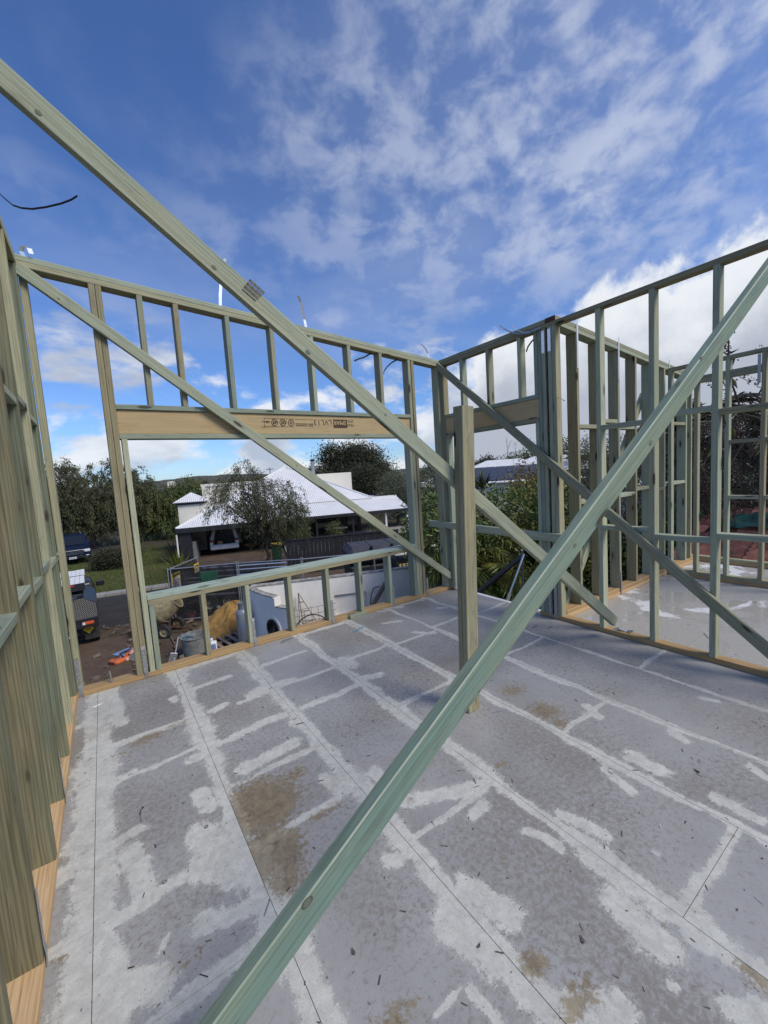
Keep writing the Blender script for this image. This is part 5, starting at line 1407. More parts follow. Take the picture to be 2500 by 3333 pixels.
# porthole ring with spokes
c_, n_ = cv(PC), cvn(PC); t_ = (cv(PC + 0.01) - cv(PC - 0.01)).normalized()
Mp = Matrix(((t_.x, 0, n_.x, c_.x), (t_.y, 0, n_.y, c_.y), (0, 1, 0, GZ + PZ), (0, 0, 0, 1)))
pr_ = MB().lathe([(PR + 0.05, -0.10), (PR + 0.05, 0.10), (PR - 0.05, 0.10), (PR - 0.05, -0.10)], 36, Mp, close=True).build('round_window', WWALL, cvw)
MB().lathe([(PR - 0.03, -0.115), (PR - 0.03, 0.115), (PR - 0.085, 0.115), (PR - 0.085, -0.115)], 36, Mp, close=True).build('window_ring', BLACK, pr_)
for a in (0.3, 0.3 + 2.094, 0.3 + 4.189):
    MB().cbox(0.02, PR - 0.06, -0.035, 0.035, -0.03, 0.03, 0.008, Mp @ Matrix.Rotation(a, 4, 'Z')).build('spoke', BLACK, pr_)
MB().lathe([(0, -0.05), (0.07, -0.05), (0.07, 0.05), (0, 0.05)], 18, Mp).build('hub', BLACK, pr_)
# broken umbrella-like arm leaning on the porthole
q0 = on_z(840, 2045, GZ + 0.05)
arm = empty('propped_rod', (3.45, 6.3, GZ), 'thin dark steel arm propped against the round window', 'bar')
hubp = Mp @ Vector((0, 0, 0.12))
MB().tube([hubp, Vector((3.28, 6.38, GZ + 0.25)), Vector((3.2, 6.3, GZ + 0.02))], 0.013, 6).build('bar', CHAR, arm)
MB().tube([Vector((3.1, 6.25, GZ + 0.03)), Vector((3.3, 6.2, GZ + 0.10)), Vector((3.5, 6.1, GZ + 0.03))], 0.02, 6).build('foot', CHAR, arm)
# ---- garden ironwork in front of the long wall
def wallpt(s_, z_, d_): 
    q = wA + uw * s_ + nw * d_; return Vector((q.x, q.y, GZ + z_))
ob = empty('obelisk_trellis', wallpt(1.55, 0, 0.35), 'rusty pointed garden obelisk leaning at the white wall', 'trellis')
apx = wallpt(1.30, 1.30, 0.22)
for (s_, d_) in ((1.25, 0.20), (1.95, 0.30), (1.40, 0.65)):
    MB().tube([apx, wallpt(s_, 0, d_)], 0.009, 6).build('leg', RUST, ob)
for z_ in (0.45, 0.75, 1.02):
    f_ = 1 - z_ / 1.30
    pts = [apx.lerp(wallpt(s_, 0, d_), f_) for (s_, d_) in ((1.25, 0.20), (1.95, 0.30), (1.40, 0.65))]
    MB().tube(pts + [pts[0]], 0.007, 6).build('hoop', RUST, ob)
rm_ = empty('reinforcing_mesh', wallpt(1.6, 0, 0.45), 'rusty sheet of reinforcing mesh standing by the white wall', 'mesh')
for i in range(7):
    a = wallpt(1.05 + i * 0.2, 0.0, 0.50); b = wallpt(1.02 + i * 0.2, 0.92 - 0.05 * (i % 3), 0.42); MB().tube([a, b], 0.006, 5).build('bar', RUST, rm_)
for k_ in range(5):
    MB().tube([wallpt(0.95, 0.10 + k_ * 0.19, 0.49), wallpt(2.35, 0.16 + k_ * 0.19, 0.45)], 0.006, 5).build('bar', RUST, rm_)
arc = [wallpt(1.62 + 0.55 * math.cos(a), 0.1 + 0.62 * math.sin(a), 0.6) for a in np.linspace(0, math.pi, 20)]
tag(MB().tube(arc, 0.016, 8).build('poly_hoop', CHAR), 'black poly pipe bent into a hoop before the white wall', 'hoop')
pk = tag(timber('leaning_post', on_z(1121, 1999, GZ + 0.05) * 0 + wallpt(2.85, 0.02, 0.75), wallpt(3.95, 1.28, 0.25), 0.10, 0.10, ZV, OLDWOOD), 'grey weathered timber post leaning on the white wall', 'timber post')
tag(MB().tube([wallpt(4.02, 0.0, 0.30), wallpt(3.98, 1.02, 0.22)], 0.04, 8).build('steel_stub', GALV), 'grey steel pipe standing under the leaning post', 'pipe')
tag(MB().tube([wallpt(3.35, 0.30, 0.4), wallpt(3.45, 0.95, 0.3), wallpt(3.55, 1.16, 0.25), wallpt(3.75, 1.18, 0.2)], 0.016, 8).build('bent_pipe', CHAR), 'black bent pipe behind the leaning post', 'pipe')
tag(MB().tube([wallpt(3.62, 0.0, 0.55), wallpt(3.58, 0.42, 0.5)], 0.022, 8).build('star_picket', BLACK), 'short black picket in front of the white wall', 'picket')

# ---- covered dark vehicle and cream shed behind the wall
cvv = empty('covered_trailer', (9.0, 9.0, GZ), 'dark camper trailer under a grey canvas cover behind the white wall', 'trailer')
cM = yawM((9.2, 9.2, GZ), R(-20))
MB().cbox(-1.35, 1.35, -0.8, 0.8, 0.45, 1.20, 0.05, cM).build('body', CHAR, cvv)
MB().cbox(-1.4, 1.3, -0.85, 0.85, 1.21, 1.92, 0.20, cM).build('canvas_cover', CANVAS, cvv)
for x in (-0.5, 0.3):
    MB().cbox(x, x + 0.05, -0.87, 0.87, 1.25, 1.935, 0.01, cM).build('strap', CHAR, cvv)
for y in (-0.85, 0.85):
    wheel(cvv, cM @ Matrix.Translation((0.1, y, 0.34)) @ Matrix.Rotation(0 if y > 0 else math.pi, 4, 'Z'), 0.34, 0.2, CHAR)
MB().cbox(-0.9, 0.6, -0.815, -0.80, 0.70, 0.80, 0.004, cM).build('trim_strip', CHROME, cvv)
shd = empty('garden_shed', (9.4, 6.6, GZ), 'small cream corrugated shed with a white lid beyond the wall', 'shed')
sM = yawM((9.30, 6.95, GZ), R(-21))
mb = MB(); npt = 56; vs_, fs = [], []
for i in range(npt + 1):
    x = -0.85 + 1.7 * i / npt; y = -0.45 + 0.018 * math.cos(i * math.pi / 2)
    vs_ += [sM @ Vector((x, y, 0)), sM @ Vector((x, y, 1.52))]
for i in range(npt): fs.append((2 * i, 2 * i + 2, 2 * i + 3, 2 * i + 1))
MB().add(vs_, fs).build('corrugated_wall', CREAMS, shd)
MB().box(-0.88, 0.88, -0.40, 0.5, 0, 1.60, sM).build('body', CHAR, shd)
MB().cbox(-0.95, 0.98, -0.56, 0.55, 1.82, 1.90, 0.02, sM).build('lid', WHITEP, shd)
for x in (-0.88, 0.85):
    MB().box(x, x + 0.05, -0.50, -0.44, 0, 1.82, sM).build('post', WHITEP if x > 0 else CHAR, shd)

# loose rubble, offcuts and clods over the yard
rc = random.Random(21)
mb = MB()
for i in range(520):
    x, y = rc.uniform(-1.0, 3.4), rc.uniform(5.0, 12.6)
    if x < 0.5 and y < 11.2 and rc.random() < 0.7: continue
    sz = rc.choice((0.02, 0.03, 0.05, 0.09, 0.16)); ln = sz * rc.uniform(1, 4) if sz < 0.06 else sz * rc.uniform(1.0, 1.6)
    mb.box(-ln / 2, ln / 2, -sz / 3, sz / 3, 0, sz * 0.5, Matrix.Translation((x, y, GZ + 0.03)) @ Euler((rc.uniform(-.4, .4), rc.uniform(-.3, .3), rc.uniform(0, 6.28))).to_matrix().to_4x4())
tag(mb.build('site_rubble', plain('rubble', (0.13, 0.10, 0.075), 0.95, 0, 0.65, 5)), 'clods and offcuts strewn over the dirt yard', 'rubble', kind='stuff')

# ------------------------------------------------------------------ vehicles
def shell(mb, prof, w_, belt, tuck, M):
    """car body: side profile (y, z) swept across the width, sides leaning in above the belt line"""
    def hw(z): return w_ / 2 - max(0, z - belt) * tuck
    n = len(prof)
    vs_ = [M @ Vector((-hw(z), y, z)) for y, z in prof] + [M @ Vector((hw(z), y, z)) for y, z in prof]
    fs = [tuple(range(n)), tuple(range(n, 2 * n))[::-1]]
    for i in range(n):
        j = (i + 1) % n
        fs.append((j, i, n + i, n + j))
    return mb.add(vs_, fs)
def bevel(o, w_=0.04, seg=2):
    b = o.modifiers.new('bevel', 'BEVEL'); b.width = w_; b.segments = seg; b.limit_method = 'ANGLE'; b.angle_limit = R(28)
    o.data.shade_smooth(); o.data.set_sharp_from_angle(angle=R(50))
    return o

# ---- big dark four-wheel drive facing the site, parked on the verge
q0 = on_z(305, 1836, GZ)
sM = yawM((-1.62, 28.6, GZ), R(4))
su = empty('parked_car', (-1.62, 29.5, GZ), 'dark navy four wheel drive facing the yard from the verge', 'car')
prof = [(0, 0.42), (0.0, 0.86), (0.10, 1.04), (1.25, 1.16), (1.95, 1.72), (2.3, 1.80), (4.55, 1.78), (4.85, 1.10), (4.88, 0.45)]
bevel(shell(MB(), prof, 1.97, 1.05, 0.22, sM).build('body', CARNAVY, su), 0.06)
MB().prism([(-0.78, 1.30, 1.205), (0.78, 1.30, 1.205), (0.66, 1.90, 1.70), (-0.66, 1.90, 1.70)], (0, -0.02, 0.02), sM).build('windscreen', GLASS, su)
gr = MB().cbox(-0.60, 0.60, -0.03, 0.02, 0.66, 0.96, 0.02, sM).build('grille', BLACK, su)
for z_ in (0.70, 0.78, 0.86, 0.94):
    MB().cbox(-0.62, 0.62, -0.045, -0.028, z_, z_ + 0.025, 0.005, sM).build('grille_bar', CHROME, gr)
for s_ in (-1, 1):
    MB().cbox(-0.16, 0.16, -0.03, 0.10, -0.09, 0.09, 0.03, sM @ Matrix.Translation((s_ * 0.79, 0.02, 0.88))).build('headlight', LAMP, su)
    MB().cbox(-0.09, 0.09, -0.02, 0.03, -0.05, 0.05, 0.02, sM @ Matrix.Translation((s_ * 0.78, -0.02, 0.56))).build('fog_lamp', LAMP, su)
    MB().cbox(-0.11, 0.11, -0.05, 0.06, -0.08, 0.08, 0.03, sM @ Matrix.Translation((s_ * 1.10, 1.42, 1.20))).build('mirror', CARNAVY, su)
    for y in (0.85, 3.75):
        wheel(su, sM @ Matrix.Translation((s_ * 0.86, y, 0.39)) @ Matrix.Rotation(R(90 if s_ < 0 else -90), 4, 'Z'), 0.39, 0.26, GALV)
    MB().tube([sM @ Vector((s_ * 0.62, 2.3, 1.86)), sM @ Vector((s_ * 0.62, 4.4, 1.85))], 0.025, 6).build('roof_rail', GALV, su)
MB().cbox(-0.95, 0.95, -0.06, 0.15, 0.40, 0.60, 0.05, sM).build('bumper', UTEB, su)
pl_ = MB().box(-0.19, 0.19, -0.072, -0.060, 0.44, 0.56, sM).build('number_plate', WHITES, su)
MB().box(-0.15, 0.15, -0.076, -0.073, 0.48, 0.52, sM).build('plate_print', INK, pl_)

# ---- tray-back ute nosed away from the house with a strapped bundle on the rack
uM = yawM((-1.03, 10.62, GZ), R(1.5))
ut = empty('ute', (-1.03, 13.5, GZ), 'black tray back ute with checker plate tool boxes, seen from behind', 'ute')
MB().cbox(-0.86, 0.86, 0.10, 2.35, 0.72, 0.86, 0.02, uM).build('tray_bed', UTEB, ut)
MB().cbox(-0.89, 0.89, 0.0, 0.10, 0.62, 0.90, 0.015, uM).build('rear_beam', UTEB, ut)
# tool boxes: sloping checker-plate tops either side
for s_ in (-1, 1):
    pf = [(0.20, 0.87), (0.90, 0.87), (0.90, 1.30), (0.60, 1.52), (0.20, 1.53)]
    poly = [(s_ * x, 0.12, z) for x, z in pf]
    MB().prism(poly if s_ > 0 else poly[::-1], (0, 2.2, 0), uM).build('tool_box', UTEB, ut)
    rp = [(s_ * 0.21, 0.10, 0.89), (s_ * 0.885, 0.10, 0.89), (s_ * 0.885, 0.10, 1.29), (s_ * 0.595, 0.10, 1.50), (s_ * 0.21, 0.10, 1.51)]
    MB().prism(rp if s_ > 0 else rp[::-1], (0, 0.018, 0), uM).build('checker_end', CHECK, ut)
    lt = MB().cbox(-0.14, 0.14, -0.02, 0.03, -0.045, 0.045, 0.012, uM @ Matrix.Translation((s_ * 0.64, -0.01, 0.765))).build('tail_light', TAILL, ut)
    MB().cbox(-0.035, 0.035, -0.024, -0.019, -0.038, 0.038, 0.002, uM @ Matrix.Translation((s_ * 0.53, -0.012, 0.765))).build('reverse_lens', LAMP, lt)
    MB().cbox(-0.19, 0.19, -0.008, 0.008, -0.22, 0.22, 0.004, uM @ Matrix.Translation((s_ * 0.70, 0.30, 0.40))).build('mud_flap', RUBBER, ut)
    for y in (0.68, 3.75):
        wheel(ut, uM @ Matrix.Translation((s_ * 0.74, y, 0.36)) @ Matrix.Rotation(R(90 if s_ < 0 else -90), 4, 'Z'), 0.36, 0.26, GALV)
    MB().cbox(-0.13, 0.13, -0.05, 0.07, -0.09, 0.09, 0.03, uM @ Matrix.Translation((s_ * 1.06, 3.25, 1.30))).build('mirror', UTEB, ut)
    for y in (0.2, 2.25):
        MB().tube([uM @ Vector((s_ * 0.5, y, 1.40)), uM @ Vector((s_ * 0.5, y, 1.60))], 0.022, 6).build('rack_post', CHAR, ut)
for y in (0.2, 1.2, 2.25):
    MB().tube([uM @ Vector((-0.56, y, 1.60)), uM @ Vector((0.56, y, 1.60))], 0.022, 6).build('rack_bar', CHAR, ut)
bevel(shell(MB(), [(2.42, 0.45), (2.42, 1.00), (2.50, 1.52), (2.75, 1.58), (3.55, 1.56), (4.05, 1.12), (5.05, 1.02), (5.15, 0.75), (5.12, 0.42)], 1.80, 1.0, 0.20, uM).build('cab', UTEB, ut), 0.06)
MB().prism([(-0.66, 2.415, 1.12), (0.66, 2.415, 1.12), (0.60, 2.475, 1.46), (-0.60, 2.475, 1.46)], (0, -0.012, 0), uM).build('rear_window', GLASS, ut)
MB().box(-0.40, 0.40, -0.03, -0.012, 0.46, 0.52, uM).build('step_bar', UTEB, ut)
ds = MB().box(-0.10, 0.10, -0.006, 0.006, -0.10, 0.10, uM @ Matrix.Translation((0.62, 0.285, 0.50)) @ Matrix.Rotation(R(45), 4, 'Y')).build('warning_diamond', YELLOW, ut)
MB().box(-0.06, 0.06, -0.010, -0.006, -0.012, 0.012, uM @ Matrix.Translation((0.62, 0.285, 0.50))).build('diamond_print', INK, ds)
MB().box(0.12, 0.24, -0.04, -0.03, 0.42, 0.48, uM).build('number_plate', WHITES, ut)
# steel plate laid across the tray
tag(MB().cbox(-0.62, 0.62, -0.55, 0.55, 0, 0.012, 0.003, uM @ Matrix.Translation((-0.22, 0.20, 1.545)) @ Matrix.Rotation(R(-28), 4, 'Z')).build('steel_sheet', plain('blue_grey_sheet', (0.10, 0.12, 0.18), 0.4, 0.5, 0.2, 5)), 'flat blue grey steel sheet lying across the ute tray', 'sheet')
bu = empty('board_bundle', uM @ Vector((0.08, 1.3, 1.62)), 'strapped bundle of white boards with red painted ends on the ute rack', 'board bundle')
for i in range(6):
    for k_ in range(3):
        x = -0.10 + i * 0.125; y0 = 0.78 + random.uniform(-0.04, 0.04)
        o_ = MB().cbox(x, x + 0.118, y0, y0 + 2.9, 1.625 + k_ * 0.07, 1.69 + k_ * 0.07, 0.006, uM).build('board', WHITEP, bu)
        MB().cbox(x - 0.001, x + 0.119, y0 - 0.004, y0 + 0.06, 1.624 + k_ * 0.07, 1.691 + k_ * 0.07, 0.006, uM).build('red_end', RED, o_)
for y in (0.75, 2.3):
    MB().box(-0.11, 0.66, y, y + 0.03, 1.62, 1.842, uM).build('band', CHAR, bu)

# ---- white hatchback in the carport, tailgate up
hM = yawM((6.62, 23.75, GZ), R(-17))
hc = empty('parked_car', (6.9, 25.5, GZ), 'white hatchback in the carport with its tailgate raised', 'car')
prof = [(0.75, 0.38), (0.75, 0.95), (0.78, 1.05), (1.0, 1.50), (1.3, 1.56), (2.6, 1.52), (3.4, 1.0), (4.2, 0.85), (4.3, 0.40)]
bevel(shell(MB(), prof, 1.77, 0.95, 0.24, hM).build('body', CARWHITE, hc), 0.05)
for s_ in (-1, 1):
    MB().prism([(s_ * 0.885, 0.0, 0.40), (s_ * 0.885, 0.02, 0.95), (s_ * 0.74, 0.40, 1.50), (s_ * 0.74, 0.80, 1.52), (s_ * 0.885, 0.80, 0.95), (s_ * 0.885, 0.80, 0.40)], (-s_ * 0.20, 0, 0), hM).build('quarter_panel', CARWHITE, hc)
    MB().cbox(-0.13, 0.13, -0.04, 0.04, -0.07, 0.07, 0.025, hM @ Matrix.Translation((s_ * 0.76, 0.02, 0.93))).build('tail_light', REDL, hc)
    MB().cbox(-0.10, 0.10, -0.05, 0.05, -0.07, 0.07, 0.03, hM @ Matrix.Translation((s_ * 0.98, 2.55, 1.05))).build('mirror', BLACK, hc)
    for y in (0.75, 3.4):
        wheel(hc, hM @ Matrix.Translation((s_ * 0.78, y, 0.33)) @ Matrix.Rotation(R(90 if s_ < 0 else -90), 4, 'Z'), 0.33, 0.22, GALV)
MB().cbox(-0.88, 0.88, -0.06, 0.16, 0.34, 0.68, 0.05, hM).build('bumper', CARWHITE, hc)
MB().box(-0.66, 0.66, 0.05, 0.80, 0.62, 0.66, hM).build('boot_floor', CHAR, hc)
MB().box(-0.66, 0.66, 0.70, 0.745, 0.66, 1.5, hM).build('seat_back', CHAR, hc)
MB().cbox(-0.70, 0.70, 0.38, 0.82, 1.50, 1.56, 0.02, hM).build('roof_rear', CARWHITE, hc)
tg = bevel(MB().cbox(-0.66, 0.66, -0.04, 0.04, -0.50, 0.52, 0.02, hM @ Matrix.Translation((0, -0.02, 1.72)) @ Matrix.Rotation(R(68), 4, 'X')).build('tailgate', CARWHITE, hc), 0.02)
MB().cbox(-0.52, 0.52, -0.06, -0.045, -0.42, 0.10, 0.01, hM @ Matrix.Translation((0, -0.02, 1.72)) @ Matrix.Rotation(R(68), 4, 'X')).build('tailgate_glass', GLASS, tg)
MB().box(-0.19, 0.19, -0.075, -0.062, 0.48, 0.58, hM).build('number_plate', WHITES, hc)
bx_ = tag(MB().cbox(-0.22, 0.10, -0.12, 0.16, 0.0, 0.20, 0.01, hM @ Matrix.Translation((-0.22, 0.34, 0.665))).build('cardboard_box', plain('cardboard', (0.42, 0.26, 0.13), 0.85)), 'cardboard box in the open boot of the white hatchback', 'box')

# ------------------------------------------------------------------ neighbour's house
HA = Vector((3.80, 23.4, 0)); HU = Vector((0.951, -0.309, 0)); HV = Vector((0.309, 0.951, 0))
def hp(u_, v_, z): 
    q = HA + HU * u_ + HV * v_; return Vector((q.x, q.y, z))
HMx = Matrix(((HU.x, HV.x, 0, HA.x), (HU.y, HV.y, 0, HA.y), (0, 0, 1, 0), (0, 0, 0, 1)))
hs = empty('house', hp(7, 6, GZ), 'white roofed neighbouring house with carport and long patio roof', 'house')
def roofpoly(name, pts, parent, mat=ROOFM, th=0.05, ribs='v'):
    """roof slope given in house coordinates; its own local X runs along the eave so the ribs follow the fall"""
    P_ = [HMx @ Vector(q) for q in pts]
    x = (P_[1] - P_[0]).normalized(); n_ = x.cross(P_[-1] - P_[0]).normalized(); y = n_.cross(x)
    M = Matrix(((x.x, y.x, n_.x, P_[0].x), (x.y, y.y, n_.y, P_[0].y), (x.z, y.z, n_.z, P_[0].z), (0, 0, 0, 1)))
    Mi = M.inverted()
    return MB().prism([Mi @ q for q in P_], (0, 0, th)).build(name, mat, parent, None, M)
EZ = -0.86
# carport hip roof
cr = roofpoly('carport_roof', [(0, 0, EZ), (6.3, 0, EZ), (6.3, 3.3, 0.42), (2.6, 3.3, 0.42)], hs)
roofpoly('hip_slope', [(0, 6.6, EZ), (0, 0, EZ), (2.6, 3.3, 0.42)], cr)
roofpoly('rear_slope', [(6.3, 6.6, EZ), (0, 6.6, EZ), (2.6, 3.3, 0.42), (6.3, 3.3, 0.42)], cr)
MB().tube([hp(0, 0, EZ + 0.05), hp(2.6, 3.3, 0.48), hp(6.3, 3.3, 0.48)], 0.07, 8).build('ridge_cap', ROOFM, cr)
MB().box(-0.02, 6.3, -0.06, 0.02, EZ - 0.26, EZ + 0.03, HMx).box(-0.06, 0.0, -0.06, 6.6, EZ - 0.26, EZ + 0.03, HMx).build('fascia', CHAR, hs)
MB().box(0.12, 0.80, 0.10, 0.50, GZ, EZ - 0.26, HMx).build('pier', CHAR, hs)
MB().box(0.80, 0.98, 0.3, 2.0, GZ, GZ + 1.15, HMx).build('nib_wall', GREYW, hs)
MB().box(0.10, 0.22, 0.5, 6.4, GZ, EZ - 0.02, HMx).build('side_wall', CREAM, hs)
MB().box(0.22, 6.0, 6.2, 6.4, GZ, EZ - 0.02, HMx).build('carport_rear_wall', GREYW, hs)
MB().box(5.9, 6.05, 0.6, 6.2, GZ, EZ - 0.02, HMx).build('carport_side_wall', CHAR, hs)
# pyramid-roofed entry tower
ta, tb_, tv0, tv1 = -0.62, 1.25, 4.0, 5.9
MB().box(ta + 0.12, tb_ - 0.12, tv0 + 0.12, tv1 - 0.12, GZ, 0.42, HMx).build('tower_wall', CREAM, hs)
MB().box(ta, tb_, tv0, tv1, 0.42, 0.58, HMx).build('tower_fascia', CHAR, hs)
apx = ((ta + tb_) / 2, (tv0 + tv1) / 2, 1.22)
o_ = 0.1
trf = roofpoly('tower_roof', [(ta - o_, tv0 - o_, 0.58), (tb_ + o_, tv0 - o_, 0.58), apx], hs)
roofpoly('tower_slope', [(tb_ + o_, tv0 - o_, 0.58), (tb_ + o_, tv1 + o_, 0.58), apx], trf)
roofpoly('tower_slope', [(ta - o_, tv1 + o_, 0.58), (ta - o_, tv0 - o_, 0.58), apx], trf)
roofpoly('tower_slope', [(tb_ + o_, tv1 + o_, 0.58), (ta - o_, tv1 + o_, 0.58), apx], trf)
MB().tube([hp(0.0, 0.02, -2.6), hp(0.0, 0.02, -1.2)], 0.05, 8).build('downpipe', WHITEP, hs)
# cream parapet blocks
MB().box(0.75, 5.2, 8.0, 10.5, GZ, 1.72, HMx).build('parapet_block', CREAM, hs)
MB().box(0.62, 5.3, 7.9, 8.0, 1.60, 1.80, HMx).build('parapet_cap', CREAM, hs)
MB().box(0.68, 0.95, 7.9, 8.0, GZ, 1.60, HMx).build('corner_pilaster', CREAM, hs)
# main pyramid roof
mz, apz = -0.10, 2.74
ap = (7.25, 8.0, apz)
mr = roofpoly('main_roof', [(1.3, 2.7, mz), (13.2, 2.7, mz), ap], hs)
roofpoly('main_slope', [(13.2, 2.7, mz), (13.2, 13.3, mz), ap], mr)
roofpoly('main_slope', [(13.2, 13.3, mz), (1.3, 13.3, mz), ap], mr)
roofpoly('main_slope', [(1.3, 13.3, mz), (1.3, 2.7, mz), ap], mr)
for c_ in ((13.2, 2.7, mz), (1.3, 2.7, mz), (13.2, 13.3, mz), (1.3, 13.3, mz)):
    MB().tube([hp(c_[0], c_[1], c_[2] + 0.06), hp(ap[0], ap[1], ap[2] + 0.05)], 0.08, 8).build('ridge_cap', ROOFM, mr)
MB().box(6.6, 12.8, 5.2, 12.9, GZ, mz - 0.02, HMx).build('house_wall', CHAR, hs)
for (a, b) in ((7.2, 8.6), (9.2, 11.2), (11.6, 12.5)):
    wd = MB().box(a, b, 5.14, 5.20, GZ + 0.25, GZ + 2.2, HMx).build('window', CHAR, hs)
    MB().box(a + 0.06, b - 0.06, 5.125, 5.14, GZ + 0.31, GZ + 2.14, HMx).build('pane', GLASS, wd)
# patio roof
pr0, pr1 = 6.35, 15.2
pt = roofpoly('patio_roof', [(pr0, 0, EZ), (pr1, 0, EZ), (pr1, 2.9, mz - 0.02), (pr0, 2.9, mz - 0.02)], hs)
MB().box(pr0, pr1, -0.10, 0.0, EZ - 0.16, EZ + 0.03, HMx).build('gutter', CHAR, hs)
MB().box(pr0, pr1, 2.75, 2.95, mz - 0.06, mz + 0.10, HMx).build('roof_flashing', WHITEP, pt)
for u_ in (8.5, 11.0, 13.4, 15.0):
    MB().box(u_, u_ + 0.12, 0.1, 0.22, GZ, EZ - 0.16, HMx).build('patio_post', WHITEP if u_ > 13.2 else CHAR, hs)
MB().box(13.2, 15.2, 2.9, 9, mz - 0.3, mz - 0.1, HMx).build('link_roof', ROOFM, hs)
MB().box(pr0, 16.5, -2.2, 4.8, GZ + 0.01, GZ + 0.14, HMx).build('patio_slab', CONC, hs)
# flue
fb = hp(9.7, 9.0, 1.2)
MB().tube([fb, fb + Vector((0, 0, 2.0))], 0.16, 12).build('flue', GALV, hs)
MB().lathe([(0.22, 2.0), (0.22, 2.12), (0, 2.2)], 14, Matrix.Translation(fb)).build('flue_cowl', CHAR, hs)
MB().box(10.2, 13.4, 10.5, 13.0, GZ, 2.05, HMx).build('rear_parapet', CREAM, hs)
# patio furniture
tbl = empty('patio_table', hp(10.2, 2.2, GZ + 0.14), 'white table under the neighbour patio roof', 'table')
MB().cbox(-0.8, 0.8, -0.4, 0.4, 0.70, 0.75, 0.01, HMx @ Matrix.Translation((10.2, 2.2, GZ + 0.14))).build('table_top', WHITEP, tbl)
for x in (-0.7, 0.7):
    for y in (-0.3, 0.3):
        MB().box(x - 0.03, x + 0.03, y - 0.03, y + 0.03, 0, 0.70, HMx @ Matrix.Translation((10.2, 2.2, GZ + 0.14))).build('leg', CHAR, tbl)
# ---- dark sheet fence along the drive and planter growth
df = empty('dark_fence', (9.8, 13.6, GZ), 'dark sheet metal fence in front of the patio', 'fence')
fA, fB = Vector((7.35, 14.55, 0)), Vector((12.6, 12.5, 0)); fu = (fB - fA).normalized(); fn = Vector((fu.y, -fu.x, 0)); FL = (fB - fA).length
nb = 30
for i in range(nb):
    a = fA + fu * (FL * i / nb + 0.004); b = fA + fu * (FL * (i + 1) / nb - 0.004); o2 = fn * (0.018 if i % 2 else 0.0)
    MB().prism([(a.x + o2.x, a.y + o2.y, GZ), (b.x + o2.x, b.y + o2.y, GZ), (b.x + o2.x + fn.x * 0.02, b.y + o2.y + fn.y * 0.02, GZ), (a.x + o2.x + fn.x * 0.02, a.y + o2.y + fn.y * 0.02, GZ)], (0, 0, 1.68)).build('panel', CHAR, df)
MB().prism([(fA.x - fn.x * .02, fA.y - fn.y * .02, 0), (fB.x - fn.x * .02, fB.y - fn.y * .02, 0), (fB.x + fn.x * .06, fB.y + fn.y * .06, 0), (fA.x + fn.x * .06, fA.y + fn.y * .06, 0)], (0, 0, 0.06)).build('cap_rail', CHAR, df, None, Matrix.Translation((0, 0, GZ + 1.681)))
bf = empty('timber_fence', (13.6, 12.0, GZ), 'brown vertical board fence at the end of the dark sheet fence', 'fence')
BROWNW = wood('brown_stained_boards', ((0.075, 0.035, 0.02), (0.055, 0.028, 0.018), (0.025, 0.014, 0.01)), 0.3)
for i in range(16):
    a = fB + fu * (0.12 * i + 0.03)
    MB().cbox(0, 0.11, -0.01, 0.012, 0, 1.55, 0.003, yawM((a.x, a.y, GZ), math.atan2(fu.y, fu.x))).build('board', BROWNW, bf)
# wheelie bin
bn = empty('wheelie_bin', (7.7, 17.2, GZ), 'green wheelie bin with a yellow lid beside the carport', 'bin')
bM = yawM((8.15, 18.2, GZ), R(-20))
vs_ = [bM @ Vector((sx_ * a, sy_ * a, z)) for z, a in ((0.06, 0.23), (0.98, 0.30)) for sx_, sy_ in ((-1, -1.1), (1, -1.1), (1, 1.1), (-1, 1.1))]
bevel(MB().add(vs_, [(3, 2, 1, 0), (4, 5, 6, 7), (0, 1, 5, 4), (1, 2, 6, 5), (2, 3, 7, 6), (3, 0, 4, 7)]).build('body', DGREEN, bn), 0.03)
MB().cbox(-0.32, 0.32, -0.37, 0.36, 0.985, 1.07, 0.03, bM).build('lid', LIDY, bn)
for s_ in (-1, 1):
    wheel(bn, bM @ Matrix.Translation((s_ * 0.24, 0.26, 0.10)) @ Matrix.Rotation(R(90), 4, 'Z'), 0.10, 0.05, BLACK)

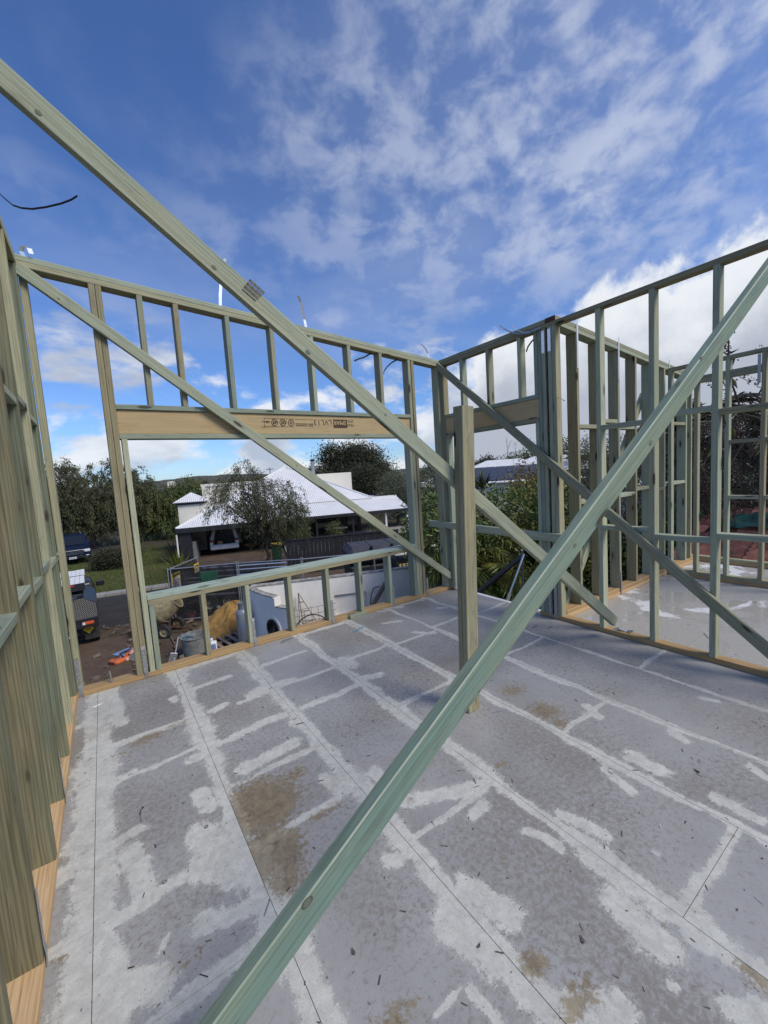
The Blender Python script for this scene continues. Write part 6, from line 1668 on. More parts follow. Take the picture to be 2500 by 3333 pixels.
# ------------------------------------------------------------------ white roofed houses further right with solar panels
def far_house(name, c, yaw_, w_, dpt, wall_h, roof_h, label, panels=0, zbase=None):
    zb = GZ - 0.1 if zbase is None else zbase
    M = yawM((c[0], c[1], zb), yaw_)
    root = empty(name, (c[0], c[1], zb), label, 'house', 'white roofed houses beyond the gardens')
    MB().box(-w_ / 2, w_ / 2, -dpt / 2, dpt / 2, min(0, GZ - zb - 1), wall_h, M).build('wall', CREAM, root)
    o_ = 0.5; a, b = w_ / 2 + o_, dpt / 2 + o_; rl = max(0.3, a - b)
    P_ = lambda x, y, z: M @ Vector((x, y, z))
    rr = None
    for pts in ([(-a, -b, wall_h), (a, -b, wall_h), (rl, 0, wall_h + roof_h), (-rl, 0, wall_h + roof_h)], [(a, -b, wall_h), (a, b, wall_h), (rl, 0, wall_h + roof_h)], [(a, b, wall_h), (-a, b, wall_h), (-rl, 0, wall_h + roof_h), (rl, 0, wall_h + roof_h)], [(-a, b, wall_h), (-a, -b, wall_h), (-rl, 0, wall_h + roof_h)]):
        Q_ = [P_(*q) for q in pts]
        x = (Q_[1] - Q_[0]).normalized(); n_ = x.cross(Q_[-1] - Q_[0]).normalized(); y = n_.cross(x)
        Mx = Matrix(((x.x, y.x, n_.x, Q_[0].x), (x.y, y.y, n_.y, Q_[0].y), (x.z, y.z, n_.z, Q_[0].z), (0, 0, 0, 1)))
        o2 = MB().prism([Mx.inverted() @ q for q in Q_], (0, 0, 0.08)).build('roof' if rr is None else 'roof_slope', ROOFM, root if rr is None else rr, None, Mx)
        if rr is None:
            rr = o2; L0 = (Q_[1] - Q_[0]).length; H0 = math.hypot(b, roof_h)
            for k_ in range(panels):
                row, colm = k_ % 4, k_ // 4
                pw = 0.98; ph_ = min(1.05, H0 * 0.2)
                cx_ = L0 * 0.16 + colm * 1.02; cy_ = H0 * 0.08 + row * (ph_ + 0.05)
                if cy_ + ph_ < H0 * 0.95:
                    MB().box(cx_, cx_ + pw, cy_, cy_ + ph_, 0.14, 0.18, Mx).build('solar_panel', SOLAR, rr)
    for s_ in (-0.3, 0.1, 0.35):
        wn = MB().box(s_ * w_, s_ * w_ + 1.4, -dpt / 2 - 0.04, -dpt / 2, 0.9, wall_h - 0.35, M).build('window', WHITEP, root)
        MB().box(s_ * w_ + 0.08, s_ * w_ + 1.32, -dpt / 2 - 0.06, -dpt / 2 - 0.04, 0.98, wall_h - 0.43, M).build('pane', GLASS, wn)
    return root
def along(px, py, dist):                              # ground position in the direction of a pixel
    d_ = ray(px, py); d2 = Vector((d_.x, d_.y, 0)).normalized(); return (CAM.x + d2.x * dist, CAM.y + d2.y * dist)
far_house('far_house', along(1590, 1550, 44), R(-44), 15, 9, 2.5, 1.5, 'white roofed house carrying rows of dark solar panels', 48, -2.35)
far_house('far_house', along(1640, 1530, 66), R(-40), 15, 10, 2.7, 2.1, 'white hip roofed house behind the solar panel house', 0, -2.2)
far_house('far_house', along(1790, 1530, 58), R(-52), 13, 9, 2.8, 1.9, 'white roofed house half hidden by the rust tipped shrub', 0, -2.1)
far_house('far_house', along(2300, 1560, 40), R(-75), 12, 9, 2.4, 1.5, 'pale roofed house glimpsed through the bare branches')
far_house('far_house', along(640, 1585, 62), R(-10), 9, 8, 2.6, 1.6, 'pale roofed house showing beside the cream parapet')
far_house('far_house', along(555, 1550, 860), R(-8), 13, 8, 17, 1.5, 'tiny white building on the distant hillside', 0, -6)
# TV aerial on the solar house
an = empty('tv_aerial', (*along(1672, 1530, 60), GZ), 'thin television aerial on the white roofs', 'aerial')
ab = Vector((*along(1672, 1530, 60), 1.2))
MB().tube([ab, ab + Vector((0, 0, 2.4))], 0.03, 6).build('mast', GALV, an)
for k_ in range(5):
    MB().tube([ab + Vector((-0.6 + 0.3 * k_, -0.5, 2.3)), ab + Vector((-0.6 + 0.3 * k_, 0.5, 2.3))], 0.02, 5).build('element', GALV, an)
MB().tube([ab + Vector((-0.8, 0, 2.3)), ab + Vector((0.8, 0, 2.3))], 0.025, 5).build('boom', GALV, an)
# power pole
pb_ = Vector((*along(876, 1500, 150), GZ - 1))
pp = empty('power_pole', pb_, 'distant timber power pole with a crossarm beyond the roof', 'power pole')
MB().tube([pb_, pb_ + Vector((0, 0, 10.4))], [0.17, 0.12], 8).build('pole', BARK, pp)
MB().box(-1.3, 1.3, -0.08, 0.08, 9.6, 9.8, yawM(pb_, R(-25))).build('crossarm', BARK, pp)

# ------------------------------------------------------------------ old red tiled roof just beyond the far plates
rt = empty('tiled_roof', (9.6, -2.6, -2.0), 'sagging terracotta tiled roof beside the far floor edge', 'roof')
RX0, RZ0 = 8.75, -0.22
tile = MB()
# one interlocking tile with two rolls
npts = 9; vs_, fs = [], []
for j in range(2):
    for i in range(npts):
        x = 0.30 * i / (npts - 1); z = 0.055 * (0.5 - 0.5 * math.cos(2 * math.pi * 2 * i / (npts - 1)))
        vs_.append((x, 0.40 * j, z + (0.026 if j == 0 else 0.0)))
for i in range(npts): vs_.append((0.30 * i / (npts - 1), 0.0, vs_[i][2] - 0.022))
for i in range(npts - 1):
    fs.append((i, i + 1, npts + i + 1, npts + i)); fs.append((2 * npts + i, 2 * npts + i + 1, i + 1, i))
tme = MB().add(vs_, fs).mesh('roof_tile', 60); tme.materials.append(TILEM)
tme2 = MB().add(vs_, fs).mesh('roof_tile', 60); tme2.materials.append(TILED)
for col_ in range(8):
    for j in range(12):
        M = Matrix.Translation((RX0 + 0.31 + col_ * 0.29, -1.05 - j * 0.345, RZ0 + 0.02 + (col_ + 1) * 0.29 * 0.30 + 0.03 * j * 0.345 + random.uniform(-.006, .006))) @ Matrix.Rotation(R(-17), 4, 'Y') @ Matrix.Rotation(R(180 + random.uniform(-1, 1)), 4, 'Z')
        mobj('roof_tile', tme if random.random() < 0.65 else tme2, None, rt, M)
MB().prism([(RX0 + 0.05, -0.95, RZ0 - 0.06), (RX0 + 0.05, -5.2, RZ0 - 0.06), (RX0 + 2.5, -5.2, RZ0 + 0.70), (RX0 + 2.5, -0.95, RZ0 + 0.60)], (0, 0, 0.02)).build('sarking', BLACK, rt)
MB().box(RX0 + 0.1, RX0 + 2.3, -5.0, -1.0, GZ, RZ0 - 0.10).build('wall', CREAM, rt)
MB().box(RX0 - 0.10, RX0 + 0.03, -5.2, -0.95, RZ0 - 0.22, RZ0 - 0.02).build('gutter', CHAR, rt)
tp = []
for i in range(25):
    for k_ in range(7):
        y = -1.55 - i * 0.12; q = k_ / 6
        x = RX0 + 1.18 + 0.55 * q; z = RZ0 + 0.50 + 0.20 * q + 0.012 * i + 0.07 * math.sin(i * 0.9 + k_) * math.sin(q * math.pi) + 0.05 * math.sin(q * math.pi) + 0.02 * math.sin(i * 2.3)
        tp.append((x, y, z))
fs = [(i * 7 + k_, i * 7 + k_ + 1, (i + 1) * 7 + k_ + 1, (i + 1) * 7 + k_) for i in range(24) for k_ in range(6)]
tag(MB().add(tp, fs).build('tarpaulin', TARP, None, 60), 'crumpled dark green tarpaulin over the red tiled roof', 'tarpaulin')
fl = []
for i in range(25):
    for k_ in range(5):
        y = -1.85 - i * 0.08; q = k_ / 4
        fl.append((RX0 - 0.13 - 0.10 * q, y, RZ0 - 0.03 - 0.10 * q + 0.03 * math.sin(i * 0.8) + 0.05 * i / 24))
fs = [(i * 5 + k_, i * 5 + k_ + 1, (i + 1) * 5 + k_ + 1, (i + 1) * 5 + k_) for i in range(24) for k_ in range(4)]
tag(MB().add(fl, fs).build('foil_sheet', FOIL, None, 60), 'loose silver foil sheet hanging at the red roof gutter', 'foil')

# ------------------------------------------------------------------ things in the garden seen through the doorway
gw = tag(MB().prism([(9.2, 4.8, GZ), (14.2, 0.6, GZ), (14.3, 0.75, GZ), (9.3, 4.95, GZ)], (0, 0, 1.75)).build('boundary_wall', GREYW), 'dull grey wall under the hedge beyond the doorway', 'wall')
bm = tag(MB().tube([on_x(1556, 1928, 6.6), on_x(1705, 1806, 7.3)], 0.055, 6).build('steel_beam', CHAR), 'dark steel beam slanting up in the garden beyond the doorway', 'beam')
sc_ = empty('scaffold_prop', on_x(1652, 1955, 6.4), 'pair of thin steel props meeting at a point beyond the doorway', 'prop')
MB().tube([on_x(1650, 1958, 6.4), on_x(1706, 1804, 6.9)], 0.016, 8).build('prop_leg', BRIGHT, sc_)
MB().tube([on_x(1702, 1930, 7.6), on_x(1699, 1790, 6.95)], 0.02, 8).build('prop_leg', GALV, sc_)
tag(MB().cbox(-0.16, 0.16, -0.03, 0.03, 0, 0.7, 0.01, yawM((7.2, 4.55, GZ), 0.4)).build('dark_board', BROWNW), 'red brown board standing at the end of the white wall', 'board')

# ------------------------------------------------------------------ trees and plants
class Leaves:
    def __init__(s): s.P = []; s.D = []; s.L = []; s.Wd = []
    def add(s, P, Dr, L, Wd):
        s.P.append(np.asarray(P, float)); s.D.append(np.asarray(Dr, float))
        n = len(P)
        s.L.append(np.broadcast_to(np.asarray(L, float), (n,)).copy()); s.Wd.append(np.broadcast_to(np.asarray(Wd, float), (n,)).copy())
    def build(s, name, mat, parent=None, fold=0.25):
        P = np.concatenate(s.P); Dr = np.concatenate(s.D); L = np.concatenate(s.L)[:, None]; Wd = np.concatenate(s.Wd)[:, None]
        Dr /= np.linalg.norm(Dr, axis=1, keepdims=True) + 1e-9
        rv = rng.normal(size=Dr.shape)
        S_ = np.cross(Dr, rv); S_ /= np.linalg.norm(S_, axis=1, keepdims=True) + 1e-9
        N_ = np.cross(Dr, S_)
        n = len(P)
        V = np.empty((n, 4, 3))
        V[:, 0] = P
        V[:, 1] = P + Dr * L * 0.45 + S_ * Wd * 0.5 + N_ * Wd * fold
        V[:, 2] = P + Dr * L
        V[:, 3] = P + Dr * L * 0.45 - S_ * Wd * 0.5 + N_ * Wd * fold
        F = np.arange(4 * n).reshape(n, 4)
        return mobj(name, np_mesh(name, V.reshape(-1, 3), F, mat), mat, parent)
def ell_pts(n, c, r_, inner=0.35):
    d_ = rng.normal(size=(n, 3)); d_ /= np.linalg.norm(d_, axis=1, keepdims=True)
    q = rng.uniform(inner ** 2, 1, size=(n, 1)) ** 0.5
    return np.asarray(c) + d_ * q * np.asarray(r_)
def limb(mb, a, b, r0, r1, sag=0.0, wob=0.12, seg=6, n=6):
    a, b = np.asarray(a, float), np.asarray(b, float); L = np.linalg.norm(b - a)
    pts = []
    for i in range(seg + 1):
        q = i / seg
        p_ = a + (b - a) * q + rng.normal(size=3) * wob * L * 0.12 * math.sin(q * math.pi)
        p_[2] += sag * math.sin(q * math.pi) * L
        pts.append(p_)
    mb.tube(pts, [r0 + (r1 - r0) * i / seg for i in range(seg + 1)], n, False)
    return pts
def tree(name, label, base, h_, blobs_, clumps, per, ll, lw_, mat, bark=BARK, style='clump', trunk_r=0.16, spread=0.35, group=None, cat='tree', bare=0.0, fork=0.45, limbs=14):
    base = np.asarray((base[0], base[1], base[2] if len(base) > 2 else GZ), float)
    root = empty(name, tuple(base), label, cat, group)
    tr = MB()
    cc = np.mean([b[0] for b in blobs_], axis=0) + base
    f0 = base + (cc - base) * fork; f0[2] = base[2] + h_ * fork * 0.6
    limb(tr, base - (0, 0, 0.05), f0, trunk_r, trunk_r * 0.7, 0, 0.3, 5, 8)
    lv_ = Leaves()
    tot = sum(b[1][0] * b[1][1] * b[1][2] for b in blobs_) ** 1.0
    nl = 0
    for (c_, r_) in blobs_:
        c_ = np.asarray(c_, float) + base; r_ = np.asarray(r_, float)
        k_ = max(3, int(clumps * (r_[0] * r_[1] * r_[2]) / tot))
        C_ = ell_pts(k_, c_, r_)
        C_ = C_[C_[:, 2] > base[2] + 0.15]
        for j in range(min(len(C_), max(2, int(limbs * k_ / clumps)))):
            limb(tr, f0 + rng.normal(size=3) * 0.05, C_[j], trunk_r * 0.45, trunk_r * 0.08, 0.06, 0.5, 6, 5)
        if style == 'weep':
            out = (C_ - c_) * (1, 1, 0.2); out /= np.linalg.norm(out, axis=1, keepdims=True) + 1e-6
            for j in range(len(C_)):
                ln = spread * rng.uniform(1.5, 4.0)
                q = rng.uniform(0, 1, per) ** 0.8
                p_ = C_[j] + out[j] * (q * ln * 0.45)[:, None] + rng.normal(size=(per, 3)) * 0.10 * spread * 2
                p_[:, 2] += 0.35 * ln * np.sin(q * 2.2) * 0.5 - ln * 0.75 * q ** 2
                dv = out[j] * 0.5 + rng.normal(size=(per, 3)) * 0.45; dv[:, 2] -= 0.25 + 1.1 * q
                lv_.add(p_, dv, ll * rng.uniform(0.6, 1.3, per), lw_)
        else:
            p_ = np.repeat(C_, per, 0) + rng.normal(size=(len(C_) * per, 3)) * spread * (1, 1, 0.75)
            dv = rng.normal(size=p_.shape); dv[:, 2] += 0.1
            lv_.add(p_, dv, ll * rng.uniform(0.6, 1.3, len(p_)), lw_)
    tr.build('trunk', bark, root, 50)
    lv_.build('crown', mat, root)
    return root
AL = along
# peppermint and shrubs on the verge to the left
b0 = AL(300, 1700, 42)
tree('peppermint_tree', 'broad drooping dark green tree behind the parked four wheel drive', b0, 7.4, [((-3.2, 0, 4.0), (3.2, 2.6, 3.0)), ((0.8, 0, 4.7), (3.4, 2.6, 2.6)), ((3.0, 0.3, 3.4), (2.8, 2.2, 2.6)), ((-0.5, 0, 2.8), (4.2, 2.0, 1.9)), ((-1.8, 0, 7.0), (1.3, 1.0, 0.8)), ((2.6, 0, 6.6), (1.2, 0.9, 0.8)), ((-4.6, 0, 6.2), (1.1, 0.9, 0.8))], 1050, 60, 0.27, 0.06, LF_PEPPER, style='weep', spread=0.55, trunk_r=0.28)
tree('verge_tree', 'rounder mid green tree beside the drooping tree', AL(545, 1700, 42), 5.4, [((-0.8, 0, 3.2), (1.9, 1.8, 1.7)), ((1.2, 0, 2.8), (1.8, 1.8, 1.7)), ((0.2, 0, 1.6), (2.4, 1.8, 1.3))], 340, 60, 0.22, 0.07, LF_MID, style='weep', spread=0.4, trunk_r=0.2)
tree('verge_tree', 'dense green tree beside the entry tower of the house', AL(625, 1700, 44), 5.4, [((0, 0, 3.4), (2.0, 2.0, 1.8)), ((-1.6, 0, 2.4), (1.8, 1.6, 1.8))], 220, 60, 0.26, 0.09, LF_MID, spread=0.45, trunk_r=0.2)
tree('shrub', 'low dark rounded shrub on the lawn beside the parked car', (0.55, 24.9), 1.25, [((0, 0, 0.55), (1.25, 0.9, 0.55)), ((-0.5, 0, 0.75), (0.7, 0.6, 0.45)), ((0.7, 0, 0.7), (0.6, 0.6, 0.45))], 170, 60, 0.13, 0.05, LF_DARK, spread=0.20, trunk_r=0.04, cat='shrub', fork=0.3)
# sparse drooping tree before the carport
tree('peppermint_tree', 'sparse fine leaved tree drooping in front of the carport roof', AL(872, 1800, 21), 5.7, [((-1.1, 0, 4.0), (1.6, 1.4, 1.0)), ((0.5, 0, 3.4), (1.6, 1.4, 1.3)), ((-0.7, 0, 5.0), (1.0, 0.9, 0.7)), ((0.9, 0, 2.1), (0.9, 0.9, 1.2)), ((0.5, 0, 2.9), (1.7, 1.4, 0.8))], 470, 44, 0.15, 0.030, LF_PEPPER, style='weep', spread=0.36, trunk_r=0.12, limbs=60)
# tall dark gum and companions behind the house
tree('gum_tree', 'tall dark gum tree behind the white pyramid roof and flue', AL(1150, 1560, 58), 9.2, [((-1.5, 0, 7.0), (3.2, 3, 2.2)), ((2.2, 0, 6.8), (3.0, 3, 2.0)), ((-4.2, 0, 5.0), (2.6, 2.5, 2.0)), ((0.5, 0, 4.6), (4.5, 3, 2.4)), ((4.5, 0, 4.6), (2.5, 2.4, 2.2)), ((-1.0, -1.0, 2.6), (5.0, 2.5, 2.2))], 620, 70, 0.34, 0.13, LF_DARK, spread=0.62, trunk_r=0.35, limbs=50)
tree('gum_tree', 'brown tinged bushy tree standing in front of the tall gum', AL(1190, 1560, 47), 6.2, [((0, 0, 3.9), (2.8, 2.2, 2.0)), ((2.3, 0, 3.1), (2.0, 2.0, 1.9)), ((-2.0, 0, 2.6), (1.8, 1.8, 1.6))], 300, 60, 0.26, 0.10, LF_DARK, spread=0.45, trunk_r=0.2)
tree('olive_tree', 'grey green bushy tree beside the end of the patio roof', AL(1290, 1600, 36), 5.2, [((0, 0, 3.1), (1.7, 1.6, 1.6)), ((0.9, -0.5, 2.0), (1.6, 1.5, 1.5)), ((-1.2, 0, 2.2), (1.2, 1.3, 1.3))], 230, 60, 0.20, 0.06, LF_GREY, spread=0.34, trunk_r=0.14)
tree('olive_tree', 'grey green crown showing past the window wall corner', AL(1385, 1560, 22), 4.9, [((0, 0, 3.6), (1.2, 1.2, 1.1)), ((0.3, 0, 2.2), (1.4, 1.2, 1.4))], 190, 55, 0.13, 0.05, LF_GREY, spread=0.24, trunk_r=0.1)
# belt of bush across the middle distance
BELT = ((470, 120, 5.2, 5), (560, 110, 5.0, 6), (650, 125, 5.6, 6), (720, 105, 5.0, 5), (790, 130, 6.2, 7), (850, 115, 6.0, 6), (900, 100, 5.0, 5), (960, 90, 5.0, 5), (230, 70, 4.6, 6), (420, 80, 4.4, 5),
        (1420, 70, 6.0, 6), (1470, 95, 6.0, 8), (1540, 100, 6.0, 8), (1590, 110, 7.6, 6), (1640, 90, 6.6, 8), (1700, 78, 7.4, 7), (1760, 70, 8.0, 7), (1830, 62, 8.0, 7), (1900, 55, 7.6, 6), (1985, 46, 7.4, 6),
        (2060, 40, 6.0, 5), (2150, 34, 5.0, 4.5), (2240, 36, 4.6, 5), (2330, 30, 4.2, 4.5), (2440, 28, 4.4, 4.5))
def belt_label(px):
    if px < 640: return ('scrubby tree on the skyline beyond the verge trees and lawn', 'scrub beyond the verge')
    if px < 1000: return ('dark scrub tree on the skyline behind the cream parapet house', 'scrub behind the house')
    if px < 1780: return ('dark bushland tree rising behind the white roofs and hedge', 'bush behind the white roofs')
    if px < 2100: return ('dark bushland tree standing behind the cross wall studs', 'bush behind the cross wall')
    return ('dark leafy tree beyond the low partition and red roof', 'bush beyond the partition')
for i, (px, dist, hh_, wd) in enumerate(BELT):
    sz = 0.0042 * dist
    lab_, grp_ = belt_label(px)
    tree('bush_tree', lab_, AL(px, 1560, dist), hh_, [((-wd * 0.22, 0, hh_ * 0.62), (wd * 0.34, wd * 0.34, hh_ * 0.30)), ((wd * 0.2, 0, hh_ * 0.56), (wd * 0.36, wd * 0.34, hh_ * 0.34)), ((0, 0, hh_ * 0.34), (wd * 0.55, wd * 0.4, hh_ * 0.30)), ((wd * 0.05, 0, hh_ * 0.85), (wd * 0.2, wd * 0.2, hh_ * 0.16))], 70 + int(500 / max(dist, 20) * 4), 48, sz * 1.2, sz * 0.55, (LF_DARK, LF_DARK, LF_PEPPER, LF_MID)[i % 4], spread=wd * 0.09, trunk_r=0.16, group=grp_, limbs=8)
# bare dead branches above the treeline
dd = empty('dead_tree', (*AL(1650, 1500, 80), GZ), 'leafless pale tree poking above the dark treeline', 'tree')
mb = MB(); q0 = np.array((*AL(1650, 1500, 80), GZ)); 
def twig(mb, a, d_, L, r_, lev):
    b = np.asarray(a) + np.asarray(d_) * L
    limb(mb, a, b, r_, r_ * 0.6, 0, 0.5, 3, 4)
    if lev:
        for _ in range(3):
            nd = np.asarray(d_) + rng.normal(size=3) * 0.45; nd[2] += 0.15; nd /= np.linalg.norm(nd); twig(mb, b, nd, L * 0.7, r_ * 0.55, lev - 1)
twig(mb, q0, (0, 0, 1), 3.6, 0.12, 4)
mb.build('branches', BARKP, dd)

# ---- palms and hedge outside the doorway
def palm(name, label, base, h_, nfr, flen, mat, trunkmat=BARK, tr_r=0.09, leaf=0.42, wd=0.028, seed=1, stems=1, lift=0.9):
    rs = np.random.default_rng(seed)
    base = np.asarray((base[0], base[1], GZ), float)
    root = empty(name, tuple(base), label, 'palm')
    tb2 = MB(); lv_ = Leaves(); rach = MB()
    for s_ in range(stems):
        b2 = base + (rs.normal(0, 0.25, 3) * (1, 1, 0) if stems > 1 else 0)
        top_ = b2 + np.array((rs.normal(0, 0.15), rs.normal(0, 0.15), h_ * rs.uniform(0.75, 1.0)))
        limb(tb2, b2, top_, tr_r, tr_r * 0.75, 0, 0.2, 6, 8)
        for i in range(nfr):
            az = rs.uniform(0, 2 * math.pi); el = rs.uniform(0.15, 1.25) * lift
            d_ = np.array((math.cos(az) * math.cos(el), math.sin(az) * math.cos(el), math.sin(el)))
            L = flen * rs.uniform(0.75, 1.1); P_ = [top_.copy()]; dv = d_.copy(); n = 14
            for k_ in range(n):
                dv = dv + np.array((0, 0, -0.11 - 0.05 * k_ / n)); dv /= np.linalg.norm(dv)
                P_.append(P_[-1] + dv * L / n)
            P_ = np.array(P_); rach.tube(P_, np.linspace(0.014, 0.003, n + 1), 4, False)
            tt = np.repeat(np.linspace(0.14, 1, 44), 2); sgn = np.tile((1, -1), 44)
            pi = np.stack([np.interp(tt * n, np.arange(n + 1), P_[:, a]) for a in range(3)], 1)
            tg_ = np.stack([np.interp(np.minimum(tt * n + 0.5, n), np.arange(n + 1), P_[:, a]) for a in range(3)], 1) - np.stack([np.interp(tt * n - 0.5, np.arange(n + 1), P_[:, a]) for a in range(3)], 1)
            tg_ /= np.linalg.norm(tg_, axis=1, keepdims=True)
            sd_ = np.cross(tg_, (0, 0, 1.0)); sd_ /= np.linalg.norm(sd_, axis=1, keepdims=True) + 1e-6
            dl = sd_ * sgn[:, None] * 0.85 + tg_ * 0.75 + rs.normal(size=pi.shape) * 0.10; dl[:, 2] -= 0.25
            lv_.add(pi, dl, leaf * (np.sin(np.clip(tt, 0.05, 1) * 2.6) * 0.8 + 0.25), wd)
    tb2.build('trunk', trunkmat, root, 50); rach.build('frond_stalks', mat, root); lv_.build('fronds', mat, root)
    return root
palm('palm', 'clump of yellow green feathery palms between window wall and doorway', AL(1490, 1700, 11.8), 2.3, 9, 1.5, LF_PALM, plain('red_brown_palm_stem', (0.10, 0.045, 0.03), 0.8), 0.06, 0.50, 0.030, 4, 4, 1.0)
palm('palm', 'arching green palm in front of the hedge beyond the doorway', AL(1590, 1700, 11.6), 1.5, 12, 1.6, LF_PALM, BARK, 0.07, 0.48, 0.030, 9, 2, 1.0)
palm('palm', 'dark fan of palm fronds beyond the partition wall', AL(2385, 1500, 13.5), 5.9, 26, 2.0, LF_DARK, BARK, 0.13, 0.62, 0.045, 12, 1, 0.9)
palm('palm', 'tall dark palm standing behind the cross wall studs', AL(2270, 1500, 15), 6.2, 24, 2.1, LF_DARK, BARK, 0.14, 0.62, 0.05, 15, 1, 0.9)
# broad leaved hedge
def hedge(name, label, base, blobs_, n, ll, lw_, mat, cat='hedge', spread=0.2, per=26, trunk_r=0.05):
    return tree(name, label, base, 2.5, blobs_, n, per, ll, lw_, mat, spread=spread, trunk_r=trunk_r, cat=cat, fork=0.25, limbs=20)
hb = AL(1650, 1700, 12.6)
hedge('hedge', 'tall glossy broad leaved hedge filling the doorway view', hb, [((-0.9, 0.2, 2.9), (1.5, 1.1, 1.3)), ((0.9, -0.6, 3.0), (1.6, 1.2, 1.3)), ((-2.0, 1.0, 2.6), (1.2, 1.0, 1.4)), ((-0.2, -0.3, 1.4), (2.1, 1.2, 1.4)), ((1.7, -1.2, 1.8), (1.4, 1.2, 1.7))], 900, 0.15, 0.060, LF_HEDGE, spread=0.17)
hedge('shrub', 'rust tipped shrub rising above the broad leaved hedge', AL(1725, 1600, 14.5), [((0, 0, 4.0), (0.9, 0.8, 0.7)), ((0.5, -0.2, 3.5), (1.2, 1.0, 0.8))], 190, 0.11, 0.045, LF_RUST, 'shrub', 0.18, 22)
hedge('hedge', 'dark hedge behind the lower studs of the cross wall', AL(1880, 1700, 12.0), [((0, 0, 2.0), (1.8, 1.3, 1.6)), ((1.4, -1.6, 1.9), (1.7, 1.4, 1.6))], 420, 0.14, 0.055, LF_HEDGE, 'hedge', 0.2)
hedge('hedge', 'dark shrubbery below the partition wall, behind the red roof', AL(2160, 1700, 14), [((0, 0, 1.8), (1.5, 1.3, 1.5)), ((0.6, -2.2, 2.0), (1.6, 1.6, 1.7))], 300, 0.15, 0.05, LF_DARK, 'hedge', 0.24)
# spiky rosette on the hedge skyline
def rosette(name, label, c_, n, L, wd, mat, up=0.5, parent_cat='plant'):
    root = empty(name, tuple(c_), label, parent_cat)
    lv_ = Leaves(); az = rng.uniform(0, 6.28, n); el = rng.uniform(-0.2, 1.4, n) * up + 0.25
    dv = np.stack([np.cos(az) * np.cos(el), np.sin(az) * np.cos(el), np.sin(el)], 1)
    lv_.add(np.repeat(np.asarray(c_, float)[None], n, 0) + dv * 0.03, dv, L * rng.uniform(0.7, 1.1, n), wd)
    lv_.build('leaves', mat, root, 0.15)
    return root
q0 = on_x(1572, 1594, 9.2)
dr = rosette('dracaena', 'spiky dark rosette above the hedge in front of the solar roof', q0, 60, 0.55, 0.05, LF_DARK, 0.8)
MB().tube([Vector((q0.x, q0.y, GZ)), q0], [0.06, 0.04], 8).build('stem', BARK, dr)
# strappy and tufted plants
rosette('agave', 'blue green agave clump at the foot of the dark fence', (*along(930, 1830, 17.5), GZ), 70, 0.75, 0.09, leafmat('agave_leaf', (0.045, 0.075, 0.055), (0.07, 0.10, 0.075), (0.05, 0.08, 0.05)), 0.7)
rosette('strappy_plant', 'yellow green strappy plant beside the carport pier', (*along(578, 1835, 25.2), GZ), 110, 1.15, 0.05, LF_PALM, 1.0)
rosette('strappy_plant', 'dark grass tree spikes on the lawn before the tower', (*along(565, 1760, 28.5), GZ), 150, 1.5, 0.05, LF_DARK, 0.8)
for (px, py, L, lab) in ((1312, 1935, 0.75, 'yellow green grass tuft spilling over the white wall end'), (1340, 1915, 0.7, 'second grass tuft beside the jack studs, against the white wall')):
    q0 = wallpt(4.9 if L > 0.72 else 5.5, 0, 0.55)
    rosette('grass_tuft', lab, q0, 420, L * 1.3, 0.022, LF_PALM, 0.95, 'grass')
tw = empty('dry_creeper', wallpt(4.15, 0, 0.35), 'leafless curling creeper beside the steel pipe', 'plant')
mb = MB()
for i in range(9):
    a = np.array(wallpt(4.15 + 0.04 * i, 0.0, 0.35)); mb.tube([a, a + (0.05, -0.05, 0.35), a + (-0.12 + 0.06 * i, -0.1, 0.62 + 0.04 * (i % 3)), a + (-0.3 + 0.09 * i, -0.1, 0.60)], 0.008, 4, False)
mb.build('stems', BARK, tw)
# planter growth along the dark fence and in the patio
for i, (u_, v_, hh_) in enumerate(((7.2, -3.5, 0.8), (9.0, -4.6, 1.1), (11.2, -5.4, 0.9))):
    q = HMx @ Vector((u_, v_, GZ))
    tree('fence_shrub', ('small leafy shrub at the bin end of the dark fence', 'upright leafy shrub behind the middle of the dark fence', 'thin shrub near the brown board fence')[i], (q.x, q.y), 1.5 + hh_, [((0, 0, 1.2 + hh_ * 0.5), (0.35, 0.35, 0.5)), ((0.1, 0, 1.0), (0.45, 0.4, 0.5))], 40, 30, 0.11, 0.05, LF_MID, spread=0.14, trunk_r=0.03, cat='shrub', limbs=10)

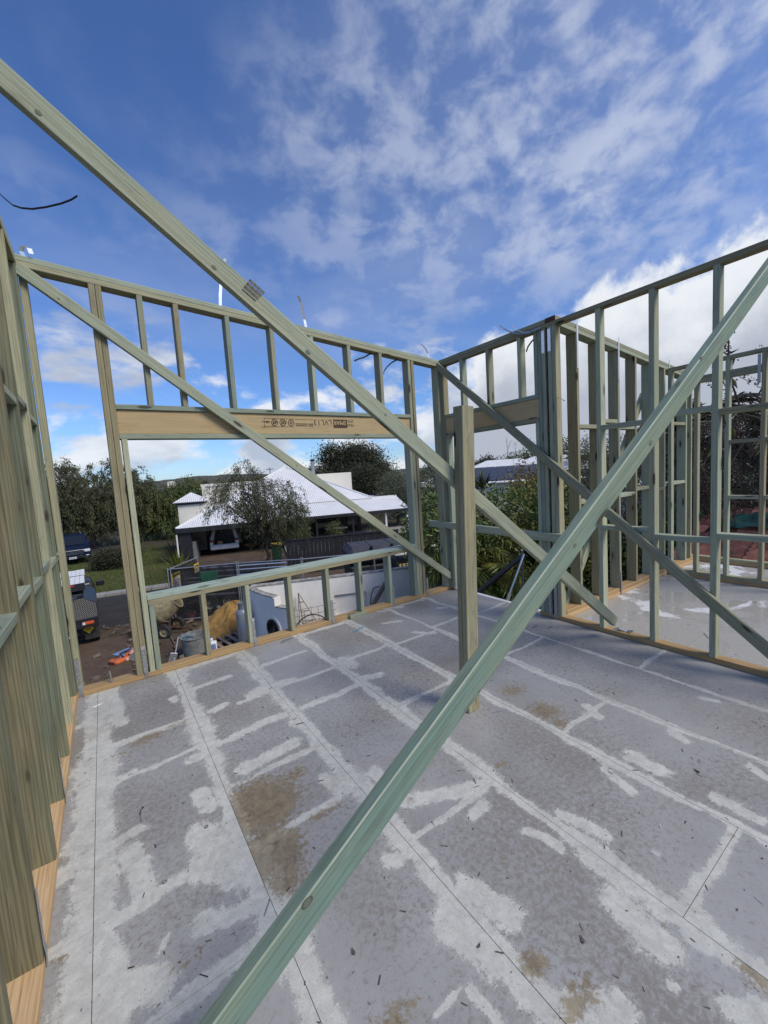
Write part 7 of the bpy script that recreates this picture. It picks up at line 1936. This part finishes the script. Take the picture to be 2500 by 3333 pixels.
# ---- bare seed-headed shrub and branches beyond the partition wall
bs = empty('bare_shrub', (*along(2405, 1500, 10.4), GZ), 'tall bare shrub with brown seed heads against the sky', 'shrub')
mb = MB(); lvb = Leaves(); lg = Leaves()
q0 = np.array((*along(2405, 1500, 10.4), GZ))
for (off, top_, nseg) in (((0.0, 0.0), 6.75, 16), ((0.35, -0.45), 6.1, 12), ((0.1, -0.9), 5.7, 12), ((-0.25, 0.35), 5.3, 10), ((0.5, 0.3), 5.0, 10)):
    a = q0 + (*off, 0.0); b = a + (rng.normal(0, 0.25), rng.normal(0, 0.25), top_)
    pts = limb(mb, a, b, 0.045, 0.014, 0, 0.5, 10, 6)
    for k_ in range(nseg):
        t_ = rng.uniform(0.45, 1.0); p_ = a + (b - a) * t_
        e_ = p_ + rng.normal(size=3) * (0.28, 0.28, 0.1) + (0, 0, 0.35)
        limb(mb, p_, e_, 0.010, 0.005, -0.1, 0.6, 4, 4)
        n = 34
        q = p_ + (e_ - p_) * rng.uniform(0.1, 1, (n, 1)) + rng.normal(size=(n, 3)) * 0.035
        lvb.add(q, rng.normal(size=(n, 3)), 0.05, 0.04)
    n = 130; q = a + (b - a) * rng.uniform(0.5, 1, (n, 1)) + rng.normal(size=(n, 3)) * 0.05
    lvb.add(q, rng.normal(size=(n, 3)), 0.06, 0.045)
    n = 14; q = a + (b - a) * rng.uniform(0.5, 1, (n, 1)) + rng.normal(size=(n, 3)) * 0.15
    dv = rng.normal(size=(n, 3)); dv[:, 2] -= 0.8; lg.add(q, dv, 0.26, 0.07)
mb.build('stems', BARK, bs); lvb.build('seed_heads', LF_DRY, bs); lg.build('leaves', LF_MID, bs)
for i, (px, dist, seed) in enumerate(((2330, 11.5, 1), (2460, 12.0, 2), (2240, 12.5, 3))):
    bt = empty('bare_tree', (*along(px, 1600, dist), GZ), ('tangle of bare dark branches above the red roof', 'bare forked tree behind the end stud of the partition', 'thin leafless stems behind the partition studs')[i], 'tree', None)
    mb = MB(); q0 = np.array((*along(px, 1600, dist), GZ))
    for _ in range(3):
        dv = rng.normal(size=3) * (0.35, 0.35, 0.1) + (0, 0, 1); dv /= np.linalg.norm(dv)
        twig(mb, q0 + rng.normal(size=3) * (0.2, 0.2, 0), dv, 1.9, 0.06, 5)
    mb.build('branches', BARK, bt)
# understorey right of the doorway
tree('shrub', 'dark leafy mass low behind the bare branches', AL(2400, 1700, 13.5), 3.2, [((0, 0, 1.4), (2.6, 2.0, 1.2)), ((1.2, -1.5, 2.0), (1.8, 1.6, 1.2))], 260, 40, 0.16, 0.05, LF_DARK, spread=0.3, cat='shrub', trunk_r=0.06)

# ---- lawn grass: one mass of short blades
n = 26000
gx = rng.uniform(-3.5, 4.2, n); gy = rng.uniform(17.2, 33, n)
ok = (gy > 18.3 - 0.22 * gx) & (gx < 2.9 + 0.03 * (gy - 17))
gp = np.stack([gx, gy, np.full(n, GZ + 0.016)], 1)[ok]
dv = rng.normal(size=gp.shape) * 0.45; dv[:, 2] = 1
lw2 = Leaves(); lw2.add(gp, dv, rng.uniform(0.04, 0.09, len(gp)), 0.035)
tag(lw2.build('lawn_grass', LF_GRASS), 'short green lawn grass on the verge', 'grass', kind='stuff')
